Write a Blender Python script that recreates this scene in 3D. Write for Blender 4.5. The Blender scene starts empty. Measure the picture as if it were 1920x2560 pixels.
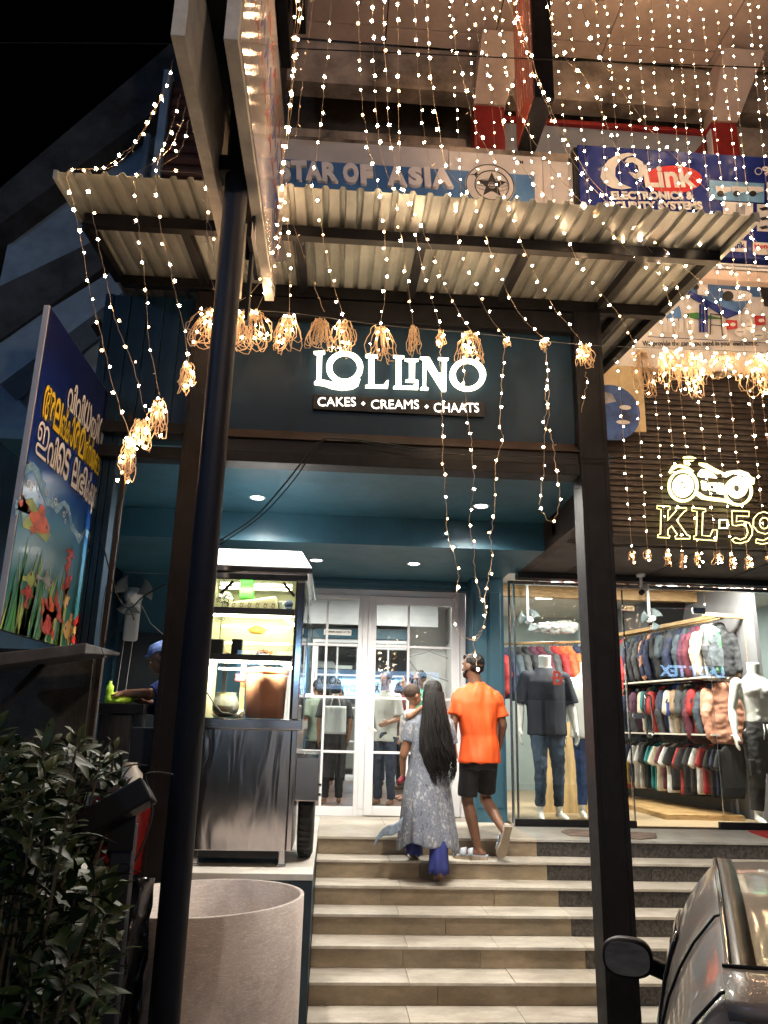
import bpy, bmesh, math, random
from mathutils import Vector, Matrix, noise
from math import sin, cos, pi, radians, sqrt
random.seed(7)
S = bpy.context.scene
REAL = S.collection
class _Later:
    """collects new objects so that they are linked to the scene in one go at the end"""
    def __init__(s): s.q = []; s.objects = s
    def link(s, o): s.q.append(o)
    def flush(s):
        for o in s.q: REAL.objects.link(o)
        s.q = []
COL = _Later()

# ------------------------------------------------------------------ camera
FPX, CX, CY = 1923.0, 960.0, 1280.0
YAW, PITCH, ROLL = radians(3.39), radians(15.51), radians(1.345)
fw = Vector((sin(YAW)*cos(PITCH), cos(YAW)*cos(PITCH), sin(PITCH)))
r0 = Vector((cos(YAW), -sin(YAW), 0)); u0 = r0.cross(fw)
RT = r0*cos(ROLL)+u0*sin(ROLL); UP = -r0*sin(ROLL)+u0*cos(ROLL)
EYE = Vector((0, 0, 2.05))
cd = bpy.data.cameras.new('camera'); cam = bpy.data.objects.new('camera', cd); REAL.objects.link(cam)
M3 = Matrix((RT, UP, -fw)).transposed()
cam.matrix_world = Matrix.Translation(EYE) @ M3.to_4x4()
cd.sensor_fit = 'VERTICAL'; cd.sensor_height = 32.0; cd.lens = 32.0*FPX/2560.0
cd.clip_start = 0.05; cd.clip_end = 500
S.camera = cam

# ------------------------------------------------------------------ world, exposure
W = bpy.data.worlds.new('World'); S.world = W; W.use_nodes = True
wn = W.node_tree.nodes; wl = W.node_tree.links
bg = wn['Background']
sky = wn.new('ShaderNodeTexSky'); sky.sky_type = 'NISHITA'; sky.sun_disc = False
sky.sun_elevation = radians(-4.0); sky.sun_rotation = radians(200)
wl.new(sky.outputs[0], bg.inputs[0]); bg.inputs[1].default_value = 0.006
S.view_settings.view_transform = 'Standard'; S.view_settings.look = 'None'
S.view_settings.exposure = 0.5; S.view_settings.gamma = 1.0
S.view_settings.use_curve_mapping = False
S.render.engine = 'CYCLES'
S.cycles.use_denoising = True
S.cycles.max_bounces = 8; S.cycles.diffuse_bounces = 3; S.cycles.glossy_bounces = 4
S.cycles.transparent_max_bounces = 16; S.cycles.transmission_bounces = 6
S.cycles.sample_clamp_indirect = 4.0; S.cycles.caustics_reflective = False; S.cycles.caustics_refractive = False
S.cycles.use_light_tree = True

def ray(px, py):
    return RT*((px-CX)/FPX) - UP*((py-CY)/FPX) + fw
def PY(px, py, Y):
    d = ray(px, py); return EYE + d*(Y/d.y)
def PZ(px, py, z):
    d = ray(px, py); return EYE + d*((z-EYE.z)/d.z)
def PX(px, py, X):
    d = ray(px, py); return EYE + d*(X/d.x)

# ------------------------------------------------------------------ materials
def _mat(name):
    m = bpy.data.materials.new(name); m.use_nodes = True
    nt = m.node_tree; return m, nt, nt.nodes['Principled BSDF']
def mat(name, col, rough=0.6, metal=0.0, var=0.12, scale=6.0, bump=0.0, bscale=60.0, spec=0.5, coat=0.0, stretch=None, dirt=None, trans=0.0, alpha=1.0, stain=0.0, sscale=(1.3, 1.3, 1.3)):
    m, nt, b = _mat(name); N = nt.nodes; L = nt.links
    b.inputs['Roughness'].default_value = rough; b.inputs['Metallic'].default_value = metal
    b.inputs['Specular IOR Level'].default_value = spec; b.inputs['Coat Weight'].default_value = coat
    b.inputs['Coat Roughness'].default_value = 0.05
    b.inputs['Transmission Weight'].default_value = trans; b.inputs['Alpha'].default_value = alpha
    c4 = (*col, 1)
    tc = N.new('ShaderNodeTexCoord'); mp = N.new('ShaderNodeMapping'); L.new(tc.outputs['Object'], mp.inputs[0])
    if stretch: mp.inputs['Scale'].default_value = stretch
    if var > 0:
        n = N.new('ShaderNodeTexNoise'); n.inputs['Scale'].default_value = scale; n.inputs['Detail'].default_value = 5; n.inputs['Roughness'].default_value = 0.65
        L.new(mp.outputs[0], n.inputs['Vector'])
        r = N.new('ShaderNodeValToRGB'); L.new(n.outputs[0], r.inputs[0])
        r.color_ramp.elements[0].position = 0.32; r.color_ramp.elements[1].position = 0.68
        d = dirt if dirt else tuple(max(0, c*(1-var*1.6)) for c in col)
        r.color_ramp.elements[0].color = (*d, 1); r.color_ramp.elements[1].color = (*[min(1, c*(1+var*0.6)) for c in col], 1)
        last = r.outputs[0]
        if stain > 0:
            mp2 = N.new('ShaderNodeMapping'); mp2.inputs['Scale'].default_value = sscale; L.new(tc.outputs['Object'], mp2.inputs[0])
            for sc_, lo, hi, k_ in ((1.0, .40, .62, stain), (7.0, .56, .70, stain*.6)):
                n3 = N.new('ShaderNodeTexNoise'); n3.inputs['Scale'].default_value = sc_*1.7; n3.inputs['Detail'].default_value = 8; n3.inputs['Roughness'].default_value = .72; L.new(mp2.outputs[0], n3.inputs['Vector'])
                m3_ = N.new('ShaderNodeMapRange'); m3_.inputs[1].default_value = lo; m3_.inputs[2].default_value = hi; m3_.inputs[3].default_value = 0; m3_.inputs[4].default_value = k_; L.new(n3.outputs[0], m3_.inputs[0])
                mx_ = N.new('ShaderNodeMix'); mx_.data_type = 'RGBA'; L.new(m3_.outputs[0], mx_.inputs[0]); L.new(last, mx_.inputs[6]); mx_.inputs[7].default_value = (*[c*.30*t for c, t in zip(col, (1, .92, .8))], 1); last = mx_.outputs[2]
        L.new(last, b.inputs['Base Color'])
        mr = N.new('ShaderNodeMapRange'); L.new(n.outputs[0], mr.inputs[0])
        mr.inputs[3].default_value = min(1, rough*1.25); mr.inputs[4].default_value = rough*0.8
        L.new(mr.outputs[0], b.inputs['Roughness'])
    else:
        b.inputs['Base Color'].default_value = c4
    if bump > 0:
        n2 = N.new('ShaderNodeTexNoise'); n2.inputs['Scale'].default_value = bscale; n2.inputs['Detail'].default_value = 6
        L.new(mp.outputs[0], n2.inputs['Vector'])
        bp = N.new('ShaderNodeBump'); bp.inputs['Strength'].default_value = min(1, bump); bp.inputs['Distance'].default_value = 0.01
        L.new(n2.outputs[0], bp.inputs['Height']); L.new(bp.outputs[0], b.inputs['Normal'])
    return m
def emit(name, col, strength, base=(0.8, 0.8, 0.8)):
    m, nt, b = _mat(name)
    b.inputs['Base Color'].default_value = (*base, 1)
    b.inputs['Emission Color'].default_value = (*col, 1); b.inputs['Emission Strength'].default_value = strength
    return m
def glassmat(name, tint=(0.95, 0.98, 0.97), ior=1.43, rough=0.0, dust=0.004):
    m = bpy.data.materials.new(name); m.use_nodes = True; nt = m.node_tree; N = nt.nodes; L = nt.links
    N.remove(N['Principled BSDF']); out = N['Material Output']
    tr = N.new('ShaderNodeBsdfTransparent'); tr.inputs[0].default_value = (*tint, 1)
    gl = N.new('ShaderNodeBsdfGlossy'); gl.inputs['Roughness'].default_value = rough
    fr = N.new('ShaderNodeFresnel'); fr.inputs[0].default_value = ior
    mx = N.new('ShaderNodeMixShader'); L.new(fr.outputs[0], mx.inputs[0]); L.new(tr.outputs[0], mx.inputs[1]); L.new(gl.outputs[0], mx.inputs[2])
    df = N.new('ShaderNodeBsdfDiffuse'); df.inputs[0].default_value = (0.7, 0.7, 0.7, 1)
    ns = N.new('ShaderNodeTexNoise'); ns.inputs['Scale'].default_value = 3; ns.inputs['Detail'].default_value = 6
    tc = N.new('ShaderNodeTexCoord'); L.new(tc.outputs['Object'], ns.inputs['Vector'])
    ml = N.new('ShaderNodeMath'); ml.operation = 'MULTIPLY'; ml.inputs[1].default_value = dust*2; L.new(ns.outputs[0], ml.inputs[0])
    m2 = N.new('ShaderNodeMixShader'); L.new(ml.outputs[0], m2.inputs[0]); L.new(mx.outputs[0], m2.inputs[1]); L.new(df.outputs[0], m2.inputs[2])
    L.new(m2.outputs[0], out.inputs[0]); return m

MT = {}
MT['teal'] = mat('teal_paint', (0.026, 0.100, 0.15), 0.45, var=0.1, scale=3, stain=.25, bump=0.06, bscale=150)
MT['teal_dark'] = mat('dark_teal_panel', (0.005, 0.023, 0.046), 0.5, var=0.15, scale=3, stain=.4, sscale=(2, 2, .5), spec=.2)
MT['steel_dark'] = mat('dark_painted_steel', (0.009, 0.009, 0.0115), 0.5, var=0.25, scale=9, bump=0.08, bscale=90, spec=.22, stain=.5, sscale=(3, 3, .8))
MT['steel_brown'] = mat('brown_primer_steel', (0.030, 0.019, 0.015), 0.55, var=0.25, scale=5, bump=0.1, spec=.25)
MT['pole'] = mat('navy_painted_pole', (0.008, 0.011, 0.026), 0.55, var=0.2, scale=5, bump=.05, bscale=60, stain=.5)
MT['tread'] = mat('cream_stair_tile', (0.56, 0.50, 0.42), 0.32, var=0.12, scale=3.0, bump=0.03, bscale=40, stretch=(1, 2, 1))
MT['riser'] = mat('tan_riser_tile', (0.36, 0.29, 0.20), 0.45, var=0.2, scale=5, bump=0.05, stretch=(1, 1, 3))
MT['granite'] = mat('dark_granite', (0.085, 0.078, 0.07), 0.4, var=0.55, scale=45, bump=0.03)
MT['landing'] = mat('cream_landing_tile', (0.62, 0.57, 0.48), 0.3, var=0.1, scale=2.5, stain=.3)
MT['landing_grey'] = mat('grey_landing_tile', (0.46, 0.46, 0.43), 0.32, var=0.15, scale=3.5, stain=.35)
MT['white'] = mat('white_slab', (0.7, 0.68, 0.63), 0.4, var=0.1, scale=4)
MT['upvc'] = mat('white_upvc', (0.78, 0.78, 0.8), 0.35, var=0.03)
MT['stainless'] = mat('stainless_steel', (0.55, 0.54, 0.54), 0.16, 1.0, var=0.08, scale=2)
MT['concrete'] = mat('weathered_concrete', (0.44, 0.36, 0.29), 0.85, var=0.5, scale=1.6, bump=0.4, bscale=12)
MT['beige'] = mat('beige_cladding', (0.70, 0.55, 0.46), 0.5, var=0.06, scale=1.2, stain=.25)
MT['black'] = mat('black_plastic', (0.010, 0.010, 0.011), 0.45, var=0.1, spec=.25)
MT['rubber'] = mat('black_rubber', (0.018, 0.018, 0.018), 0.7, var=0.2, bump=0.1)
MT['wood'] = mat('oiled_wood', (0.48, 0.30, 0.13), 0.5, var=0.3, scale=7, bump=0.05, stretch=(1, 1, 8))
MT['chrome'] = mat('chrome', (0.75, 0.75, 0.77), 0.1, 1.0, var=0)
MT['wire'] = mat('clear_copper_wire', (0.42, 0.31, 0.21), 0.4, var=0.1)
MT['coil'] = mat('golden_wire_coil', (0.62, 0.43, 0.25), 0.45, var=0.1)
MT['bulb'] = emit('lit_bulb', (1.0, 0.64, 0.36), 125.0)
MT['bulb_bright'] = emit('bright_lit_bulb', (1.0, 0.70, 0.43), 210.0)
MT['bulb_dim'] = emit('dim_lit_bulb', (1.0, 0.52, 0.22), 28.0)
MT['glass'] = glassmat('clear_glass')
MT['skin'] = mat('brown_skin', (0.33, 0.165, 0.095), 0.5, var=0.08, scale=20)
MT['skin_dark'] = mat('dark_brown_skin', (0.20, 0.095, 0.055), 0.48, var=0.08, scale=20)
MT['hair'] = mat('black_hair', (0.010, 0.008, 0.008), 0.5, spec=.3, var=0.3, scale=40, bump=0.3, bscale=120, stretch=(3, 3, .3))

# ------------------------------------------------------------------ mesh helpers
class MB:
    def __init__(s): s.v = []; s.f = []
    def add(s, vs, fs):
        o = len(s.v); s.v += [tuple(v) for v in vs]; s.f += [tuple(i+o for i in f) for f in fs]; return s
    def box(s, x0, x1, y0, y1, z0, z1):
        return s.add([(x0,y0,z0),(x1,y0,z0),(x1,y1,z0),(x0,y1,z0),(x0,y0,z1),(x1,y0,z1),(x1,y1,z1),(x0,y1,z1)],
                     [(0,3,2,1),(4,5,6,7),(0,1,5,4),(1,2,6,5),(2,3,7,6),(3,0,4,7)])
    def hull8(s, a, b):   # two quads a,b (4 pts each) joined
        return s.add(list(a)+list(b), [(0,3,2,1),(4,5,6,7),(0,1,5,4),(1,2,6,5),(2,3,7,6),(3,0,4,7)])
    def bar(s, p0, p1, w, h, up=(0,0,1)):
        p0 = Vector(p0); p1 = Vector(p1); d = (p1-p0).normalized(); up = Vector(up)
        sx = d.cross(up)
        if sx.length < 1e-4: sx = d.cross(Vector((1,0,0)))
        sx.normalize(); sy = sx.cross(d).normalized()
        q = lambda p: [p-sx*w/2-sy*h/2, p+sx*w/2-sy*h/2, p+sx*w/2+sy*h/2, p-sx*w/2+sy*h/2]
        return s.hull8(q(p0), q(p1))
    def tube(s, pts, r, seg=6, cap=True):
        pts = [Vector(p) for p in pts]; n = len(pts); rs = r if isinstance(r, (list, tuple)) else [r]*n
        vs = []; prev = None
        for i, p in enumerate(pts):
            t = (pts[min(i+1, n-1)]-pts[max(i-1, 0)])
            if t.length < 1e-9: t = Vector((0,0,1))
            t.normalize()
            if prev is None:
                a = t.cross(Vector((0,0,1)));
                if a.length < 0.05: a = t.cross(Vector((1,0,0)))
                a.normalize()
            else:
                a = prev - t*prev.dot(t)
                if a.length < 1e-5: a = t.orthogonal()
                a.normalize()
            prev = a; b = t.cross(a)
            for k in range(seg):
                an = 2*pi*k/seg; vs.append(p+(a*cos(an)+b*sin(an))*rs[i])
        fs = []
        for i in range(n-1):
            for k in range(seg):
                k2 = (k+1) % seg; fs.append((i*seg+k, i*seg+k2, (i+1)*seg+k2, (i+1)*seg+k))
        if cap: fs.append(tuple(range(seg-1, -1, -1))); fs.append(tuple((n-1)*seg+k for k in range(seg)))
        return s.add(vs, fs)
    def lathe(s, prof, c=(0,0,0), seg=24, axis='z'):
        vs = []
        for r, h in prof:
            for k in range(seg):
                a = 2*pi*k/seg
                v = (r*cos(a), r*sin(a), h) if axis == 'z' else ((r*cos(a), h, r*sin(a)) if axis == 'y' else (h, r*cos(a), r*sin(a)))
                vs.append((v[0]+c[0], v[1]+c[1], v[2]+c[2]))
        fs = []
        for i in range(len(prof)-1):
            for k in range(seg):
                k2 = (k+1) % seg; fs.append((i*seg+k, i*seg+k2, (i+1)*seg+k2, (i+1)*seg+k))
        if prof[0][0] > 1e-4: fs.append(tuple(range(seg-1, -1, -1)))
        if prof[-1][0] > 1e-4: fs.append(tuple((len(prof)-1)*seg+k for k in range(seg)))
        return s.add(vs, fs)
    def prism(s, poly, axis, a, b):   # poly in the two other axes; extruded along axis from a to b
        n = len(poly)
        def mk(p, t): return (t, p[0], p[1]) if axis == 'x' else ((p[0], t, p[1]) if axis == 'y' else (p[0], p[1], t))
        return s.add([mk(p, a) for p in poly]+[mk(p, b) for p in poly],
                     [tuple(range(n-1, -1, -1)), tuple(range(n, 2*n))]+[(i, (i+1) % n, n+(i+1) % n, n+i) for i in range(n)])
    def grid(s, fn, nu, nv):
        vs = [fn(i/nu, j/nv) for j in range(nv+1) for i in range(nu+1)]
        fs = [(j*(nu+1)+i, j*(nu+1)+i+1, (j+1)*(nu+1)+i+1, (j+1)*(nu+1)+i) for j in range(nv) for i in range(nu)]
        return s.add(vs, fs)
    def mesh(s, name, m=None, smooth=False):
        me = bpy.data.meshes.new(name); me.from_pydata(s.v, [], s.f)
        if m is not None: me.materials.append(m)
        bm = bmesh.new(); bm.from_mesh(me); bmesh.ops.recalc_face_normals(bm, faces=bm.faces); bm.to_mesh(me); bm.free()
        if smooth: me.shade_smooth()
        return me
    def build(s, name, m, parent=None, smooth=False, bevel=0.0, solid=0.0, kind=None):
        o = obj(name, s.mesh(name, m, smooth), parent)
        if bevel:
            b = o.modifiers.new('bevel', 'BEVEL'); b.width = bevel; b.segments = 2; b.limit_method = 'ANGLE'
        if solid:
            b = o.modifiers.new('solid', 'SOLIDIFY'); b.thickness = solid; b.offset = 0
        if kind: o['kind'] = kind
        return o
def obj(name, me, parent=None):
    o = bpy.data.objects.new(name, me); COL.objects.link(o)
    if parent is not None: setpar(o, parent)
    return o
def wmat(p):
    m = p.matrix_basis.copy()
    if p.parent is not None: m = wmat(p.parent) @ p.matrix_parent_inverse @ m
    return m
def setpar(o, p):
    o.parent = p; o.matrix_parent_inverse = wmat(p).inverted()
def tag(o, label, cat, group=None, kind=None):
    if label: o['label'] = label
    if cat: o['category'] = cat
    if group: o['group'] = group
    if kind: o['kind'] = kind
    return o
def thing(name, label, cat, loc=(0,0,0), group=None, rz=0.0):
    o = bpy.data.objects.new(name, None); COL.objects.link(o); o.location = loc; o.rotation_euler = (0,0,rz)
    o.empty_display_size = 0.1
    return tag(o, label, cat, group)
def struct(o): o['kind'] = 'structure'; return o
KIDS = {}
def copy_tree(root, label=None, group=None, parent=None):
    r = root.copy(); COL.objects.link(r)
    if parent is not None: r.parent = parent
    if label: r['label'] = label
    if group: r['group'] = group
    for ch in list(root.children): copy_tree(ch, parent=r)
    return r
def curve_loops(name, loops, extrude, m, parent=None, M=None):
    """flat filled shape from closed 2D loops (holes by even-odd), in the local XY plane, then placed by M"""
    c = bpy.data.curves.new(name, 'CURVE'); c.dimensions = '2D'; c.fill_mode = 'BOTH'; c.extrude = extrude
    for lp in loops:
        sp = c.splines.new('POLY'); sp.points.add(len(lp)-1); sp.use_cyclic_u = True
        for i, p in enumerate(lp): sp.points[i].co = (p[0], p[1], 0, 1)
    return _conv(name, c, m, parent, M)
DG = None
def _conv(name, c, m, parent, M):
    t = bpy.data.objects.new('tmp', c); REAL.objects.link(t)
    dg = wdg()
    me = bpy.data.meshes.new_from_object(t.evaluated_get(dg)); me.name = name
    bpy.data.objects.remove(t); bpy.data.curves.remove(c)
    if M is not None: me.transform(M)
    me.materials.clear(); me.materials.append(m)
    return obj(name, me, parent)
def text(name, s, height, m, parent, M, extrude=0.002, bold=0.0, align='LEFT', sx=1.0, shear=0.0, space=1.0, fit=None):
    c = bpy.data.curves.new(name, 'FONT'); c.body = s; c.size = height; c.extrude = extrude; c.offset = bold
    c.align_x = align; c.shear = shear; c.space_character = space; c.resolution_u = 3
    t = bpy.data.objects.new('tmp', c); REAL.objects.link(t)
    dg = wdg()
    me = bpy.data.meshes.new_from_object(t.evaluated_get(dg)); me.name = name
    bpy.data.objects.remove(t); bpy.data.curves.remove(c)
    if fit:   # (width, height) exact box, origin lower-left
        xs = [v.co.x for v in me.vertices]; ys = [v.co.y for v in me.vertices]
        x0, y0 = min(xs), min(ys); kx = fit[0]/(max(xs)-x0); ky = fit[1]/(max(ys)-y0)
        for v in me.vertices: v.co.x = (v.co.x-x0)*kx; v.co.y = (v.co.y-y0)*ky
    elif sx != 1.0:
        for v in me.vertices: v.co.x *= sx
    me.transform(M)
    me.materials.clear(); me.materials.append(m)
    return obj(name, me, parent)
def wdg():
    d = bpy.context.evaluated_depsgraph_get(); d.update(); return d
def facing(x, y, z, d='-y'):
    """matrix that puts a local XY drawing upright in the world, read from direction d"""
    R = {'-y': Matrix(((1,0,0),(0,0,-1),(0,1,0))), '+y': Matrix(((-1,0,0),(0,0,1),(0,1,0))),
         '+x': Matrix(((0,0,1),(1,0,0),(0,1,0))), '-x': Matrix(((0,0,-1),(-1,0,0),(0,1,0)))}[d]
    return Matrix.Translation((x, y, z)) @ R.to_4x4()
def arc(cx, cy, rx, ry, a0, a1, n=24):
    return [(cx+rx*cos(radians(a0+(a1-a0)*i/n)), cy+ry*sin(radians(a0+(a1-a0)*i/n))) for i in range(n+1)]
def circ(cx, cy, rx, ry=None, n=28):
    return arc(cx, cy, rx, ry or rx, 0, 360-360/n, n-1)

# ------------------------------------------------------------------ organic shapes: closed primitives fused into one skin
def _caps(mb, p0, p1, r0_, r1_, seg=12):
    p0 = Vector(p0); p1 = Vector(p1); d = p1-p0; L = max(d.length, 1e-6); d = d/L
    pts = []; rs = []
    for k in range(5):
        a = pi/2*(k/4); pts.append(p0 - d*r0_*cos(a)); rs.append(max(r0_*sin(a), 1e-4))
    for k in range(1, 5):
        a = pi/2*(k/4); pts.append(p1 + d*r1_*sin(a)); rs.append(max(r1_*cos(a), 1e-4))
    pts.insert(5, p1); rs.insert(5, r1_)
    mb.tube(pts, rs, seg)
def _ell(mb, c, r, rot=None, n=14):
    vs = []; R = rot if rot is not None else Matrix.Identity(3); c = Vector(c)
    for i in range(n+1):
        th = pi*i/n
        for k in range(n*2):
            a = pi*k/n; v = Vector((r[0]*sin(th)*cos(a), r[1]*sin(th)*sin(a), r[2]*cos(th))); vs.append(c+R@v)
    m = n*2; fs = [(i*m+k, i*m+(k+1) % m, (i+1)*m+(k+1) % m, (i+1)*m+k) for i in range(n) for k in range(m)]
    mb.add(vs, fs)
def _loft(mb, rings, seg=28):
    """rings: (centre, rx, ry) in horizontal-ish planes, flat capped; optional 4th = tilt matrix"""
    vs = []
    for rg in rings:
        c = Vector(rg[0]); R = rg[3] if len(rg) > 3 else None
        for k in range(seg):
            a = 2*pi*k/seg; v = Vector((rg[1]*cos(a), rg[2]*sin(a), 0))
            vs.append(c+(R@v if R else v))
    n = len(rings)
    fs = [(i*seg+k, i*seg+(k+1) % seg, (i+1)*seg+(k+1) % seg, (i+1)*seg+k) for i in range(n-1) for k in range(seg)]
    fs += [tuple(range(seg-1, -1, -1)), tuple((n-1)*seg+k for k in range(seg))]
    mb.add(vs, fs)
def _cone(mb, p0, p1, r0_, r1_, seg=16, flat=1.0, side=(1,0,0)):
    """flat-ended tapered limb cover, flattened across side"""
    p0 = Vector(p0); p1 = Vector(p1); t = (p1-p0).normalized(); a = Vector(side); a = (a-t*a.dot(t)).normalized(); b = t.cross(a)
    vs = [p+(a*cos(2*pi*k/seg)*r+b*sin(2*pi*k/seg)*r*flat) for p, r in ((p0, r0_), (p1, r1_)) for k in range(seg)]
    mb.add(vs, [(k, (k+1) % seg, seg+(k+1) % seg, seg+k) for k in range(seg)]+[tuple(range(seg-1, -1, -1)), tuple(seg+k for k in range(seg))])
def blob_mesh(name, prims, voxel, m, smooth=4, fn=None, deci=None):
    mb = MB()
    for p in prims:
        k = p[0]
        if k == 'c': _caps(mb, *p[1:])
        elif k == 'e': _ell(mb, *p[1:])
        elif k == 'l': _loft(mb, *p[1:])
        elif k == 'k': _cone(mb, *p[1:])
    me = mb.mesh('tmp', None); t = bpy.data.objects.new('tmp', me); REAL.objects.link(t)
    r = t.modifiers.new('r', 'REMESH'); r.mode = 'VOXEL'; r.voxel_size = voxel; r.adaptivity = 0
    if smooth: s = t.modifiers.new('s', 'SMOOTH'); s.factor = 0.5; s.iterations = smooth
    if deci: d = t.modifiers.new('d', 'DECIMATE'); d.ratio = deci
    dg = wdg()
    out = bpy.data.meshes.new_from_object(t.evaluated_get(dg)); out.name = name
    bpy.data.objects.remove(t); bpy.data.meshes.remove(me)
    if fn:
        n = len(out.vertices); co = [0.0]*(3*n); no = [0.0]*(3*n); out.vertices.foreach_get('co', co)
        out.vertex_normals.foreach_get('vector', no)
        for i in range(n):
            r_ = fn(Vector(co[3*i:3*i+3]), Vector(no[3*i:3*i+3])); co[3*i:3*i+3] = r_
        out.vertices.foreach_set('co', co)
    out.materials.clear(); out.materials.append(m); out.shade_smooth()
    return out
def blob(name, prims, voxel, m, parent=None, **k):
    return obj(name, blob_mesh(name, prims, voxel, m, **k), parent)
def hand(prims, wrist, dirv, palmn, s=1.0, curl=0.5, side=1):
    """palm, four unequal fingers and a thumb as part of a body skin"""
    w = Vector(wrist); d = Vector(dirv).normalized(); n = Vector(palmn); n = (n-d*n.dot(d)).normalized(); a = d.cross(n)*side
    prims.append(('c', w, w+d*.045*s, .024*s, .022*s))
    for i, (off, ln) in enumerate(((.028, .068), (.010, .078), (-.009, .072), (-.026, .056))):
        b = w+d*.055*s+a*off*s; prims.append(('c', w+d*.02*s+a*off*.7*s, b+d*.02*s, .014*s, .0115*s))
        m1 = b+d*(.02+ln*.45)*s+n*curl*.012*s; e = m1+(d*(1-curl*.6)+n*curl).normalized()*ln*.5*s
        prims.append(('c', b+d*.02*s, m1, .0105*s, .0095*s)); prims.append(('c', m1, e, .0095*s, .0075*s))
    b = w+d*.02*s+a*.024*s; m1 = b+(d*.7+a*.8).normalized()*.035*s+n*.01*s; e = m1+(d+a*.15+n*.4).normalized()*.03*s
    prims.append(('c', b, m1, .013*s, .0115*s)); prims.append(('c', m1, e, .0115*s, .009*s))
def head_prims(c, yaw=0.0, pitch=0.0, s=1.0):
    """c = centre of skull; face looks along +Y when yaw = 0"""
    R = Matrix.Rotation(yaw, 3, 'Z') @ Matrix.Rotation(pitch, 3, 'X'); c = Vector(c); T = lambda x, y, z: c+R@(Vector((x, y, z))*s)
    p = [('e', T(0, -.012, .02), (.076*s, .094*s, .093*s), R), ('e', T(0, .022, -.03), (.060*s, .070*s, .082*s), R),
         ('e', T(0, .055, -.082), (.030*s, .028*s, .024*s), R), ('c', T(0, .088, .0), T(0, .106, -.034), .008*s, .013*s),
         ('c', T(-.02, .083, -.062), T(.02, .083, -.062), .009*s, .009*s),
         ('c', T(-.035, .078, .018), T(.035, .078, .018), .012*s, .012*s)]
    for sx in (-1, 1):
        p.append(('e', T(sx*.077, -.006, -.012), (.011*s, .020*s, .031*s), R))
    return p, T, R
def eyes(T, s, parent, MTw, closed=False):
    for sx in (-1, 1):
        mb = MB(); _ell(mb, T(sx*.028, .078, -.004), (.012*s, .008*s, .007*s), None, 6)
        mb.build('eye', MTw, parent, smooth=True)
# ================================================================== ground, stairs, landing
g = MB(); g.box(-40, 40, -30, 60, -0.5, 0.0)
MT['asphalt'] = mat('paved_street', (0.075, 0.07, 0.065), 0.85, var=0.4, scale=3, bump=0.3)
struct(g.build('street', MT['asphalt']))
fx = MB(); fx.box(-7, 9, 4.6, 5.80, 0.001, 0.012)
struct(fx.build('pavement', MT['landing_grey']))
SX0, SXB, SX1 = -0.09, 1.97, 7.5
LY = [7.70, 7.39, 7.07, 6.76, 6.45, 6.13, 5.83]         # front edges of landing, steps 1..6
LZ = [1.05-.15*i for i in range(7)]
core = MB()
for i in range(7):
    core.box(SX0, SX1, LY[i]+.02, 9.0, LZ[i]-.15, LZ[i]-.022)
stair = core.build('staircase', MT['concrete']); struct(stair)
rnd = random.Random(3)
TRM = [mat('cream_stair_tile_%s' % n, c, 0.3, var=0.10, scale=2.6, bump=0.03, bscale=40, stretch=(1, 2.2, 1), stain=.5, sscale=(1.4, 3, 1)) for n, c in
       (('a', (.70, .66, .58)), ('b', (.66, .61, .53)), ('c', (.63, .59, .52)))]
RIM = [mat('tan_riser_tile_%s' % n, c, 0.4, var=0.2, scale=3, bump=0.06, stretch=(1, 1, 2), stain=.55, sscale=(1.1, 1, 3)) for n, c in
       (('a', (.36, .285, .19)), ('b', (.32, .25, .165)))]
GRM = [mat('granite_riser_%s' % n, c, 0.4, var=0.6, scale=38, bump=0.03) for n, c in (('a', (.085, .078, .07)), ('b', (.06, .055, .05)))]
def pieces(x0, x1, n, jit):
    xs = [x0+(x1-x0)*k/n+(rnd.uniform(-jit, jit) if 0 < k < n else 0) for k in range(n+1)]
    return [(xs[k]+.0015, xs[k+1]-.0015) for k in range(n)]
for i in range(1, 7):
    y1 = LY[i-1]+.012
    for (a, b) in pieces(SX0, SXB+.06*i/6, 3, .08)+pieces(SXB+.06*i/6, SX1, 5, .1):
        t = MB(); dz = rnd.uniform(-.0015, .0015); t.box(a, b, LY[i]-.012, y1, LZ[i]-.022, LZ[i]+dz)
        t.build('tread_slab', rnd.choice(TRM), stair, bevel=.003)
for i in range(0, 7):
    zb = LZ[i]-.15 if i < 6 else 0.0
    for (a, b) in pieces(SX0, SXB+.05*i/6, 2 if i % 2 else 3, .15):
        t = MB(); t.box(a, b, LY[i]+rnd.uniform(0, .003), LY[i]+.018, zb, LZ[i]-.0225); t.build('riser_tile', rnd.choice(RIM), stair, bevel=.002)
    for (a, b) in pieces(SXB+.05*i/6, SX1, 6, .12):
        t = MB(); t.box(a, b, LY[i]+rnd.uniform(0, .003), LY[i]+.018, zb, LZ[i]-.0225); t.build('granite_riser', rnd.choice(GRM), stair, bevel=.002)
# landing
lb = MB(); lb.box(SX0, SX1, 9.0, 13.6, .75, 1.028); lb.box(SX0, SX1, 7.72, 9.0, .9, 1.028)
land = lb.build('landing', MT['concrete']); struct(land)
LM = [MT['landing'], mat('cream_landing_tile_b', (.50, .44, .36), .3, var=.12, scale=3)]
for (a, b) in pieces(SX0, SXB, 3, .02):
    for (c, d) in ((7.688, 8.26), (8.263, 8.86), (8.863, 9.38)):
        t = MB(); t.box(a, b, c, d, 1.028, 1.05+rnd.uniform(-.001, .001)); t.build('landing_tile', rnd.choice(LM), land, bevel=.002)
for (a, b) in pieces(SXB, SX1, 5, .05):
    t = MB(); t.box(a, b, 7.688, 8.64, 1.028, 1.05); t.build('landing_tile', MT['landing_grey'], land, bevel=.002)
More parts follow.
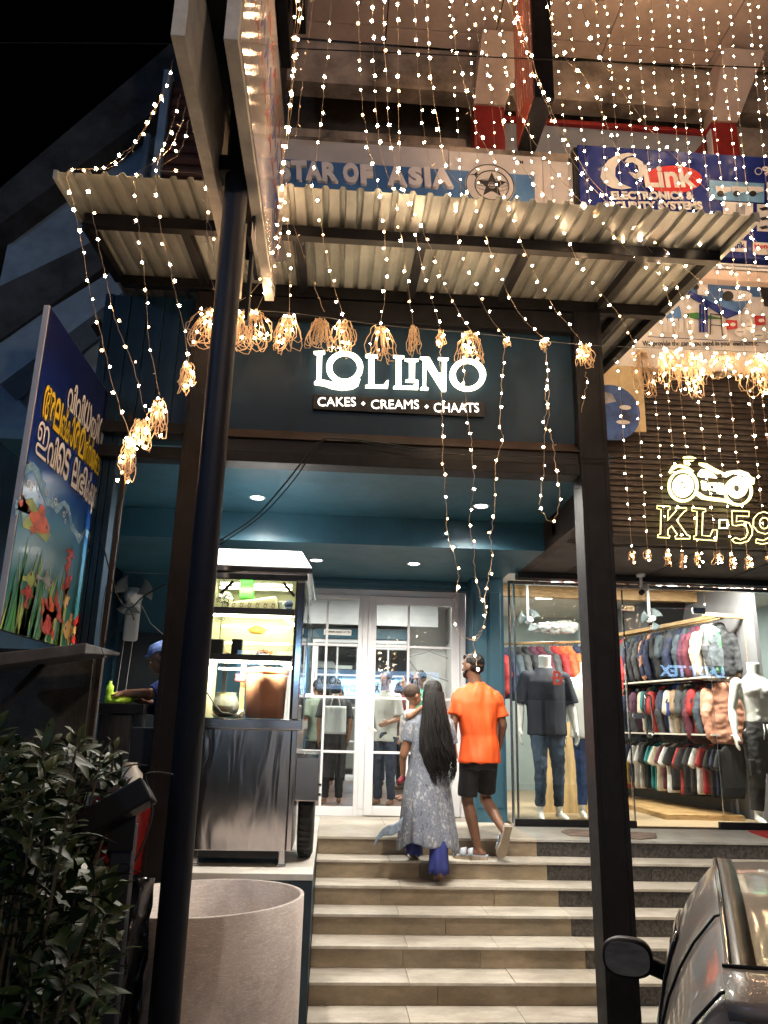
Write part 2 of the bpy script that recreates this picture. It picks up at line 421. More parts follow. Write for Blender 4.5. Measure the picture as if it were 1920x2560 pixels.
# side block under the food cart
sb = MB(); sb.box(-3.2, SX0-.003, 5.86, 9.0, 0.0, 1.005)
side = sb.build('stall_platform', mat('navy_teal_wall_paint', (.010, .030, .048), .5, var=.15)); struct(side)
t = MB(); t.box(-3.2, -1.35, 5.82, 9.4, 1.006, 1.045); t.build('platform_slab', MT['white'], side, bevel=.003)
t = MB(); t.box(-1.347, SX0-.001, 5.82, 9.4, 1.006, 1.048); t.build('platform_slab', MT['white'], side, bevel=.003)

# ================================================================== posts, header frame, fascia
def hollow_post(x0, x1, y0, y1, z0, z1, name, label, m=MT['steel_dark']):
    r = thing(name, label, 'post', ((x0+x1)/2, (y0+y1)/2, z0))
    c = MB(); c.box(x0+.012, x1-.012, y0+.006, y1-.006, z0, z1); c.build('web', m, r)
    for a, b in ((x0, x0+.035), (x1-.035, x1)):
        f_ = MB(); f_.box(a, b, y0, y1, z0, z1); f_.build('flange', m, r, bevel=.004)
    b_ = MB(); b_.box(x0-.05, x1+.05, y0-.05, y1+.05, z0, z0+.015); b_.build('base_plate', m, r, bevel=.003)
    return r
hollow_post(1.80, 2.02, 5.40, 5.60, 0, 5.28, 'steel_post', 'tall dark steel post at the right end of the stairs, beside the car')
hollow_post(-1.18, -.95, 5.40, 5.62, 0, 5.28, 'steel_post', 'dark brown steel post standing just behind the round navy pole', mat('dark_brown_post_paint', (.012, .0095, .0095), .5, var=.25, spec=.2))
hp = thing('header_frame', 'dark steel beam frame spanning the shop front below the glowing shop name', 'beam', (.4, 5.4, 3.9))
for (x0, x1) in ((-.948, 1.798),):
    b = MB(); b.box(x0, x1, 5.41, 5.58, 3.90, 3.99); b.build('lower_beam', MT['steel_dark'], hp, bevel=.004)
    b = MB(); b.box(x0, x1, 5.43, 5.56, 3.992, 4.085); b.build('lower_beam', MT['black'], hp, bevel=.004)
    b = MB(); b.hull8([(x0,5.40,4.087),(x1,5.40,4.087),(x1,5.58,4.087),(x0,5.58,4.087)], [(x0+.02,5.47,4.175),(x1-.02,5.47,4.175),(x1-.02,5.58,4.175),(x0+.02,5.58,4.175)]); b.build('sloped_trim', MT['steel_brown'], hp)
b = MB(); b.box(-.948, 1.798, 5.41, 5.56, 5.10, 5.27); b.build('top_beam', MT['steel_dark'], hp, bevel=.004)
for z0 in (3.90, 4.09):
    b = MB(); b.box(-1.9, -1.182, 5.42, 5.56, z0, z0+.09); b.build('stub_beam', MT['steel_dark'], hp, bevel=.004)
fa = thing('fascia_panel', 'dark teal panel above the entrance carrying the glowing white shop name', 'panel', (.4, 5.5, 4.2))
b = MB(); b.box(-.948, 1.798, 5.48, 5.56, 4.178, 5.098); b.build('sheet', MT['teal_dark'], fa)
# ribbed cladding left of the post
cl = thing('ribbed_cladding', 'dark teal ribbed sheet cladding left of the brown post', 'cladding', (-1.5, 5.5, 3.99))
b = MB()
for k in range(11):
    x = -1.9+k*.066; b.box(x, x+.063, 5.50+(.012 if k % 2 else 0), 5.56, 4.182, 5.27)
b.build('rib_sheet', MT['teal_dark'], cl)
lp = thing('ribbed_pillar', 'narrow dark ribbed pillar at the left edge of the porch', 'pillar', (-1.75, 5.6, 0))
for k in range(4):
    b = MB(); b.box(-1.86+k*.05, -1.86+k*.05+.044, 5.50, 5.62+(.01 if k % 2 else 0), 0, 4.18); b.build('rib', MT['teal_dark'], lp, bevel=.004)

# ================================================================== porch walls and ceilings (teal)
c = MB(); c.box(-2.6, 2.10, 5.585, 7.42, 4.06, 4.14); struct(c.build('ceiling_front', MT['teal']))
c = MB(); c.box(-2.6, 2.10, 7.42, 7.60, 3.77, 4.06); struct(c.build('ceiling_drop_band', MT['teal']))
c = MB(); c.box(-2.6, 1.97, 7.602, 9.40, 3.772, 3.85); c.box(1.97, 2.06, 7.602, 8.62, 3.772, 3.85); struct(c.build('ceiling_rear', MT['teal']))
c = MB(); c.box(-.62, 1.60, 9.28, 9.40, 3.66, 3.771); c.box(1.60, 1.97, 8.95, 9.5, 1.05, 3.771); c.box(-2.6, -.62, 9.40, 9.5, 1.05, 3.771); c.box(-.62,1.6,9.47,9.55,3.66,3.95)
pw = c.build('porch_wall', MT['teal']); struct(pw)
for x0 in (1.63, 1.80):
    t = MB(); t.box(x0, x0+.13, 8.935, 8.95, 1.2, 3.6); t.build('wall_moulding', MT['teal'], pw, bevel=.004)
t = MB(); t.box(1.597, 1.602, 9.02, 9.3, 1.1, 3.6); t.build('wall_moulding', MT['teal'], pw)
t = MB(); t.box(-.62, 1.60, 9.25, 9.279, 3.71, 3.74); t.build('wall_moulding', MT['teal'], pw)
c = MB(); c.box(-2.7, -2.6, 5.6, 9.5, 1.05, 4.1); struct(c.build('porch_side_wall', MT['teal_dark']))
t = MB(); t.box(-2.55, -1.55, 9.37, 9.399, 1.05, 3.05); tag(t.build('black_door', mat('black_door_panel', (.012, .016, .02), .4, var=.2), None), 'black door panel on the rear porch wall behind the man in the blue cap', 'door')
# sloped soffit piece right of the porch (triangular beam seen past the post)
t = MB(); t.prism([(2.06, 3.77), (2.16, 3.77), (2.16, 4.2), (2.06, 4.2)], 'y', 6.0, 8.62); tag(t.build('edge_beam', MT['steel_brown'], None), 'brown edge beam along the right side of the porch ceiling', 'beam')

DL = emit('downlight_disc', (1.0, .97, .9), 20.0)
def downlight(x, y, z, label, w, col=(1, .93, .82), grp='round downlights in the porch ceiling'):
    r = thing('ceiling_downlight', label, 'light', (x, y, z), grp)
    m = MB(); m.lathe([(.058, -.001), (.075, -.010), (.080, -.004), (.080, .0)], (x, y, z), 24); m.build('rim', MT['upvc'], r, smooth=True)
    m = MB(); m.lathe([(.0001, -.004), (.056, -.004)], (x, y, z), 20); m.build('lens', DL, r)
    ld = bpy.data.lights.new('downlight_lamp', 'SPOT'); ld.energy = w; ld.color = col; ld.shadow_soft_size = .05; ld.spot_size = radians(150); ld.spot_blend = .6
    lo = bpy.data.objects.new('downlight_lamp', ld); COL.objects.link(lo); lo.location = (x, y, z-.03); setpar(lo, r)
downlight(-.58, 5.87, 4.06, 'left ceiling light just behind the header beam', 200)
downlight(-.77, 6.90, 4.06, 'left ceiling light in the front porch ceiling, above the food cart', 130)
downlight(1.32, 6.88, 4.06, 'ceiling light in the front porch ceiling, right of centre near the drop band', 170)
downlight(1.34, 5.87, 4.06, 'right ceiling light just behind the header beam', 200)
downlight(-.24, 8.25, 3.77, 'ceiling light in the rear porch ceiling beside the food cart roof', 80)
downlight(.83, 8.25, 3.77, 'ceiling light in the rear porch ceiling above the glass door', 80)

# ================================================================== white double door
def P94(cx_, cy_): return PY(cx_, cy_, 9.4)
dr = thing('glass_double_door', 'white framed double door with small panes leading into the cafe', 'door', (.5, 9.4, 1.05))
ZB, ZT = 1.05, 3.655
def frame(parent, name, x0, x1, z0, z1, w, y0, y1, m=MT['upvc'], bottom=None):
    wb = bottom or w
    r = MB(); r.box(x0, x0+w, y0, y1, z0, z1); r.box(x1-w, x1, y0, y1, z0, z1); r.box(x0+w, x1-w, y0, y1, z1-w, z1); r.box(x0+w, x1-w, y0, y1, z0, z0+wb)
    return r.build(name, m, parent, bevel=.006)
frame(dr, 'outer_frame', -.60, 1.585, ZB, ZT, .075, 9.36, 9.46)
t = MB(); t.box(.325, .395, 9.36, 9.46, ZB+.075, ZT-.075); t.build('mullion', MT['upvc'], dr, bevel=.005)
def leaf(x0, x1, z0, z1, xm, w, name):
    f_ = frame(dr, name, x0, x1, z0, z1, w, 9.335, 9.40, bottom=.10)
    zs = [PY(1000, y, 9.4).z for y in (1618, 1747, 1882)]
    t = MB(); t.box(xm-.014, xm+.014, 9.345, 9.385, z0+.1, z1-w)
    t.build('glazing_bar', MT['upvc'], f_, bevel=.003)
    for z in zs:
        for a, b in ((x0+w, xm-.0145), (xm+.0145, x1-w)):
            t = MB(); t.box(a, b, 9.345, 9.385, z-.014, z+.014); t.build('glazing_bar', MT['upvc'], f_, bevel=.003)
    zz = [z0+.1]+sorted(zs)+[z1-w]
    for k in range(4):
        for a, b in ((x0+w, xm), (xm, x1-w)):
            t = MB(); t.box(a, b, 9.360, 9.366, zz[k], zz[k+1]); t.build('glass_pane', MT['glass'], f_)
    return f_
leaf(-.525, .325, ZB+.0, ZT-.08, -.10, .05, 'fixed_leaf')
dl = leaf(.395, 1.51, ZB+.01, ZT-.08, P94(1019, 1700).x, .10, 'door_leaf')
h = MB(); h.tube([(.435, 9.30, 2.05), (.435, 9.28, 2.05), (.52, 9.275, 1.98)], .011, 8); h.box(.42, .45, 9.322, 9.334, 1.85, 2.15); h.build('handle', MT['upvc'], dl, smooth=False)
# stickers
GS = mat('white_sticker', (.75, .73, .7), .5, var=0); BK = mat('black_print', (.01, .01, .012), .5, var=0); BL = mat('pale_blue_sticker', (.3, .5, .75), .5, var=0)
p0 = P94(810, 1574); p1 = P94(878, 1590)
t = MB(); t.box(p0.x, p1.x, 9.349, 9.352, p1.z, p0.z); st = tag(t.build('tax_number_sticker', GS), 'small white strip sticker with printed tax number on the left door pane', 'sticker')
MM = facing(p1.x-.012, 9.346, p1.z+.02) @ Matrix.Diagonal((-1, 1, 1, 1))
text('lettering', 'GST IN 32BAJFL7869M1ZL', .05, BK, st, MM, .0005, .001, fit=(p1.x-p0.x-.024, .03))
p0 = P94(931, 1704); p1 = P94(952, 1736)
t = MB(); t.box(p0.x, p1.x, 9.349, 9.352, p1.z, p0.z); st = tag(t.build('push_sticker', BL), 'small pale blue sticker of a person pushing, on the right door pane', 'sticker')
w_, h_ = p1.x-p0.x, p0.z-p1.z
Mk = facing(p0.x, 9.347, p1.z)
curve_loops('pictogram', [circ(w_*.62, h_*.78, w_*.08), [(w_*.55,h_*.68),(w_*.68,h_*.66),(w_*.6,h_*.42),(w_*.85,h_*.12),(w_*.75,h_*.1),(w_*.5,h_*.36),(w_*.3,h_*.1),(w_*.2,h_*.14),(w_*.42,h_*.45),(w_*.45,h_*.6),(w_*.2,h_*.5),(w_*.2,h_*.56)]], .0006, BK, st, Mk)
text('lettering', 'PUSH', .03, BK, st, Mk @ Matrix.Translation((w_*.14, h_*.1, 0)) @ Matrix.Rotation(pi/2, 4, 'Z'), .0005, .0006, fit=(h_*.8, w_*.16))

# ================================================================== cafe room behind the door
WH = mat('white_cafe_wall', (.72, .71, .69), .5, var=.06); MF = mat('brown_cafe_floor', (.16, .10, .075), .3, var=.3, scale=4)
c = MB(); c.box(-3.2, 1.9, 12.9, 13.0, 1.05, 4.1); c.box(-3.3, -3.2, 9.5, 13.0, 1.05, 4.1); c.box(1.85, 1.95, 9.56, 12.9, 1.05, 4.1); struct(c.build('cafe_wall', WH))
c = MB(); c.box(-3.2, 1.85, 9.5, 12.9, 1.02, 1.054); struct(c.build('cafe_floor', MF))
c = MB(); c.box(-3.2, 1.85, 9.55, 12.9, 3.95, 4.05); struct(c.build('cafe_ceiling', WH))
c = MB(); c.box(-3.0, 1.6, 12.0, 12.06, 3.55, 3.949); struct(c.build('cafe_ceiling_band', mat('grey_bulkhead', (.35, .36, .37), .5, var=.05)))
# mirror grid wall in the room (dark lines)
mw = thing('mirror_partition', 'wall of tall mirror panels with thin black joints inside the cafe', 'mirror', (0, 12.7, 1.06))
MR = mat('mirror_glass', (.72, .74, .74), .03, 1.0, var=0)
for k in range(5):
    t = MB(); t.hull8([(-2.6+k*.75, 12.35-.02*k, 1.06), (-1.86+k*.75, 12.33-.02*k, 1.06), (-1.86+k*.75, 12.36-.02*k, 1.06), (-2.6+k*.75, 12.38-.02*k, 1.06)],
                    [(-2.6+k*.75, 12.35-.02*k, 3.2+.1*k), (-1.86+k*.75, 12.33-.02*k, 3.3+.1*k), (-1.86+k*.75, 12.36-.02*k, 3.3+.1*k), (-2.6+k*.75, 12.38-.02*k, 3.2+.1*k)])
    t.build('mirror_panel', MR, mw)
    t = MB(); t.box(-1.862+k*.75, -1.848+k*.75, 12.3-.02*k, 12.34-.02*k, 1.06, 3.3+.1*k); t.build('joint', BK, mw)
t = MB(); t.tube([(1.0, 12.3, 3.3), (1.3, 12.3, 2.9), (1.8, 12.3, 2.75)], .012, 5); t.tube([(1.15, 12.3, 3.1), (1.5, 12.3, 3.2), (1.8, 12.3, 3.1)], .008, 5); t.tube([(1.3, 12.3, 2.9), (1.35, 12.3, 2.5), (1.8, 12.3, 2.3)], .01, 5); t.tube([(.9, 12.3, 2.95), (1.2, 12.3, 2.75), (1.7, 12.3, 2.5)], .008, 5)
tag(t.build('wall_mural', mat('grey_branch_print', (.25, .25, .26), .6, var=0)), 'grey branch drawing on the white wall at the back of the cafe', 'mural')
def room_light(x, y, z, sx, sy, w, label, col=(1, .95, .88), grp=None, strength=9):
    r = thing('ceiling_light_panel', label, 'light', (x, y, z), grp)
    t = MB(); t.box(x-sx/2-.02, x+sx/2+.02, y-sy/2-.02, y+sy/2+.02, z-.012, z-.001); t.build('frame', MT['upvc'], r)
    t = MB(); t.box(x-sx/2, x+sx/2, y-sy/2, y+sy/2, z-.018, z-.0121); t.build('diffuser', emit('panel_glow', col, strength), r)
    ld = bpy.data.lights.new('panel_lamp', 'AREA'); ld.shape = 'RECTANGLE'; ld.size = sx; ld.size_y = sy; ld.energy = w; ld.color = col
    lo = bpy.data.objects.new('panel_lamp', ld); COL.objects.link(lo); lo.location = (x, y, z-.03); setpar(lo, r)
room_light(-.9, 10.8, 3.95, .5, .5, 75, 'square ceiling light over the left side of the cafe', grp='cafe ceiling lights')
room_light(.9, 10.8, 3.95, .5, .5, 75, 'square ceiling light over the right side of the cafe', grp='cafe ceiling lights')

# ================================================================== clothes shop on the right
SY = 8.70
GX = [1.99, PY(1240+835/2.44, 2000, SY).x, PY(1240+1360/2.44, 1900, SY).x, 6.6]
sf = thing('shop_window', 'frameless glass shopfront of the clothes shop with steel edge channels', 'window', (4, SY, 1.05))
t = MB(); t.box(1.975, 1.99, SY-.03, SY+.04, 1.05, 3.70); t.build('edge_channel', MT['stainless'], sf, bevel=.002)
t = MB(); t.box(2.03, 2.045, SY-.02, SY+.03, 1.05, 3.70); t.build('edge_channel', MT['stainless'], sf, bevel=.002)
t = MB(); t.box(1.99, GX[1]+.02, SY-.03, SY+.03, 1.052, 1.12); t.build('bottom_channel', MT['steel_dark'], sf, bevel=.004)
t = MB(); t.box(GX[2]-.06, 6.6, SY-.03, SY+.03, 1.052, 1.12); t.build('bottom_channel', MT['steel_dark'], sf, bevel=.004)
t = MB(); t.box(1.99, 6.6, SY-.03, SY+.03, 3.66, 3.70); t.build('top_channel', MT['stainless'], sf, bevel=.003)
zt = PY(1240+1000/2.44, 1400+295/2.44, SY).z
for (a, b, z0, z1) in ((2.0, GX[1]-.004, 1.12, 3.66), (GX[2]+.004, 6.6, 1.12, 3.66), (GX[1]+.004, GX[2]-.004, zt+.006, 3.66)):
    t = MB(); t.box(a, b, SY-.005, SY+.005, z0, z1); t.build('glass_pane', MT['glass'], sf)
gd = thing('shop_glass_door', 'frameless glass door with steel patch fittings and long oval handle', 'door', (GX[1], SY, 1.06))
t = MB(); t.box(GX[1]+.004, GX[2]-.004, SY-.006, SY+.004, 1.07, zt); t.build('glass_pane', MT['glass'], gd)
for (x, z) in ((GX[1]+.02, zt-.05), (GX[2]-.14, zt-.05)):
    t = MB(); t.box(x-.02, x+.13, SY-.022, SY+.018, z, z+.07); t.build('patch_fitting', MT['stainless'], gd, bevel=.004)
t = MB(); t.tube([(GX[1]+.012, SY-.004, 1.08), (GX[1]+.012, SY-.004, 3.64)], .009, 6); t.build('edge_seal', MT['stainless'], gd)
hx = PY(1240+933/2.44, 1790, SY-.06)
t = MB(); pts = [(hx.x+.035*cos(a), SY-.06, hx.z+(.19 if sin(a) > 0 else -.19)+.035*sin(a)) for a in [2*pi*k/20 for k in range(21)]]
t.tube(pts, .011, 8); t.tube([(hx.x, SY-.055, hx.z+.2), (hx.x, SY, hx.z+.2)], .008, 6); t.tube([(hx.x, SY-.055, hx.z-.2), (hx.x, SY, hx.z-.2)], .008, 6); t.build('pull_handle', MT['stainless'], gd, smooth=True)
t = MB(); t.lathe([(.03, -.02), (.03, .0)], (hx.x-.14, SY-.006, hx.z), 16, 'y'); t.lathe([(.03, -.02), (.03, .0)], (hx.x-.06, SY-.006, hx.z), 16, 'y'); t.box(hx.x-.14, hx.x-.06, SY-.024, SY-.007, hx.z-.03, hx.z+.03); t.build('lock', MT['stainless'], gd)
# shop shell
SW = mat('pale_blue_shop_wall', (.34, .42, .43), .6, var=.06); SFm = mat('shop_laminate_floor', (.42, .32, .2), .35, var=.2, scale=3, stretch=(1, 8, 1))
c = MB(); c.box(1.98, 6.7, 13.4, 13.5, 1.05, 4.0); c.box(1.975, 2.03, 9.5, 13.4, 1.05, 4.0); c.box(6.6, 6.7, SY, 13.4, 1.05, 4.0); struct(c.build('shop_wall', SW))
c = MB(); c.box(2.0, 6.6, SY+.04, 13.4, 1.0, 1.062); struct(c.build('shop_floor', SFm))
c = MB(); c.box(2.0, 6.6, SY+.06, 13.4, 3.96, 4.02); struct(c.build('shop_ceiling', MT['white']))
t = MB(); t.box(2.1, 5.6, 10.2, 10.32, 3.78, 3.94); t.build('ceiling_beam', MT['wood']); bpy.data.objects['ceiling_beam'] and tag(bpy.data.objects['ceiling_beam'], 'long varnished wooden beam under the clothes shop ceiling', 'beam')
for x, y, lb in ((2.70, 8.90, 'ceiling light above the navy shirt mannequin'), (4.02, 8.92, 'ceiling light above the glass shop door'), (4.80, 8.90, 'ceiling light above the shirtless mannequin'), (3.1, 11.2, 'ceiling light deeper in the shop at left'), (5.0, 11.6, 'ceiling light deeper in the shop at right')):
    room_light(x, y, 3.955, .24, .24, 78, lb, col=(1, .93, .82), grp='clothes shop ceiling lights', strength=12)
# right wall panel behind the angled rack, left half-height wooden partition
c = MB(); c.hull8([(5.15, 9.2, 1.06), (5.2, 9.2, 1.06), (4.35, 13.2, 1.06), (4.30, 13.2, 1.06)], [(5.15, 9.2, 3.95), (5.2, 9.2, 3.95), (4.35, 13.2, 3.95), (4.30, 13.2, 3.95)])
tag(c.build('rack_backing', mat('grey_display_board', (.13, .13, .14), .6, var=.06)), 'tall grey board behind the long clothes rack', 'panel')
t = MB(); t.box(2.62, 3.55, 9.95, 10.0, 1.06, 2.15); tag(t.build('wooden_partition', mat('stained_plywood', (.52, .36, .17), .5, var=.35, scale=3, stretch=(3, 1, .6))), 'low varnished plywood partition behind the navy shirt mannequin', 'partition')
t = MB(); t.box(3.95, 4.9, 9.4, 13.0, 1.063, 1.12); tag(t.build('rack_plinth', MT['wood']), 'low wooden plinth under the long clothes rack', 'plinth')

# soffit over the clothes shop and dark slatted wall above it
sf2 = MB(); sf2.box(2.16, 7.5, 7.06, SY+.0, 3.78, 3.84); struct(sf2.build('soffit', mat('dark_soffit_panel', (.07, .062, .055), .7, var=.25, scale=2)))
for k in range(5):
    t = MB(); t.box(2.6+k*.95, 2.605+k*.95, 7.1, 8.66, 3.772, 3.779); t.build('soffit_joint', MT['black'], bpy.data.objects['soffit'])
t = MB(); t.box(2.05, 7.5, 8.5, 8.66, 3.705, 3.771); struct(t.build('soffit_beam', MT['black']))
t = MB()
for k in range(28):
    x = 2.3+k*.155
    t.box(x, x+.045, SY+.04, SY+.10, 3.71, 3.80)
tag(t.build('awning_fringe', mat('striped_awning', (.45, .22, .14), .7, var=.2), kind='stuff'), 'row of striped tabs along the top of the shop glass', 'fringe')
# slatted wall (louvres are parts)
SWY = 7.05
sl = thing('slatted_wall', 'dark brown wall of horizontal slats behind the glowing motorcycle sign', 'wall', (4.5, SWY, 3.84))
MT['slat'] = mat('dark_brown_slat', (.030, .022, .019), .35, var=.3, scale=4, stretch=(1, 1, 6))
t = MB(); t.box(2.24, 7.5, SWY+.03, SWY+.09, 3.78, 5.62); t.build('backing', MT['black'], sl)
base_sl = MB(); base_sl.hull8([(2.24, SWY, 0), (7.5, SWY, 0), (7.5, SWY+.022, 0), (2.24, SWY+.022, 0)], [(2.24, SWY+.015, .052), (7.5, SWY+.015, .052), (7.5, SWY+.03, .052), (2.24, SWY+.03, .052)])
sm = base_sl.mesh('slat', MT['slat'])
for k in range(31):
    o = obj('slat', sm, sl); o.location = (0, 0, 3.79+k*.059); o.parent = None; setpar(o, sl)
t = MB(); t.box(2.2, 7.5, SWY-.03, SWY+.0, 3.785, 3.86); t.build('bottom_rail', MT['black'], sl)
# pillar face left of slats: dark wall between canopy and shop
t = MB(); t.box(2.06, 2.24, 7.0, 7.12, 3.85, 5.6); struct(t.build('pier', mat('dark_plastered_pier', (.05, .045, .042), .7, var=.3)))

# ================================================================== corrugated canopy
def cz(y): return 5.25+.108*(y-4.1)
cn = thing('sheet_metal_canopy', 'corrugated metal canopy sloping down towards the street above the entrance', 'canopy', (.4, 5.4, 5.25))
MT['sheet'] = mat('galvanised_sheet', (.36, .37, .34), .42, .2, var=.12, scale=2.5, bump=.03, bscale=30, stain=.55, sscale=(2.5, .5, 1))
def corr(x0, x1, y0, y1, name='corrugated_sheet'):
    m = MB(); pitch = .108; n = max(1, round((x1-x0)/pitch)); vs = []; prof = []
    for k in range(n):
        a = x0+(x1-x0)*k/n; w = (x1-x0)/n
        prof += [(a, 0), (a+w*.56, 0), (a+w*.66, .024), (a+w*.90, .024)]
    prof.append((x1, 0)); N = len(prof)
    for y in (y0, y1): vs += [(p[0], y, cz(y)+p[1]) for p in prof]
    fs = [(i, i+1, N+i+1, N+i) for i in range(N-1)]
    m.add(vs, fs); return m.build(name, MT['sheet'], cn, solid=.0025)
corr(-1.80, -.87, 4.08, 5.9); corr(-.47, .40, 4.08, 7.0); corr(.40, 1.27, 4.085, 7.0); corr(1.27, 2.02, 4.08, 7.0); corr(2.02, 2.60, 4.085, 7.0); corr(-.87, -.47, 5.06, 7.0)
def beam(x0, x1, y0, y1, dz0, dz1, m=MT['steel_dark'], name='beam'):
    b = MB(); b.hull8([(x0, y0, cz(y0)+dz0), (x1, y0, cz(y0)+dz0), (x1, y1, cz(y1)+dz0), (x0, y1, cz(y1)+dz0)], [(x0, y0, cz(y0)+dz1), (x1, y0, cz(y0)+dz1), (x1, y1, cz(y1)+dz1), (x0, y1, cz(y1)+dz1)])
    return b.build(name, m, cn, bevel=.003)
beam(-1.77, -.87, 4.52, 4.60, -.085, -.005); beam(-.47, 2.57, 4.52, 4.60, -.085, -.005)
beam(-1.77, -.87, 5.40, 5.48, -.085, -.005); beam(-.86, 2.57, 5.42, 5.50, -.10, -.005); beam(2.03, 2.57, 6.9, 6.98, -.085, -.005)
for x in (-1.78, -1.12, -.35, .49, 1.22, 2.03): beam(x-.03, x+.03, 4.605, 5.395, -.08, -.007, name='rafter')
beam(2.50, 2.57, 4.605, 5.415, -.08, -.007, name='rafter'); beam(2.50, 2.57, 5.505, 6.89, -.08, -.007, name='rafter')
beam(2.575, 2.61, 4.08, 7.0, -.04, .03, MT['sheet'], 'edge_trim')
beam(2.20, 2.26, 5.505, 6.89, -.08, -.007, name='rafter')
beam(-1.83, -1.802, 4.1, 5.9, -.03, .03, MT['sheet'], 'edge_trim')

# ================================================================== upper building
bd = thing('commercial_building', 'upper floors of a plastered commercial building hung with light strings', 'building', (2, 7.2, 5.6))
RED = mat('red_painted_pillar', (.30, .012, .012), .5, var=.12); GRW = mat('grey_blue_glazing_board', (.30, .33, .38), .25, var=.12, scale=1.2)
t = MB(); t.box(-.95, 7.5, 7.13, 7.5, 5.62, 8.30); t.box(-.95, 2.05, 7.13, 7.5, 4.2, 5.62); t.build('wall', MT['concrete'], bd)
t = MB(); t.box(-.95, 7.5, 7.5, 8.6, 8.12, 8.3); t.build('floor_slab', MT['concrete'], bd)
# first upper storey: recessed, from z 8.3 to 10.2 at Y 8.3
ZR0, ZR1 = 8.3, 10.35
t = MB(); t.box(-.95, 1.45, 8.9, 9.0, ZR0, 11.2); t.build('back_wall', mat('dark_recess_wall', (.09, .07, .055), .8, var=.35, scale=1.5), bd)
t = MB(); t.box(-.95, 7.5, 8.05, 8.30, 9.95, 10.6); t.build('lintel_beam', MT['concrete'], bd)
t = MB(); t.box(-.95, 1.45, 8.30, 8.6, 9.2, 9.45); t.build('tie_beam', MT['concrete'], bd)
for (a, b, m) in ((1.50, 1.90, RED), (4.62, 4.96, RED)):
    t = MB(); t.box(a, b, 8.0, 8.25, ZR0, 9.72); t.build('pillar', m, bd, bevel=.01)
    t = MB(); t.hull8([(a, 7.98, 9.722), (b, 7.98, 9.722), (b, 8.25, 9.722), (a, 8.25, 9.722)], [(a+.05, 7.6, 10.5), (b+.25, 7.6, 10.5), (b+.25, 8.04, 10.5), (a+.05, 8.04, 10.5)]); t.build('bracket', MT['beige'], bd)
t = MB(); t.box(1.92, 4.60, 8.16, 8.20, ZR0, 9.62); t.build('window_board', GRW, bd)
t = MB(); t.box(1.90, 4.62, 8.10, 8.158, 9.62, 9.68); t.build('red_rail', RED, bd)
t = MB(); t.prism([(4.58, 8.35), (4.58, 9.55), (3.7, 8.35)], 'y', 8.12, 8.155); t.build('red_corner_panel', mat('dark_red_panel', (.16, .015, .012), .4, var=.1), bd)
t = MB(); t.box(4.605, 4.618, 8.02, 8.14, ZR0, 9.62); t.build('window_post', MT['upvc'], bd)
t = MB(); t.box(5.0, 7.5, 8.28, 8.34, ZR0, 9.3); t.build('window_board', mat('dark_window', (.03, .03, .032), .2, var=.2), bd)
t = MB(); t.box(4.97, 7.5, 8.2, 8.27, 9.3, 9.85); t.build('wall_panel', MT['concrete'], bd)
# items behind the glazing: red diamond, red and teal objects
t = MB(); t.prism([(2.35, 8.72), (2.72, 8.95), (3.0, 8.66), (2.66, 8.34)], 'y', 8.12, 8.15); t.prism([(2.48, 8.70), (2.70, 8.84), (2.86, 8.66), (2.66, 8.48)], 'y', 8.11, 8.1195); t.build('red_diamond_panel', mat('red_sheet', (.3, .02, .02), .4, var=.1), bd)
WR = mat('pink_red_signboard', (.42, .05, .06), .4, var=.1)
t = MB(); t.box(3.05, 3.75, 8.10, 8.14, 8.38, 8.66); o = t.build('red_word_board', WR, bd, bevel=.01)
text('lettering', 'WGW', .16, MT['upvc'], o, facing(3.15, 8.095, 8.40), .002, .003)
t = MB(); t.box(3.82, 4.18, 8.10, 8.14, 8.33, 8.90); t.build('teal_board', mat('teal_sheet', (.02, .12, .15), .4, var=.1), bd)
t = MB(); t.box(3.88, 4.10, 8.09, 8.099, 8.40, 8.72); t.build('white_sheet', MT['white'], bd)
# cladding soffit panels (parts), joints left open
SFZ = 10.62
xs = [-1.0, .35, 1.75, 3.2, 4.65, 6.1, 7.6]; ys = [4.9, 6.35, 7.78, 8.04]
for i in range(6):
    for j in range(3):
        t = MB(); t.box(xs[i]+.008, xs[i+1]-.008, ys[j]+.008, ys[j+1]-.008, SFZ, SFZ+.03); t.build('soffit_panel', MT['beige'], bd)
t = MB(); t.box(-1.0, 7.6, 4.9, 8.04, SFZ+.032, SFZ+.1); t.build('soffit_backing', MT['black'], bd)
t = MB(); t.box(-1.0, 7.6, 4.6, 4.88, 10.3, 11.5); t.build('parapet', mat('pale_pvc_banner', (.5, .42, .38), .3, var=.15), bd, bevel=.02)
t = MB(); t.box(-1.05, 7.5, 9.0, 9.1, 8.3, 14); t.build('rear_wall', MT['concrete'], bd)
# ledge strips between the two banners
t = MB(); t.box(2.62, 7.5, 6.86, 7.128, 6.62, 6.74); t.build('ledge', MT['beige'], bd, bevel=.01)
t = MB(); t.box(2.62, 7.5, 6.90, 7.128, 6.78, 6.81); t.build('ledge_trim', MT['upvc'], bd)
t = MB(); t.box(2.62, 7.5, 6.95, 7.128, 6.86, 6.885); t.build('ledge_trim', MT['upvc'], bd)

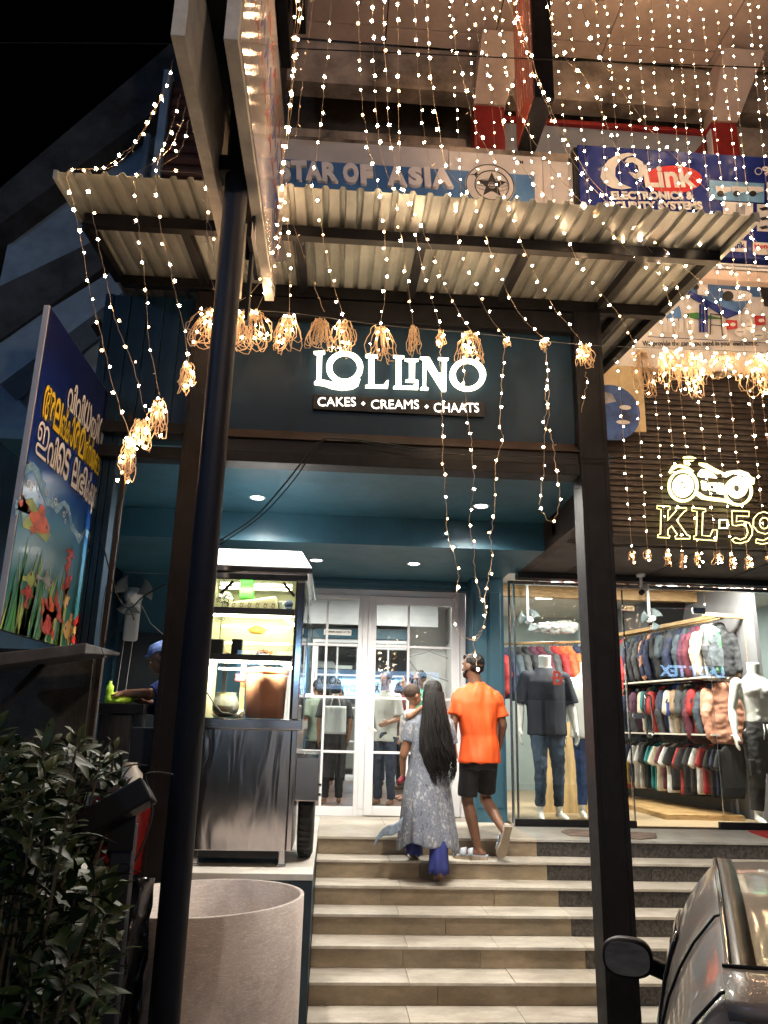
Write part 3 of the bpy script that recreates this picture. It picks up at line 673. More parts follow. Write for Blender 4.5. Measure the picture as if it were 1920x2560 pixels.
# ================================================================== neighbouring house on the left
nb = thing('gabled_house', 'dark pale-blue gabled house beyond the left side of the canopy', 'house', (-5, 9.4, 0))
NW = mat('pale_blue_house_wall', (.22, .33, .46), .8, var=.25, scale=1.2); NR = mat('dark_roof_concrete', (.05, .058, .07), .9, var=.4, scale=2, bump=.3)
def poly9(name, pts, Y, dy, m):
    q = [PY(x, y, Y) for x, y in pts]; t = MB(); t.prism([(p.x, p.z) for p in q], 'y', Y, Y+dy); return t.build(name, m, nb)
poly9('wall', [(-200, 1150), (0, 1075), (0, 700), (30, 560), (420, 250), (560, 250), (560, 1300), (-200, 1300)], 9.4, 3.0, NW)
poly9('roof_slab', [(-60, 520), (0, 470), (425, 110), (470, 140), (470, 215), (0, 560), (-60, 590)], 9.0, 3.4, NR)
poly9('lower_roof', [(-60, 755), (0, 715), (260, 590), (300, 640), (0, 850), (-60, 880)], 8.7, .7, NR)
poly9('lower_band', [(-60, 880), (0, 850), (300, 665), (320, 720), (230, 790), (0, 960)], 8.75, .5, NW)
for (a, b) in (((150, 830), (215, 770)), ):
    poly9('window', [(180, 700), (245, 690), (250, 800), (185, 840)], 8.9, .3, MT['black'])
t = MB()
q = PY(372, 345, 9.3); t.tube([(q.x, 9.25, q.z-2), (q.x, 9.25, q.z)], .05, 8); t.build('drain_pipe', NW, nb)
shut = thing('louvred_window', 'brown louvred window beside the house wall, above the canopy', 'window', (-2.3, 7.6, 6.2))
a = PY(432, 200, 7.6); b_ = PY(512, 440, 7.6)
t = MB(); t.box(a.x, b_.x+.3, 7.62, 7.9, b_.z-.3, a.z); t.build('backing', mat('dark_brown_board', (.045, .022, .018), .6, var=.2), shut)
nsl = 9
for k in range(nsl):
    z = b_.z-.2+(a.z-b_.z+.15)*k/nsl
    t = MB(); t.hull8([(a.x+.02, 7.57, z), (b_.x+.28, 7.57, z), (b_.x+.28, 7.618, z), (a.x+.02, 7.618, z)], [(a.x+.02, 7.60, z+.11), (b_.x+.28, 7.60, z+.11), (b_.x+.28, 7.619, z+.11), (a.x+.02, 7.619, z+.11)]); t.build('slat', mat('brown_slat', (.10, .05, .04), .5, var=.2) if k == 0 else bpy.data.materials['brown_slat'], shut)
t = MB(); t.box(a.x-.1, a.x-.01, 7.55, 7.9, b_.z-.1, a.z+.1); t.build('frame', NW, shut)
# dark boundary wall and yard backdrop to the left
t = MB(); t.box(-9, -2.72, 6.2, 6.4, 0, 3.1); tag(t.build('boundary_wall', mat('mossy_dark_wall', (.05, .045, .035), .9, var=.5, scale=2, bump=.4)), 'dark mossy wall at the left below the poster board', 'wall')
# ================================================================== glowing shop name
LIT = emit('warm_white_sign_glow', (1.0, .93, .62), 4.0)
LITS = emit('white_sign_glow', (1.0, .93, .84), 1.6)
sn = thing('shop_sign', 'glowing white raised letters reading LOLLINO with small line CAKES CREAMS CHAATS below', 'sign', (.4, 5.45, 4.4))
def c4(x, y, Y=5.43):
    p = PY(500+x/1.659, 740+y/1.659, Y); return (p.x, p.z)
FF = facing(0, 5.43, 0)
def lett(name, loops, Y=5.43, m=LIT, ex=.012, parent=sn):
    F = facing(0, Y, 0)
    return curve_loops(name, [[c4(x, y, Y) for x, y in lp] for lp in loops], ex, m, parent, F)
def serif_v(x0, x1, yt, yb, k):   # vertical stem with slab serifs (pixel coords in the traced crop)
    return [(x0-k, yt), (x1+k, yt), (x1+k, yt+6), (x1, yt+10), (x1, yb-10), (x1+k, yb-6), (x1+k, yb), (x0-k, yb), (x0-k, yb-6), (x0, yb-10), (x0, yt+10), (x0-k, yt+6)]
# L with a long swash foot that runs under the O
lett('letter', [[(472, 232), (518, 230), (518, 238), (506, 243), (503, 350), (520, 352), (545, 358), (585, 369), (625, 368), (650, 358), (664, 345), (655, 372), (632, 385), (590, 390), (548, 384), (515, 372), (474, 366), (474, 358), (483, 352), (486, 244), (473, 240)]])
lett('letter', [circ(600, 297, 76, 66, 36), circ(600, 297, 53, 50, 32)])
lett('letter', [[(686, 246), (735, 246), (735, 253), (722, 257), (722, 370), (762, 370), (775, 352), (782, 352), (778, 382), (686, 380), (686, 373), (699, 369), (699, 257), (686, 253)]])
lett('letter', [[(802, 248), (846, 250), (846, 257), (835, 260), (834, 374), (880, 375), (893, 366), (906, 366), (904, 387), (802, 384), (802, 377), (813, 373), (813, 259), (802, 255)]])
lett('letter', [[(850, 262), (905, 263), (905, 269), (891, 273), (890, 348), (905, 352), (905, 358), (853, 356), (853, 350), (868, 347), (868, 272), (850, 268)]])
lett('letter', [[(913, 254), (950, 256), (1004, 350), (1005, 268), (988, 263), (988, 257), (1030, 259), (1030, 265), (1022, 269), (1020, 395), (1004, 395), (938, 290), (936, 378), (946, 383), (946, 390), (914, 388), (914, 382), (924, 377), (925, 264), (913, 260)]])
lett('letter', [circ(1110, 328, 75, 66, 36), circ(1110, 328, 51, 50, 32)])
q0, q1 = c4(470, 405, 5.455), c4(1170, 505, 5.455)
bp = MB(); bp.box(q0[0], q1[0]+.02, 5.452, 5.478, q1[1]+.005, q0[1]-.005); bp.build('back_panel', MT['black'], sn, bevel=.003)
def fit_text(name, s, x0, x1, ybase, ytop, Y, m, parent, ex=.004, bold=.004, conv=c4, space=1.0):
    a = conv(x0, ybase, Y); b = conv(x1, ybase, Y); c = conv(x0, ytop, Y); ang = math.atan2(b[1]-a[1], b[0]-a[0])
    M = facing(a[0], Y, a[1]) @ Matrix.Rotation(ang, 4, 'Z')
    return text(name, s, .1, m, parent, M, ex, bold, fit=(b[0]-a[0], abs(c[1]-a[1])), space=space)
for w_, x0, x1, y0, y1 in (('CAKES', 488, 647, 457, 420), ('CREAMS', 710, 909, 468, 431), ('CHAATS', 971, 1158, 482, 444)):
    fit_text('lettering', w_, x0, x1, y0, y1, 5.447, LITS, sn, bold=.0)
for x, y in ((677, 446), (940, 459)):
    lett('diamond_mark', [[(x, y-9), (x+4, y-4), (x+9, y), (x+4, y+4), (x, y+9), (x-4, y+4), (x-9, y), (x-4, y-4)]], Y=5.447, m=LITS, ex=.003)

# ================================================================== STAR OF ASIA board
MT['vinyl_white'] = mat('aged_white_vinyl', (.60, .55, .52), .3, var=.12, scale=1.5)
MT['blue'] = mat('sky_blue_vinyl', (.07, .18, .38), .35, var=.08)
MT['letter3d'] = mat('cream_plastic_letter', (.80, .72, .68), .35, var=.05)
st = thing('signboard', 'white signboard with blue band and raised STAR OF ASIA letters above the canopy', 'sign', (.8, 6.95, 7.2))
t = MB(); t.box(-.80, 1.02, 6.96, 7.12, 7.18, 8.11); t.build('panel', MT['vinyl_white'], st, bevel=.008)
t = MB(); t.box(1.025, 2.05, 6.96, 7.12, 7.18, 8.09); t.build('panel', MT['vinyl_white'], st, bevel=.008)
t = MB(); t.box(2.05, 2.40, 6.98, 7.12, 7.18, 8.07); t.build('panel', MT['vinyl_white'], st, bevel=.02)
t = MB(); t.box(-.79, 1.96, 6.952, 6.958, 7.22, 7.84); t.build('blue_band', MT['blue'], st, bevel=.002)
def ct(x, y, Y): p = PY(x, y, Y); return (p.x, p.z)
sw = [('S', 700, 728, 452, 404), ('T', 728, 768, 452, 404), ('A', 764, 806, 454, 406), ('R', 806, 846, 456, 408), ('O', 858, 898, 460, 410), ('F', 902, 934, 462, 414),
      ('A', 968, 1018, 466, 418), ('S', 1022, 1058, 467, 420), ('I', 1062, 1078, 468, 420), ('A', 1080, 1134, 470, 422)]
for ch, x0, x1, yb, yt in sw:
    fit_text('letter', ch, x0, x1, yb, yt, 6.93, MT['letter3d'], st, ex=.022, bold=.0065, conv=ct)
text('trade_mark', 'TM', .06, BK, st, facing(1.76, 6.945, 7.97), .001, .001)
rc = (1.47, 7.67)
def ring(parent, Y, cx_, cz_, r_out, r_in, m, name='ring'):
    return curve_loops(name, [circ(cx_, cz_, r_out), circ(cx_, cz_, r_in)] if r_in else [circ(cx_, cz_, r_out)], .002, m, parent, facing(0, Y, 0))
ring(st, 6.947, rc[0], rc[1], .27, 0, MT['vinyl_white'], 'roundel')
ring(st, 6.942, rc[0], rc[1], .265, .255, BK); ring(st, 6.942, rc[0]+.02, rc[1], .19, .180, BK)
star = []
for k in range(10):
    a = pi/2+2*pi*k/10; r = .165 if k % 2 == 0 else .068; star.append((rc[0]+.02+r*cos(a), rc[1]+r*sin(a)))
curve_loops('star_emblem', [star, circ(rc[0]+.02, rc[1], .043)], .003, BK, st, facing(0, 6.941, 0))
ring(st, 6.940, rc[0]+.02, rc[1], .032, .026, BK)
for k in (-1, 0, 1):
    curve_loops('globe_line', [circ(rc[0]+.02, rc[1], .19, .02+.06*abs(k)), circ(rc[0]+.02, rc[1], .186, .014+.06*abs(k))], .001, BK, st, facing(0, 6.9435, 0))
curve_loops('plane_mark', [[(1.24, 7.78), (1.30, 7.80), (1.33, 7.83), (1.335, 7.80), (1.37, 7.79), (1.33, 7.785), (1.32, 7.75), (1.30, 7.785)]], .001, BK, st, facing(0, 6.942, 0))

# ================================================================== E Link electronics board
MT['navy'] = mat('navy_vinyl', (.012, .025, .16), .25, var=.08, scale=2); MT['redv'] = mat('red_vinyl', (.55, .03, .03), .3, var=.04)
el = thing('signboard', 'navy blue electronics signboard with white crescent logo and red oval reading Link', 'sign', (4.5, 6.9, 6.95))
t = MB(); t.box(2.44, 7.4, 6.91, 7.12, 6.93, 8.24); t.build('panel', MT['navy'], el, bevel=.006)
t = MB(); t.box(2.40, 2.438, 6.93, 7.12, 6.93, 8.22); t.build('side_edge', MT['black'], el)
def tr(x, y): p = PY(1080+x/1.975, y/1.975, 6.9); return (p.x, p.z)
def sh2(name, loops, m, Y=6.9, ex=.002, parent=el, f=tr): return curve_loops(name, [[f(x, y) for x, y in lp] for lp in loops], ex, m, parent, facing(0, Y, 0))
cres = [(1010, 762), (970, 755), (920, 762), (870, 790), (840, 830), (832, 875), (850, 905), (890, 928), (940, 935), (985, 928), (930, 905), (905, 870), (905, 830), (925, 795), (960, 775)]
sh2('crescent_logo', [cres], mat('white_print', (.62, .6, .58), .3, var=.04))
sh2('crescent_logo', [[(950, 800), (965, 780), (1000, 775), (1040, 800), (1055, 850), (1035, 885), (1000, 880), (970, 850), (985, 850), (1005, 860), (1022, 845), (1015, 815), (990, 800), (970, 805)]], bpy.data.materials['white_print'])
sh2('red_oval', [circ(1190, 885, 145, 68)], MT['redv'], Y=6.902)
fit_text('lettering', 'Link', 1080+1055/1.975, 1080+1310/1.975, 925/1.975, 815/1.975, 6.895, bpy.data.materials['white_print'], el, bold=.003, conv=ct, ex=.003)
fit_text('lettering', 'ELECTRONICS &', 1080+888/1.975, 1080+1298/1.975, 985/1.975, 945/1.975, 6.9, bpy.data.materials['white_print'], el, bold=.004, conv=ct)
fit_text('lettering', 'SECURITY SYSTEMS', 1080+850/1.975, 1080+1340/1.975, 1035/1.975, 995/1.975, 6.9, bpy.data.materials['white_print'], el, bold=.004, conv=ct)
fit_text('lettering', '9746 58', 1080+1635/1.975, 1080+1900/1.975, 860/1.975, 822/1.975, 6.9, bpy.data.materials['white_print'], el, bold=.002, conv=ct)
LB = mat('light_blue_print', (.16, .34, .55), .3, var=.15, scale=6); GY = mat('grey_print', (.28, .28, .3), .4, var=.3, scale=12)
def rectp(name, x0, y0, x1, y1, m, parent=el, Y=6.9, f=tr): return sh2(name, [[(x0, y0), (x1, y0+(x1-x0)*.06), (x1, y1+(x1-x0)*.06), (x0, y1)]], m, Y, .002, parent, f)
rectp('photo_panel', 1370, 890, 1640, 985, LB); rectp('photo_panel', 1437, 995, 1585, 1075, bpy.data.materials['white_print']); rectp('photo_panel', 1605, 1008, 1800, 1140, bpy.data.materials['white_print']); rectp('photo_panel', 1655, 900, 1900, 985, bpy.data.materials['white_print'])
for x in (1415, 1495, 1575): sh2('camera_print', [[(x-18, 920), (x+60, 925), (x+62, 945), (x+20, 958), (x-10, 950)]], bpy.data.materials['white_print'], 6.896); sh2('camera_print', [circ(x+8, 958, 17, 14)], BK, 6.894)
sh2('device_print', [[(1500, 1010), (1545, 1012), (1545, 1060), (1500, 1056)]], GY, 6.896)
for y in (1030, 1078, 1122): sh2('camera_print', [[(1615, y), (1650, y-8), (1660, y+5), (1630, y+12)]], BK, 6.896); sh2('camera_print', [[(1680, y+3), (1715, y-5), (1725, y+8), (1695, y+15)]], BK, 6.896)
sh2('phone_mark', [circ(1612, 845, 18), circ(1612, 845, 15)], bpy.data.materials['white_print'])
rectp('logo_strip', 1470, 1185, 1552, 1240, bpy.data.materials['white_print']); rectp('logo_strip', 1585, 1195, 1760, 1255, bpy.data.materials['white_print'])
fit_text('lettering', 'ink', 1080+1498/1.975, 1080+1548/1.975, 1225/1.975, 1195/1.975, 6.894, MT['navy'], el, bold=.002, conv=ct)
fit_text('lettering', 'Honeywell', 1080+1597/1.975, 1080+1750/1.975, 1235/1.975, 1203/1.975, 6.894, MT['redv'], el, bold=.001, conv=ct)

# ================================================================== lower banner: We provide the care...
bn = thing('banner', 'wide banner of security products with the line about care in your own home', 'banner', (5, 6.98, 5.63))
MT['banner'] = mat('banner_white', (.52, .50, .48), .45, var=.08)
t = MB(); t.box(2.27, 7.4, 6.97, 6.99, 5.63, 6.60); t.build('sheet', MT['banner'], bn)
def tb(x, y): p = PY(1500+x/3.95, 640+y/3.95, 6.96); return (p.x, p.z)
def sb_(name, loops, m, Y=6.96): return curve_loops(name, [[tb(x, y) for x, y in lp] for lp in loops], .0015, m, bn, facing(0, Y, 0))
BS = mat('banner_sky_blue', (.06, .16, .36), .4, var=.35, scale=3); GN = mat('banner_green', (.03, .14, .03), .5, var=.2); RD = mat('banner_red', (.4, .02, .02), .4, var=.1); WP = bpy.data.materials['white_print']
sb_('sky_print', [[(700, 190), (1150, 200), (1800, 260), (1800, 420), (1500, 400), (1380, 570), (1250, 620), (1050, 480), (860, 370), (600, 520)]], BS)
sb_('wedge_print', [[(880, 340), (1120, 470), (1380, 570), (1250, 620), (1060, 500), (860, 400)]], MT['navy'], 6.957)
sb_('green_print', [[(830, 570), (960, 560), (1230, 625), (900, 620)]], GN, 6.957)
sb_('drop_print', [[(650, 600), (720, 540), (780, 490), (800, 560), (800, 640), (660, 640)]], BS, 6.957)
sb_('cabinet_print', [[(960, 220), (1060, 230), (1060, 400), (960, 380)]], WP, 6.954); sb_('cabinet_print', [circ(945, 310, 28)], BK, 6.951)
for x in (640, 690, 745, 800, 860, 905): sb_('filter_print', [[(x-20, 620), (x+20, 622), (x+20, 755), (x-20, 750)]], WP, 6.953)
for x in (990, 1020, 1050): sb_('filter_print', [[(x-14, 480), (x+10, 480), (x+10, 760), (x-14, 755)]], MT['navy'], 6.952)
sb_('rack_print', [[(1085, 570), (1195, 580), (1210, 790), (1200, 790), (1185, 590), (1095, 580), (1090, 780), (1080, 780)]], BK, 6.952); sb_('rack_print', [[(1085, 680), (1200, 690), (1200, 697), (1085, 687)]], BK, 6.951)
sb_('camera_print', [[(1200, 330), (1450, 350), (1500, 380), (1500, 440), (1330, 450), (1240, 400)]], WP, 6.954); sb_('camera_print', [circ(1260, 400, 55, 50)], BK, 6.951)
for x, y in ((1300, 680), (1580, 640)): sb_('call_point_print', [[(x-60, y-50), (x+50, y-40), (x+55, y+40), (x-50, y+50)]], RD, 6.953); sb_('call_point_print', [circ(x+8, y, 26, 18)], WP, 6.951)
for x, y in ((1380, 755), (1480, 700), (1560, 790)): sb_('detector_print', [circ(x, y, 55, 42)], WP, 6.950); sb_('detector_print', [circ(x, y, 40, 6)], GY, 6.948)
sb_('dark_device_print', [[(1570, 280), (1800, 290), (1800, 520), (1620, 500)]], BK, 6.953)
sb_('rule_line', [[(470, 795), (1500, 850), (1800, 866), (1800, 871), (1500, 855), (470, 800)]], MT['navy'], 6.956)
def tbp(x, y, Y): p = PY(1500+x/3.95, 640+y/3.95, Y); return (p.x, p.z)
fit_text('lettering', 'We provide the care you need in your own home.', 425, 1570, 900, 838, 6.955, BK, bn, bold=.0, conv=tbp)
# beige poster with blue round picture on the pier
bp2 = thing('banner', 'cream banner with a round blue picture beside the steel post', 'banner', (2.6, 6.98, 4.9))
t = MB(); q = tb(415, 1730); q2 = tb(390, 960); t.box(2.245, q2[0]+.02, 6.975, 6.99, q[1], 5.628); t.build('sheet', mat('cream_banner', (.46, .36, .2), .45, var=.25, scale=1.2), bp2)
pc = tb(110, 1540)
curve_loops('round_picture', [circ(pc[0], pc[1], .30, .30)], .001, mat('blue_sky_print', (.03, .09, .30), .4, var=.5, scale=7), bp2, facing(0, 6.97, 0))
curve_loops('cloud_print', [circ(pc[0]+.15, pc[1]+.06, .06, .025)], .001, WP, bp2, facing(0, 6.968, 0)); curve_loops('cloud_print', [circ(pc[0]+.12, pc[1]-.10, .07, .022)], .001, WP, bp2, facing(0, 6.968, 0)); curve_loops('roof_print', [[(pc[0]-.2, pc[1]+.05), (pc[0]+.06, pc[1]+.12), (pc[0]+.02, pc[1]+.2), (pc[0]-.2, pc[1]+.25)]], .001, GY, bp2, facing(0, 6.968, 0))

# ================================================================== KL 59 neon sign with motorcycle
NE = emit('yellow_neon', (1.0, .84, .26), 2.2); NW2 = emit('white_neon', (1.0, .95, .62), 1.9)
kl = thing('neon_sign', 'glowing yellow motorcycle over outlined letters KL 59 on the slatted wall', 'sign', (3.8, 7.0, 4.0))
KY = 6.985
def tk(x, y): p = PY(1400+x/2.765, 640+y/2.765, KY); return (p.x, p.z)
def kshape(name, loops, m, Y=KY, ex=.010): return curve_loops(name, [[tk(x, y) for x, y in lp] for lp in loops], ex, m, kl, facing(0, Y, 0))
def outline(name, lp, w=.011, m=NE):
    pts = [Vector((*[tk(x, y)[0]], KY-.02, tk(x, y)[1])) for x, y in lp]; mb = MB(); mb.tube(pts+[pts[0], pts[1]], w/2, 5, cap=False); return mb.build(name, m, kl, smooth=True)
K_ = [(665, 1730), (755, 1735), (755, 1755), (742, 1760), (738, 1830), (800, 1760), (790, 1745), (868, 1745), (868, 1762), (852, 1770), (800, 1830), (870, 1930), (892, 1940), (892, 1958), (792, 1958), (790, 1940), (805, 1930), (765, 1870), (740, 1895), (738, 1930), (752, 1938), (750, 1952), (668, 1948), (672, 1930), (688, 1925), (692, 1755), (665, 1750)]
L_ = [(905, 1745), (1000, 1752), (1000, 1770), (980, 1775), (975, 1935), (1030, 1940), (1050, 1895), (1080, 1898), (1075, 1972), (918, 1960), (918, 1940), (935, 1935), (940, 1770), (905, 1765)]
FIVE = [(1180, 1765), (1300, 1770), (1298, 1805), (1215, 1800), (1212, 1840), (1250, 1835), (1300, 1850), (1322, 1890), (1320, 1930), (1290, 1975), (1240, 1990), (1200, 1985), (1180, 1965), (1205, 1950), (1240, 1965), (1275, 1950), (1290, 1915), (1280, 1875), (1250, 1860), (1210, 1868), (1185, 1865)]
NO_ = [(1400, 1772), (1440, 1785), (1480, 1820), (1495, 1870), (1480, 1940), (1440, 1985), (1390, 1995), (1345, 1985), (1350, 1960), (1395, 1970), (1435, 1950), (1455, 1910), (1410, 1925), (1360, 1910), (1328, 1870), (1330, 1820), (1360, 1785)]
for nm, lp in (('letter_outline', K_), ('letter_outline', L_), ('digit_outline', FIVE), ('digit_outline', NO_)): outline(nm, lp)
outline('digit_outline', circ(1405, 1850, 32, 38, 20))
outline('dot_outline', [(1095, 1828), (1150, 1828), (1150, 1885), (1095, 1885)], .016, NW2)
def bk(x, y): return (x, y)
kshape('wheel', [circ(850, 1590, 105, 112, 40), circ(850, 1590, 88, 94, 36)], NE); kshape('wheel', [circ(850, 1590, 72, 78, 32), circ(850, 1585, 24, 26, 20)], NW2); kshape('wheel', [circ(850, 1585, 14, 15, 14)], NE)
kshape('wheel', [circ(1232, 1628, 98, 100, 40), circ(1232, 1628, 82, 84, 36)], NE); kshape('wheel', [circ(1225, 1600, 70, 74, 32), circ(1220, 1605, 22, 24, 20)], NW2)
kshape('fender', [[(750, 1495), (775, 1450), (830, 1440), (890, 1460), (925, 1490), (910, 1500), (870, 1470), (820, 1460), (785, 1475), (765, 1505)]], NE, ex=.006)
kshape('fender', [[(1120, 1520), (1150, 1490), (1240, 1480), (1300, 1500), (1335, 1550), (1330, 1580), (1300, 1560), (1270, 1520), (1200, 1505), (1150, 1530)]], NW2, ex=.006)
kshape('fuel_tank', [[(955, 1500), (975, 1475), (1010, 1478), (1060, 1505), (1085, 1535), (1030, 1530), (980, 1530), (955, 1520)]], NW2)
kshape('handlebar', [[(850, 1390), (900, 1385), (940, 1400), (920, 1418), (895, 1415), (890, 1445), (860, 1440), (858, 1410)]], NE)
kshape('seat', [[(960, 1430), (1010, 1435), (1060, 1465), (1110, 1490), (1130, 1500), (1090, 1505), (1030, 1475), (965, 1445)]], NE)
kshape('engine', [[(975, 1555), (1010, 1560), (1015, 1620), (985, 1615)]], NW2); kshape('engine', [[(1020, 1570), (1080, 1568), (1085, 1625), (1030, 1620)], circ(1050, 1597, 15)], NW2); kshape('engine', [[(1090, 1570), (1130, 1575), (1125, 1650), (1085, 1640)]], NW2, KY-.002)
kshape('exhaust', [[(950, 1630), (1000, 1660), (1100, 1675), (1180, 1690), (1200, 1720), (1140, 1700), (1040, 1690), (980, 1680), (945, 1655)]], NE)
kshape('tail_lamp', [[(1290, 1520), (1340, 1540), (1335, 1580), (1300, 1575)]], NE, KY-.012)
t = MB(); t.box(PY(1540, 1300, 7.01).x, 7.2, 6.996, 7.001, 3.87, 3.9); t.build('cable_tray', MT['black'], kl)

# ================================================================== double sign panels across the round pole
PZB, PZT = 5.0, 6.42
sp = thing('sign_panels', 'pair of tall white boards fixed either side of the round pole, seen from below', 'sign', (-.69, 3.85, PZB))
MT['vinyl_gloss'] = mat('glossy_white_flex', (.62, .56, .54), .13, var=.05, scale=2, bump=.02, bscale=6, stretch=(1, 1, .25), coat=.5)
MT['board_edge'] = mat('cream_box_edge', (.60, .55, .48), .6, var=.2, scale=5, bump=.15, bscale=20)
for (a, b) in ((-.84, -.775), (-.605, -.54)):
    t = MB(); t.box(a, b, 2.8, 5.02, PZB, PZT); t.build('board', MT['board_edge'], sp, bevel=.004)
t = MB(); t.box(-.538, -.533, 2.84, 5.0, PZB+.03, PZT-.03); fc = t.build('printed_face', MT['vinyl_gloss'], sp)
RP = mat('red_stripe_print', (.55, .12, .10), .2, var=.1); BP = mat('blue_stripe_print', (.14, .16, .42), .2, var=.1)
FX = facing(-.5315, 0, 0, '+x')
for k, (y0, zc, hh, m) in enumerate(((3.0, 6.1, .10, RP), (3.0, 5.86, .16, BP), (3.0, 5.6, .08, RP))):
    for j in range(9):
        yy = 2.95+j*.21
        curve_loops('stripe_print', [[(yy, zc-hh), (yy+.10, zc+hh*.6), (yy+.19, zc-hh*.4), (yy+.10, zc-hh*.2)]], .0008, m, fc, FX)
curve_loops('roundel_print', [circ(4.72, 5.42, .22), circ(4.72, 5.42, .185)], .0008, BP, fc, FX); curve_loops('roundel_print', [circ(4.72, 5.42, .12), circ(4.72, 5.42, .10)], .0008, BK, fc, FX); curve_loops('roundel_print', [circ(4.72, 5.42, .05)], .0008, BK, fc, FX)
t = MB(); t.box(-.77, -.61, 2.95, 4.9, 5.55, 5.62); t.box(-.77, -.61, 3.78, 3.92, 5.1, 5.2); t.build('cross_bracket', MT['steel_dark'], sp)
ps = thing('round_pole', 'round navy steel pole in the foreground rising between the two sign boards', 'pole', (-.672, 3.85, 0))
t = MB(); t.lathe([(.068, 0), (.068, 5.02), (.066, 6.3)], (-.674, 3.85, 0), 32); t.build('shaft', MT['pole'], ps, smooth=True)
t = MB(); t.lathe([(.12, 0), (.12, .012), (.07, .012)], (-.674, 3.85, 0), 24); t.build('base_plate', MT['pole'], ps)
t = MB(); t.box(-.60, -.575, 3.9, 4.35, 4.75, 4.86); t.box(-.60, -.58, 4.05, 4.12, 4.3, 5.2); t.build('bracket', MT['steel_dark'], ps)
# projecting dark signs higher up
pj = thing('projecting_sign', 'dark box sign projecting from the wall above, just right of the white boards', 'sign', (-.79, 6, 8))
t = MB(); t.box(-.86, -.735, 4.2, 6.60, 8.0, 9.6); t.build('box', MT['steel_dark'], pj, bevel=.006)
t = MB(); t.box(-.715, -.625, 4.0, 5.93, 8.0, 9.6); t.build('box', MT['black'], pj, bevel=.006)
pj2 = thing('projecting_sign', 'dark box sign with a glowing white and blue oval at the very top', 'sign', (-.53, 5, 8))
t = MB(); t.box(-.585, -.475, 3.6, 5.59, 8.05, 9.5); t.build('box', MT['black'], pj2, bevel=.006)
t = MB(); _pts = circ(4.75, 8.65, .55, .40, 40); t.prism(_pts, 'x', -.470, -.455); t.build('lit_oval', emit('white_oval_glow', (.85, .9, 1), 3.0), pj2)
t = MB(); t.prism(circ(4.75, 8.65, .42, .26, 40), 'x', -.4545, -.452); t.build('blue_oval', emit('blue_oval_glow', (.03, .06, .5), 1.2), pj2)
rs = thing('projecting_sign', 'red faced box sign projecting from the building in the upper middle', 'sign', (1.9, 6.6, 8.2))
t = MB(); t.box(1.80, 2.0, 6.26, 7.02, 8.2, 10.4); t.build('box', MT['steel_dark'], rs, bevel=.006)
t = MB(); t.box(1.788, 1.799, 6.28, 7.0, 8.22, 10.38); f_ = t.build('red_face', mat('red_flex', (.33, .05, .03), .35, var=.15, scale=3), rs)
for k in range(7):
    t = MB(); t.tube([(1.785, 6.33+k*.09, 8.4+.02*k), (1.785, 6.40+k*.09, 9.2), (1.785, 6.36+k*.09, 10.2)], .006, 4); t.build('line_print', mat('pale_line_print', (.55, .28, .2), .5, var=0) if k == 0 else bpy.data.materials['pale_line_print'], f_)

# ================================================================== aquarium poster board at left
pb = thing('poster_board', 'blue advertising board with Malayalam lettering and pictures of ornamental fish', 'poster', (-1.78, 5, 2.5))
A0, A1, B0, B1 = 4.25, 5.76, 2.50, 4.44
t = MB(); t.box(-1.825, -1.790, A0, A1, B0, B1); t.build('board', mat('grey_board_edge', (.42, .43, .47), .5, var=.1), pb, bevel=.003)
def postermat():
    m, nt, b = _mat('poster_print'); N = nt.nodes; L = nt.links
    b.inputs['Roughness'].default_value = .16; b.inputs['Coat Weight'].default_value = .4; b.inputs['Coat Roughness'].default_value = .12
    tc = N.new('ShaderNodeTexCoord'); sx = N.new('ShaderNodeSeparateXYZ'); L.new(tc.outputs['Generated'], sx.inputs[0])
    nz = N.new('ShaderNodeTexNoise'); nz.inputs['Scale'].default_value = 4; nz.inputs['Detail'].default_value = 4; L.new(tc.outputs['Generated'], nz.inputs['Vector'])
    a = N.new('ShaderNodeMath'); a.operation = 'MULTIPLY_ADD'; L.new(nz.outputs[0], a.inputs[0]); a.inputs[1].default_value = .16; L.new(sx.outputs['Z'], a.inputs[2])
    r = N.new('ShaderNodeValToRGB'); L.new(a.outputs[0], r.inputs[0]); e = r.color_ramp.elements
    e[0].position = .05; e[0].color = (.05, .22, .12, 1); e[1].position = 1.0; e[1].color = (.006, .010, .07, 1)
    for p, c_ in ((.22, (.04, .17, .20, 1)), (.36, (.08, .22, .34, 1)), (.45, (.07, .24, .46, 1)), (.53, (.02, .11, .42, 1)), (.62, (.004, .03, .26, 1))):
        x = e.new(p); x.color = c_
    L.new(r.outputs[0], b.inputs['Base Color'])
    w = N.new('ShaderNodeTexWave'); w.inputs['Scale'].default_value = 60; w.bands_direction = 'Z'; L.new(tc.outputs['Generated'], w.inputs['Vector'])
    bp_ = N.new('ShaderNodeBump'); bp_.inputs['Strength'].default_value = .05; bp_.inputs['Distance'].default_value = .01; L.new(w.outputs[0], bp_.inputs['Height']); L.new(bp_.outputs[0], b.inputs['Normal'])
    return m
t = MB(); t.box(-1.789, -1.786, A0+.012, A1-.008, B0+.01, B1-.008); pf = t.build('printed_sheet', postermat(), pb)
PW, PH = A1-A0, B1-B0
def uv(u, v): return (A0+u*PW, B0+v*PH)
def pshape(name, loops, m, lay=1): return curve_loops(name, [[uv(u, v) for u, v in lp] for lp in loops], .0004, m, pf, facing(-1.786+.0011*lay, 0, 0, '+x'))
PWt = mat('poster_white', (.8, .78, .76), .3, var=0); PYl = mat('poster_yellow', (.85, .62, .03), .3, var=0); PBk = mat('poster_outline', (.01, .008, .01), .4, var=0)
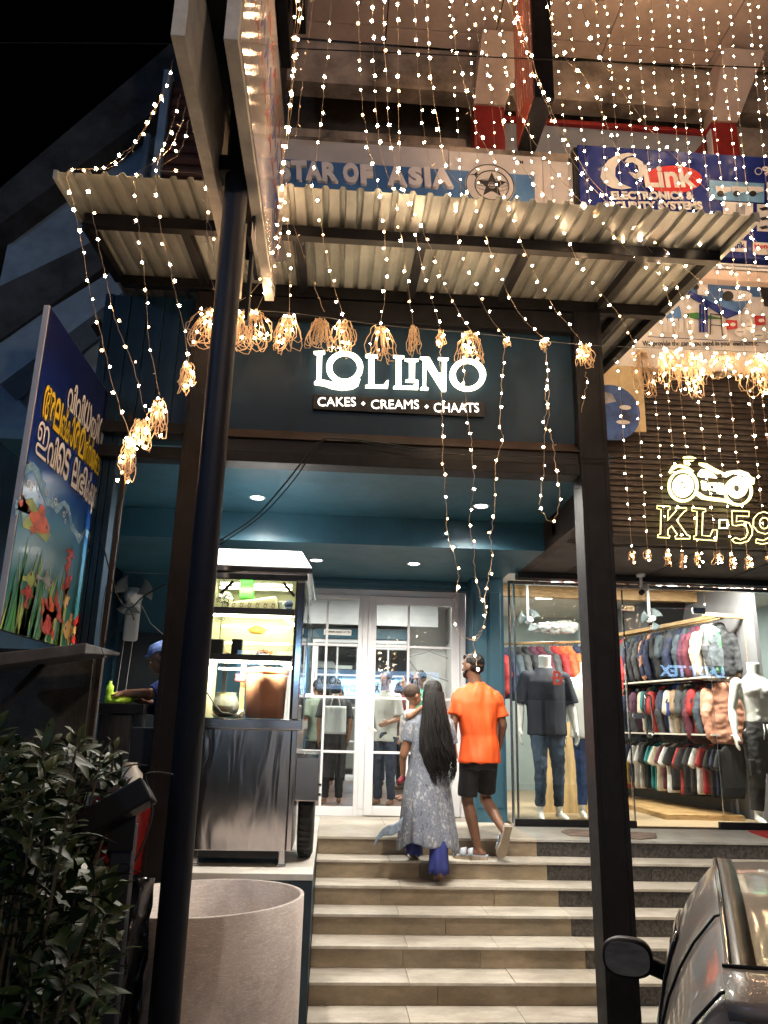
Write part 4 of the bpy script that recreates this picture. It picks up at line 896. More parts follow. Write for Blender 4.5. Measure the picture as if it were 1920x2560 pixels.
POr = mat('fish_orange', (.75, .12, .03), .3, var=.35, scale=9); PRd = mat('fish_red', (.55, .04, .03), .3, var=.4, scale=12); PGn = mat('plant_green', (.04, .22, .04), .4, var=.4, scale=8); PYg = mat('plant_lime', (.35, .45, .10), .4, var=.3, scale=8); PGo = mat('fish_gold', (.7, .42, .15), .3, var=.3); PDk = mat('fish_black', (.02, .02, .03), .3, var=.2); PWa = mat('splash_pale', (.22, .42, .58), .3, var=.6, scale=25, dirt=(.03, .12, .32))
def mal(words, u0, u1, vb, vt, m):
    """words: list of (string, relative x, width) drawn letter cluster by cluster"""
    tot = sum(w for _, w in words); x = u0
    for s_, w in words:
        du = (u1-u0)*w/tot
        if s_.strip():
            ht = vt; lo = vb
            if s_[-1] == '_': s_ = s_[:-1]; lo = vb-.035
            a = uv(x+.004, lo); b = uv(x+du-.002, ht)
            for lay, mm, bold in ((4, PBk, .0055), (6, m, .0015)):
                M = facing(-1.786+.0011*lay, a[0], a[1], '+x'); M = Matrix.Translation((-1.786+.0011*lay, a[0], a[1])) @ facing(0, 0, 0, '+x')
                text('lettering', s_, .12, mm, pf, M, .0004, 0 if s_ == 'ഇ' else bold, fit=(b[0]-a[0], b[1]-a[1]))
        x += du
mal([('വി', 1.0), ('വി', 1.0), ('ധ', .95), ('യി', 1.1), ('നം', 1.25)], .30, .88, .760, .870, PWt)
mal([('അ', 1.25), ('ല', .85), ('ങ്ക', 1.2), ('ാ', .4), ('ര', .75), ('മ', .8), ('ത്സ്യ', 1.6), ('ങ്ങ', 1.5), ('ൾ', .85)], .06, .985, .650, .762, PYl)
mal([('ഇ', 1.2), ('വി', 1.05), ('െട', 1.5), ('  ', .4), ('ല', .8), ('ഭി', 1.15), ('ക്കു_', 1.2), ('ന്നു_', 1.2)], .05, .92, .530, .640, PWt)
rp = random.Random(5)
top = [(k/16, .475-.08*(k/16)+.03*sin(k*1.1)+rp.uniform(-.012, .012)) for k in range(17)]
pshape('wave_print', [top+[(x, y-.018-rp.uniform(0, .02)) for x, y in reversed(top)]], PWa, 1)
for k in range(34):
    u = rp.random(); v = .47-.08*u+rp.uniform(-.05, .03); r = rp.uniform(.006, .018); pshape('bubble_print', [circ(u, v, r, r*.72, 12), circ(u, v, r*.7, r*.5, 10)], PWt if k % 3 else BS, 2)
def blade(u, v, w, h, lean, m, lay=2): pshape('plant_print', [[(u-w, v), (u-w*.3+lean*.5, v+h*.6), (u+lean, v+h), (u+w*.8+lean*.5, v+h*.55), (u+w, v)]], m, lay)
for k in range(30): blade(rp.uniform(.0, .62), .0, rp.uniform(.010, .022), rp.uniform(.10, .30), rp.uniform(-.08, .12), PGn if k % 2 else PYg)
pshape('plant_print', [[(.0, .36), (.10, .40), (.22, .36), (.34, .33), (.30, .30), (.18, .31), (.06, .30)]], PYg, 2)
def fish(u, v, L, H, m, tail=1.0, flip=1, rot=0.0, lay=3, fin=True):
    def R(p): x = p[0]*flip; y = p[1]; return (u+(x*cos(rot)-y*sin(rot))*L, v+(x*sin(rot)+y*cos(rot))*H)
    body = [(.5, .02), (.42, .2), (.2, .42), (-.05, .45), (-.3, .2), (-.45, .1), (-.45, -.08), (-.3, -.2), (-.05, -.42), (.25, -.38), (.45, -.15)]
    tl = [(-.42, .08), (-.65, .45*tail), (-.98, .75*tail), (-.85, .25), (-.95, .0), (-.86, -.3), (-1.0, -.7*tail), (-.68, -.4*tail), (-.42, -.06)]
    pshape('fish_print', [[R(p) for p in body]], m, lay); pshape('fish_print', [[R(p) for p in tl]], m, lay)
    if fin: pshape('fish_print', [[R(p) for p in ((.1, .4), (-.05, .8), (-.25, .75), (-.2, .3))]], m, lay); pshape('fish_print', [[R(p) for p in ((.1, -.35), (-.05, -.75), (-.22, -.5), (-.1, -.3))]], m, lay)
    e = R((.33, .08)); pshape('fish_eye_print', [circ(e[0], e[1], .008, .006, 10)], PBk, lay+1)
fish(.20, .345, .24, .07, POr, .6, 1, -.25); fish(.37, .185, .13, .04, GY, .25, 1, .05); fish(.20, .165, .10, .055, PYg, .5, 1, 1.5, 3); fish(.19, .125, .08, .05, PRd, .5, 1, 1.5, 4)
fish(.60, .205, .075, .085, PRd, .7, 1, -1.2); fish(.62, .15, .06, .05, PGo, .9, 1, -1.2); fish(.44, .065, .17, .095, PRd, 1.0, -1, .7); fish(.47, .10, .13, .06, POr, 1.2, 1, .3); fish(.70, .06, .14, .075, PGo, .7, -1, .1); fish(.82, .09, .10, .085, PRd, .9, 1, 1.3); fish(.90, .215, .09, .09, PDk, 1.1, 1, 1.45, 4); fish(.60, .315, .08, .035, PRd, .8, 1, 1.3)
fish(.05, .35, .10, .05, PWa, .8, 1, .2)
# ================================================================== food cart
ct_ = thing('food_cart', 'stainless steel street food cart with lit glass showcase and white roof', 'cart', (-.6, 6.05, 1.05))
X0, X1, Y0, Y1 = -1.02, -.255, 6.05, 7.35
def steelmat():
    m, nt, b = _mat('brushed_cart_steel'); N = nt.nodes; L = nt.links
    b.inputs['Metallic'].default_value = 1; b.inputs['Base Color'].default_value = (.56, .54, .53, 1); b.inputs['Roughness'].default_value = .17
    tc = N.new('ShaderNodeTexCoord'); mp = N.new('ShaderNodeMapping'); L.new(tc.outputs['Object'], mp.inputs[0]); mp.inputs['Scale'].default_value = (5, 5, 1.1)
    n = N.new('ShaderNodeTexNoise'); n.inputs['Scale'].default_value = 1.5; n.inputs['Detail'].default_value = 1.5; n.inputs['Distortion'].default_value = 1.2; L.new(mp.outputs[0], n.inputs['Vector'])
    bp_ = N.new('ShaderNodeBump'); bp_.inputs['Strength'].default_value = .30; bp_.inputs['Distance'].default_value = .02; L.new(n.outputs[0], bp_.inputs['Height']); L.new(bp_.outputs[0], b.inputs['Normal'])
    return m
CS = steelmat()
t = MB(); t.box(X0, X1-.045, Y0, Y1, 1.155, 2.0); t.build('body_panel', CS, ct_, bevel=.006)
t = MB(); t.box(X1-.043, X1, Y0-.002, Y1, 1.155, 2.0); t.build('corner_panel', CS, ct_, bevel=.006)
t = MB(); t.box(X0-.02, X1+.035, Y0-.03, Y1+.02, 2.002, 2.075); t.build('counter_top', MT['stainless'], ct_, bevel=.006)
t = MB(); t.box(X0+.03, X1-.1, Y0+.05, Y1-.05, 1.10, 1.154); t.build('chassis', MT['black'], ct_)
for x, y in ((X1-.07, Y0+.06), (X0+.07, Y0+.06), (X1-.07, Y1-.06), (X0+.07, Y1-.06)):
    t = MB(); t.box(x-.022, x+.022, y-.022, y+.022, 1.06, 1.153); t.box(x-.03, x+.03, y-.03, y+.03, 1.048, 1.062); t.build('leg', MT['stainless'], ct_, bevel=.003)
# showcase frame
xr0, xr1 = X1-.055, X1
t = MB(); t.box(xr0, xr1, Y0-.005, Y0+.05, 2.076, 3.13); t.build('corner_column', MT['chrome'], ct_, bevel=.008)
t = MB(); t.box(X0, X0+.04, Y0-.005, Y0+.05, 2.076, 3.13); t.build('corner_column', MT['chrome'], ct_, bevel=.008)
t = MB(); t.box(xr0+.01, xr1, Y1-.05, Y1, 2.076, 3.13); t.box(X0, X0+.04, Y1-.05, Y1, 2.076, 3.13); t.build('rear_column', MT['chrome'], ct_)
t = MB(); t.box(X1-.068, X1-.0555, Y0-.004, Y0+.02, 2.076, 3.13); t.build('black_gasket', MT['black'], ct_)
def zc(y): return PY(640, y, Y0).z
s1, s2 = zc(1528), zc(1644)
for z, h in ((s1, .05), (s2, .045)):
    t = MB(); t.box(X0+.04, X1-.07, Y0, Y0+.03, z-h/2, z+h/2); t.build('shelf_edge', MT['black'], ct_)
    t = MB(); t.box(X0+.04, X1-.06, Y0+.031, Y0+.62, z-.006, z+.006); t.build('glass_shelf', glassmat('shelf_glass', (.9, .95, .9), dust=.08) if z == s1 else bpy.data.materials['shelf_glass'], ct_)
t = MB(); t.box(X0-.01, X1+.02, Y0-.02, Y1+.01, 3.131, 3.19); t.build('header_rail', MT['chrome'], ct_, bevel=.01)
WR_ = mat('satin_white_roof', (.85, .85, .88), .3, var=.03)
t = MB(); t.box(X0-.03, X1+.055, Y0-.04, Y1+.03, 3.191, 3.235); t.build('roof_rim', MT['chrome'], ct_, bevel=.008)
t = MB(); t.hull8([(X0-.028, Y0-.038, 3.236), (X1+.053, Y0-.038, 3.236), (X1+.053, Y1+.028, 3.236), (X0-.028, Y1+.028, 3.236)], [(X0+.06, Y0+.03, 3.385), (X1-.04, Y0+.03, 3.385), (X1-.04, Y1-.06, 3.385), (X0+.06, Y1-.06, 3.385)]); t.build('roof', WR_, ct_, bevel=.008)
gz = [2.08, s2-.024, s2+.024, s1-.027, s1+.027, 3.13]
for a, b in ((gz[0], gz[1]), (gz[2], gz[3]), (gz[4], gz[5])):
    t = MB(); t.box(X0+.04, X1-.068, Y0+.006, Y0+.012, a, b); t.build('glass_pane', MT['glass'], ct_)
t = MB(); t.box(X1-.012, X1-.006, Y0+.052, Y1-.052, 2.08, 3.13); t.build('side_glass', MT['glass'], ct_)
t = MB(); t.hull8([(X1+.03, Y0+.2, 2.9), (X1+.034, Y0+.2, 2.9), (X1+.034, Y1-.3, 2.9), (X1+.03, Y1-.3, 2.9)], [(X1+.01, Y0+.2, 3.14), (X1+.014, Y0+.2, 3.14), (X1+.014, Y1-.3, 3.14), (X1+.01, Y1-.3, 3.14)]); t.build('side_flap', MT['stainless'], ct_)
BW = mat('cream_showcase_back', (.42, .40, .26), .5, var=.1)
t = MB(); t.box(X0+.04, X1-.06, Y0+.64, Y0+.66, s2, 3.13); t.build('back_panel', BW, ct_)
t = MB(); t.box(X0+.02, X0+.035, Y0+.06, Y0+.64, 2.08, 3.13); t.build('side_panel', BW, ct_)
# two middle posts seen through the lower case
t = MB(); t.box(-.78, -.74, Y0+.62, Y0+.66, 2.08, s2); t.box(-.62, -.60, Y0+.62, Y0+.64, 2.08, s2); t.build('inner_post', MT['wood'], ct_)
LED = emit('led_tube_glow', (1.0, .93, .62), 17.0); LED2 = emit('bright_led_tube_glow', (1.0, .94, .70), 60.0)
def tube_lamp(p0, p1, w=16):
    t = MB(); t.bar(p0, p1, .022, .014); t.build('led_tube', LED2 if p0[2] < s2 else LED, ct_)
for z in (s1-.034, s2-.032):
    tube_lamp((X0+.06, Y0+.05, z), (X1-.16, Y0+.05, z)); tube_lamp((X1-.155, Y0+.05, z), (X1-.085, Y0+.50, z-.01)); tube_lamp((X0+.06, Y0+.58, z-.02), (X1-.12, Y0+.58, z-.02))
tube_lamp((X0+.06, Y0+.5, s1-.20), (X1-.12, Y0+.5, s1-.20))
tube_lamp((X0+.06, Y0+.3, 3.115), (X1-.12, Y0+.3, 3.115))
for z, e_ in ((s2-.045, 26), (s1-.045, 2.5), (3.10, 3)):
    ld = bpy.data.lights.new('led_strip_light', 'AREA'); ld.shape = 'RECTANGLE'; ld.size = .62; ld.size_y = .03; ld.energy = e_; ld.color = (1, .94, .72)
    lo = bpy.data.objects.new('led_strip_light', ld); COL.objects.link(lo); lo.location = (-.64, Y0+.055, z); lo.rotation_euler = (radians(48), 0, 0); setpar(lo, ct_)
for x in (X0+.16, X1-.13):
    t = MB(); t.bar((x-.04*(1 if x > -.5 else -1), Y0+.02, 3.12), (x+.05*(1 if x > -.5 else -1), Y0+.02, 3.02), .03, .02); t.build('hinge_stay', MT['black'], ct_)
# wheel and mudguard on the right
wy, wz, wx = Y0+.50, 1.048+.335, X1+.085
t = MB(); t.lathe([(.20, -.055), (.30, -.06), (.330, -.045), (.335, -.02), (.335, .02), (.330, .045), (.30, .06), (.20, .055)], (wx, wy, wz), 44, 'x'); wh = t.build('wheel', MT['rubber'], ct_, smooth=True)
t = MB()
for k in range(44):
    a = 2*pi*k/44
    for dx in (-.025, .025):
        c_ = Vector((wx+dx, wy+.336*cos(a+dx*3), wz+.336*sin(a+dx*3))); t.bar(c_-Vector((.018, 0, 0)), c_+Vector((.018, 0, 0)), .02, .012, up=(0, cos(a), sin(a)))
t.build('tread_blocks', MT['rubber'], wh, kind='stuff')
t = MB(); t.lathe([(.0001, -.03), (.10, -.03), (.19, -.045), (.21, -.055), (.21, .055), (.19, .03), (.0001, .02)], (wx, wy, wz), 30, 'x'); t.build('rim', MT['chrome'], wh, smooth=True)
t = MB(); n = 14
prof = [(wy-.42, 1.50), (wy-.42, 1.78), (wy-.36, 1.83), (wy+.36, 1.83), (wy+.42, 1.78), (wy+.42, 1.50)]
for (a, b) in zip(prof, prof[1:]): t.hull8([(X1+.002, a[0], a[1]), (X1+.17, a[0], a[1]), (X1+.17, b[0], b[1]), (X1+.002, b[0], b[1])], [(X1+.002, a[0]+.001, a[1]-.006), (X1+.17, a[0]+.001, a[1]-.006), (X1+.17, b[0]+.001, b[1]-.006), (X1+.002, b[0]+.001, b[1]-.006)])
t.box(X1+.166, X1+.172, wy-.42, wy+.42, 1.50, 1.83)
t.build('mudguard', MT['stainless'], ct_, bevel=.003)
t = MB(); t.box(X1+.005, X1+.168, wy-.424, wy-.418, 1.50, 1.80); t.build('mudguard_end', MT['stainless'], ct_)
for z in (1.53, 1.60): t = MB(); t.lathe([(.012, 0), (.012, .02), (.0001, .024)], (X1+.172, wy-.3, z), 10, 'x'); t.build('bolt', MT['chrome'], ct_)
cab = MB(); cab.tube([(X0+.08, Y0-.02, 2.0), (X0+.12, Y0-.03, 1.93), (X0+.13, Y0-.03, 1.8), (X0+.10, Y0-.02, 1.70)], .006, 6); cab.build('cable', MT['black'], ct_)

# things inside the cart, each its own
def Pc(x, y, Y): return PY(x, y, Y)
def lat(name, label, cat, prof, c, m, seg=24, grp=None):
    t = MB(); t.lathe(prof, c, seg); o = t.build(name, m, smooth=True); return tag(o, label, cat, grp)
# top shelf
zt_ = s1+.007
t = MB(); q = Pc(618, 1460, Y0+.2); t.box(q.x-.055, q.x+.055, Y0+.17, Y0+.29, zt_+.12, zt_+.27); tag(t.build('green_box', mat('green_plastic', (.05, .55, .03), .3, var=.1), bevel=.01), 'bright green plastic box on the top shelf of the food cart', 'box')
o = thing('ice_cream_box', 'long cream packet printed with repeated ICE lettering on the top shelf', 'packet', (-.62, Y0+.12, zt_))
t = MB(); t.hull8([(-.86, Y0+.05, zt_), (-.46, Y0+.05, zt_), (-.46, Y0+.2, zt_), (-.86, Y0+.2, zt_)], [(-.84, Y0+.07, zt_+.07), (-.48, Y0+.07, zt_+.13), (-.48, Y0+.18, zt_+.13), (-.84, Y0+.18, zt_+.07)]); t.build('packet', mat('cream_wrapper', (.68, .62, .38), .4, var=.12), o, bevel=.015)
for k in range(6):
    text('lettering', 'ICE', .035, mat('brown_print', (.12, .08, .03), .5, var=0) if k == 0 else bpy.data.materials['brown_print'], o, facing(-.80+k*.062, Y0+.046, zt_+.015) @ Matrix.Rotation(pi/2-.15, 4, 'Z'), .0005, .0005)
fo = []
rr = random.Random(2)
for k in range(7): fo.append(('e', (-.90+rr.uniform(-.03, .05), Y0+.15+rr.uniform(-.03, .03), zt_+.06+rr.uniform(0, .09)), (rr.uniform(.025, .045),)*3))
tag(blob('foil_bag', fo, .006, mat('crumpled_foil', (.62, .60, .5), .25, .8, var=.3, scale=30, bump=.5, bscale=60), smooth=1, fn=lambda c, n: c+n*noise.noise(c*55)*.012), 'crumpled silver foil bag on the top shelf of the food cart', 'bag')
lat('plastic_tub', 'clear plastic tub at the right end of the top shelf', 'tub', [(.055, 0), (.065, .09), (.068, .10), (.06, .10), (.05, .01), (.0001, .01)], (-.42, Y0+.2, zt_), mat('frosted_plastic', (.7, .72, .68), .2, var=0, trans=.6), 20)
t = MB(); _ell(t, (-.38, Y0+.12, zt_+.075), (.035, .03, .03)); t.lathe([(.02, 0), (.03, .05)], (-.38, Y0+.12, zt_), 12); tag(t.build('blue_cap', mat('navy_cloth', (.03, .05, .12), .7, var=.2), smooth=True), 'small dark blue lid beside the clear tub on the top shelf', 'lid')
# middle shelf
zm = s2+.007
for x0, x1, h, lb in ((X0+.06, X0+.155, .13, 'black speaker box with pale side at the left end of the middle shelf'), (-.80, -.72, .135, 'black box standing on the middle shelf beside the cables')):
    o = thing('power_adapter', lb, 'box', (x0, Y0+.1, zm)); t = MB(); t.box(x0, x1, Y0+.04, Y0+.14, zm, zm+h); t.build('casing', MT['black'], o, bevel=.006)
    t = MB(); t.box(x1+.001, x1+.004, Y0+.045, Y0+.135, zm+.01, zm+h-.01); t.build('side_label', BW, o)
px_ = Pc(638, 1574, Y0+.3)
lat('yellow_melon', 'yellow oval fruit in the middle of the showcase', 'fruit', [(.0001, -.035), (.05, -.03), (.078, 0), (.05, .03), (.0001, .035)], (px_.x+.01, Y0+.35, px_.z+.0), mat('yellow_fruit', (.75, .52, .10), .4, var=.1))
t = MB(); t.tube([(X0+.16, Y0+.1, zm+.01), (X0+.20, Y0+.08, zm+.03), (X0+.22, Y0+.1, zm+.01), (X0+.25, Y0+.09, zm+.02), (-.80, Y0+.08, zm+.01)], .003, 5); tag(t.build('cable', MT['black'], smooth=True), 'thin black cable between the two black boxes on the middle shelf', 'cable')
# bottom case: bucket with orange balls, glass pot
bx, by = Pc(664, 1750, Y0+.25).x, Y0+.26
PLS = mat('cloudy_orange_plastic', (.85, .42, .27), .35, var=.12, scale=9, dirt=(.8, .55, .40))
bk = thing('plastic_bucket', 'translucent bucket with orange lid full of orange balls in the showcase', 'bucket', (bx, by, 2.08))
t = MB(); t.lathe([(.150, 0), (.163, .34), (.168, .345), (.160, .34), (.147, .006), (.0001, .006)], (bx, by, 2.082), 36); t.build('tub', PLS, bk, smooth=True)
def sheer(name, col, k=.5):
    m = bpy.data.materials.new(name); m.use_nodes = True; N = m.node_tree.nodes; L = m.node_tree.links; N.remove(N['Principled BSDF'])
    a = N.new('ShaderNodeBsdfDiffuse'); a.inputs[0].default_value = (*col, 1); b = N.new('ShaderNodeBsdfTranslucent'); b.inputs[0].default_value = (*col, 1); t_ = N.new('ShaderNodeBsdfTransparent')
    x = N.new('ShaderNodeMixShader'); x.inputs[0].default_value = .15; L.new(a.outputs[0], x.inputs[1]); L.new(b.outputs[0], x.inputs[2])
    y = N.new('ShaderNodeMixShader'); y.inputs[0].default_value = k; L.new(t_.outputs[0], y.inputs[1]); L.new(x.outputs[0], y.inputs[2]); L.new(y.outputs[0], N['Material Output'].inputs[0]); return m
bk.children[0].data.materials[0] = sheer('sheer_orange_plastic', (.95, .46, .28), .88)
LO = mat('orange_lid', (.9, .20, .05), .35, var=.03)
t = MB(); t.lathe([(.174, 0), (.177, .032), (.168, .042), (.13, .034), (.0001, .034)], (bx, by, 2.424), 36); t.build('lid', LO, bk, smooth=True)
ball = MB(); _ell(ball, (0, 0, 0), (.024, .024, .021), None, 6); bmsh = ball.mesh('sweet_ball', mat('orange_sweet', (.85, .28, .08), .45, var=.15), True)
rr = random.Random(9)
for k in range(90):
    a = rr.uniform(0, 2*pi); r = .118*sqrt(rr.random()); z = 2.11+rr.uniform(0, .14)*(1-r*2)
    o = obj('sweet_ball', bmsh, None); o.location = (bx+r*cos(a), by+r*sin(a), z); setpar(o, bk)
gp = thing('glass_pot', 'round glass pot with orange drink at the left of the showcase', 'pot', (-.83, Y0+.2, 2.08))
t = MB(); t.lathe([(.06, 0), (.10, .05), (.105, .10), (.085, .15), (.07, .18), (.085, .19), (.065, .18), (.08, .15), (.098, .10), (.09, .05), (.0001, .008)], (-.83, Y0+.2, 2.082), 30); t.build('bowl', glassmat('pot_glass', (.8, .75, .5), dust=.15), gp, smooth=True)
t = MB(); t.lathe([(.0001, 0), (.085, .03), (.095, .08), (.0001, .08)], (-.83, Y0+.2, 2.09), 24); t.build('drink', mat('orange_brown_drink', (.35, .16, .05), .2, var=.4, scale=20), gp, smooth=True)
t = MB(); t.tube([(X0+.05, Y0+.03, 2.28), (-.90, Y0+.06, 2.18), (-.84, Y0+.05, 2.12), (-.72, Y0+.06, 2.10)], .005, 5); tag(t.build('power_cable', MT['black'], smooth=True), 'black cable looping in front of the glass pot in the showcase', 'cable')
for k, (x, m, lb) in enumerate(((-.76, MT['redv'], 'small red packet hanging at the top of the lower case'), (-.64, LO, 'small orange packet hanging at the top of the lower case'), (-.53, bpy.data.materials['green_plastic'], 'small green packet hanging at the top of the lower case'))):
    t = MB(); t.box(x-.045, x+.045, Y0+.45, Y0+.47, s2-.16, s2-.10); tag(t.build('snack_packet', m, bevel=.006), lb, 'packet')

for k, (x, y, z, r_, m, lb) in enumerate(((-.92, .34, zt_, .06, (.55, .35, .12), 'steel bowl of fried snacks at the back left of the top shelf'), (-.58, .40, zm, .085, (.50, .18, .05), 'steel bowl heaped with orange snacks on the middle shelf'), (-.88, .42, zm, .07, (.62, .45, .2), 'steel bowl of pale crisps at the back of the middle shelf'), (-.93, .50, 2.082, .05, (.60, .10, .06), 'small bowl of red chutney behind the glass pot'), (-.76, .50, 2.082, .06, (.7, .6, .35), 'bowl of puffed rice behind the small red chutney bowl'))):
    o = thing('snack_bowl', lb, 'bowl', (x, Y0+y, z)); t = MB(); t.lathe([(r_*.6, 0), (r_*.95, r_*.45), (r_, r_*.6), (r_*.93, r_*.58), (r_*.5, .006), (.0001, .006)], (x, Y0+y, z), 24); t.build('bowl', MT['stainless'], o, smooth=True)
    pr = [('e', (x+rr.uniform(-r_*.6, r_*.6), Y0+y+rr.uniform(-r_*.6, r_*.6), z+r_*.5+rr.uniform(0, r_*.4)), (r_*.25,)*3) for q_ in range(16)]
    blob('food', pr, .006, mat('snack_food_%d' % k, m, .6, var=.35, scale=40), o, smooth=1)
lat('plate_stack', 'stack of white plates on the middle shelf between the bowls', 'plates', [(.05, 0), (.075, .01), (.05, .012), (.075, .022), (.05, .024), (.075, .034), (.05, .036), (.075, .046), (.0001, .04)], (-.72, Y0+.40, zm), MT['white'], 26)
# counter at left with lime items, and the wall fan
cn2 = thing('side_counter', 'dark grey wooden counter in front of the man in the blue cap', 'counter', (-1.66, 6.3, 1.05))
WD = mat('dark_grey_board', (.045, .043, .047), .6, var=.4, scale=6, stretch=(4, 4, .5))
t = MB(); t.box(-1.76, -1.50, 6.15, 6.55, 1.05, 2.09); t.build('cabinet', WD, cn2, bevel=.004)
t = MB(); t.box(-1.79, -1.42, 6.10, 6.75, 2.092, 2.165); t.build('worktop', MT['steel_dark'], cn2, bevel=.004)
LM_ = mat('lime_plastic', (.48, .75, .05), .4, var=.15)
tag(blob('lime_bag', [('e', (-1.66, 6.30, 2.19), (.11, .07, .03)), ('e', (-1.59, 6.32, 2.215), (.07, .05, .022)), ('e', (-1.70, 6.3, 2.22), (.06, .05, .03))], .006, LM_, fn=lambda c, n: c+n*noise.noise(c*30)*.012), 'crumpled lime green plastic bag on the side counter', 'bag')
lat('lime_bottle', 'lime green squeeze bottle beside the plastic bag on the side counter', 'bottle', [(.028, 0), (.030, .05), (.024, .07), (.030, .09), (.028, .13), (.012, .15), (.010, .17), (.0001, .172)], (-1.735, 6.27, 2.166), LM_, 18)
t = MB(); q = PY(390/4.253+240, 1380+1860/4.253, 5.66); t.box(-1.385, -1.23, 5.66, 5.8, 0, 2.0); tag(t.build('short_post', mat('navy_painted_board', (.008, .012, .025), .5, var=.2), bevel=.006), 'short dark navy post left of the brown steel post', 'post')
fn = PY(240+420/4.253, 1380+480/4.253, 9.3)
fnt = thing('wall_fan', 'white wall fan above the man in the blue cap', 'fan', (fn.x, 9.36, fn.z))
t = MB(); t.box(fn.x-.10, fn.x+.07, 9.28, 9.36, fn.z-.52, fn.z-.02); t.build('base', MT['upvc'], fnt, bevel=.03)
t = MB(); t.lathe([(.02, -.24), (.05, -.235), (.055, -.20), (.10, -.17), (.11, -.09), (.07, 0)], (fn.x, 9.32, fn.z), 24, 'y'); t.build('motor', MT['upvc'], fnt, smooth=True)
for k in range(3):
    a0 = 2*pi*k/3+.4; t = MB()
    t.grid(lambda u, v: (fn.x+(.05+.19*u)*cos(a0+(v-.5)*(.5+.8*u)), 9.12+.03*v, fn.z+(.05+.19*u)*sin(a0+(v-.5)*(.5+.8*u))), 6, 4)
    t.build('blade', mat('smoky_fan_blade', (.25, .26, .26), .3, var=0) if k == 0 else bpy.data.materials['smoky_fan_blade'], fnt, solid=.002, smooth=True)
t = MB(); t.tube([(fn.x-.07, 9.28, fn.z-.5), (fn.x-.09, 9.28, fn.z-1.1)], .003, 4); t.tube([(fn.x+.03, 9.28, fn.z-.5), (fn.x+.01, 9.28, fn.z-1.08)], .003, 4); t.lathe([(.012, 0), (.012, .03)], (fn.x-.09, 9.28, fn.z-1.13), 8); t.lathe([(.012, 0), (.012, .03)], (fn.x+.01, 9.28, fn.z-1.11), 8); t.build('pull_cord', MT['upvc'], fnt)
t = MB(); t.tube([(fn.x+.08, 9.34, fn.z-.1), (fn.x+.2, 9.34, fn.z-.3), (fn.x+.35, 9.34, fn.z-.42), (fn.x+.5, 9.34, fn.z-.43)], .006, 5); t.build('cord', MT['upvc'], fnt, smooth=True)
# ================================================================== people
V = Vector
def folds(amp, fz=(9, 9, 2.2), seed=0.0):
    def fn(c, n):
        k = noise.noise(V((c.x*fz[0]+seed, c.y*fz[1], c.z*fz[2]))) + .5*noise.noise(V((c.x*fz[0]*2.3, c.y*fz[1]*2.3+seed, c.z*fz[2]*1.7)))
        return c+n*k*amp
    return fn
EYE_ = mat('eye_white', (.7, .68, .65), .3, var=0)
MT['orange_shirt'] = mat('orange_sports_shirt', (.90, .115, .018), .6, var=.05, scale=8, bump=.06, bscale=300)
MT['shorts'] = mat('black_cotton', (.012, .012, .014), .75, var=.2, bump=.1, bscale=200)
MT['sandal'] = mat('pale_blue_foam', (.45, .52, .60), .5, var=.05); MT['sole'] = mat('tan_rubber_sole', (.42, .33, .24), .7, var=.15)

# ---- man in the orange shirt, walking up, seen from behind
man = thing('person', 'man in bright orange t-shirt, black shorts and pale sandals walking up the steps', 'person', (1.36, 7.48, .9))
P_ = []
hc = V((1.340, 7.50, 2.625)); hp_, HT, HR = head_prims(hc, yaw=.75, pitch=.02, s=1.12); P_ += hp_
P_ += [('c', (1.375, 7.49, 2.42), (1.345, 7.49, 2.56), .064, .058),
       ('l', [((1.39, 7.50, 1.78), .165, .115), ((1.40, 7.50, 1.95), .150, .105), ((1.39, 7.50, 2.12), .165, .105), ((1.385, 7.50, 2.26), .17, .10), ((1.38, 7.50, 2.35), .12, .08), ((1.38, 7.50, 2.43), .06, .055)])]
lsh, rsh = V((1.215, 7.50, 2.375)), V((1.555, 7.50, 2.365))
lel, rel = V((1.145, 7.46, 2.09)), V((1.625, 7.50, 2.08)); lwr, rwr = V((1.155, 7.56, 1.84)), V((1.610, 7.62, 1.88))
P_ += [('c', lsh+(lel-lsh)*.2, lel, .046, .042), ('c', lel, lwr, .042, .027), ('c', rsh+(rel-rsh)*.2, rel, .046, .042), ('c', rel, rwr, .042, .027)]
hand(P_, lwr, (lwr-lel), (1, .2, 0), 1.0, .5, -1); hand(P_, rwr, (rwr-rel), (-1, .2, 0), 1.0, .5, 1)
lhip, lkn, lan = V((1.305, 7.50, 1.80)), V((1.285, 7.55, 1.395)), V((1.375, 7.50, .985))
rhip, rkn, ran = V((1.475, 7.50, 1.80)), V((1.475, 7.66, 1.40)), V((1.565, 7.34, 1.19))
for h_, k_, a_ in ((lhip, lkn, lan), (rhip, rkn, ran)):
    P_ += [('c', h_, k_, .088, .056), ('c', k_, k_+(a_-k_)*.35+V((0, -.02, 0)), .053, .058), ('c', k_+(a_-k_)*.35+V((0, -.02, 0)), a_, .057, .036)]
P_ += [('c', lan, (1.40, 7.48, .955), .036, .034), ('c', (1.41, 7.48, .950), (1.26, 7.53, .945), .034, .032), ('c', (1.26, 7.53, .945), (1.19, 7.55, .937), .032, .022)]
P_ += [('c', ran, (1.585, 7.29, 1.165), .036, .034), ('c', (1.585, 7.30, 1.17), (1.570, 7.37, 1.045), .034, .030), ('c', (1.570, 7.37, 1.045), (1.56, 7.42, .985), .030, .02)]
blob('body', P_, .0085, MT['skin_dark'], man)
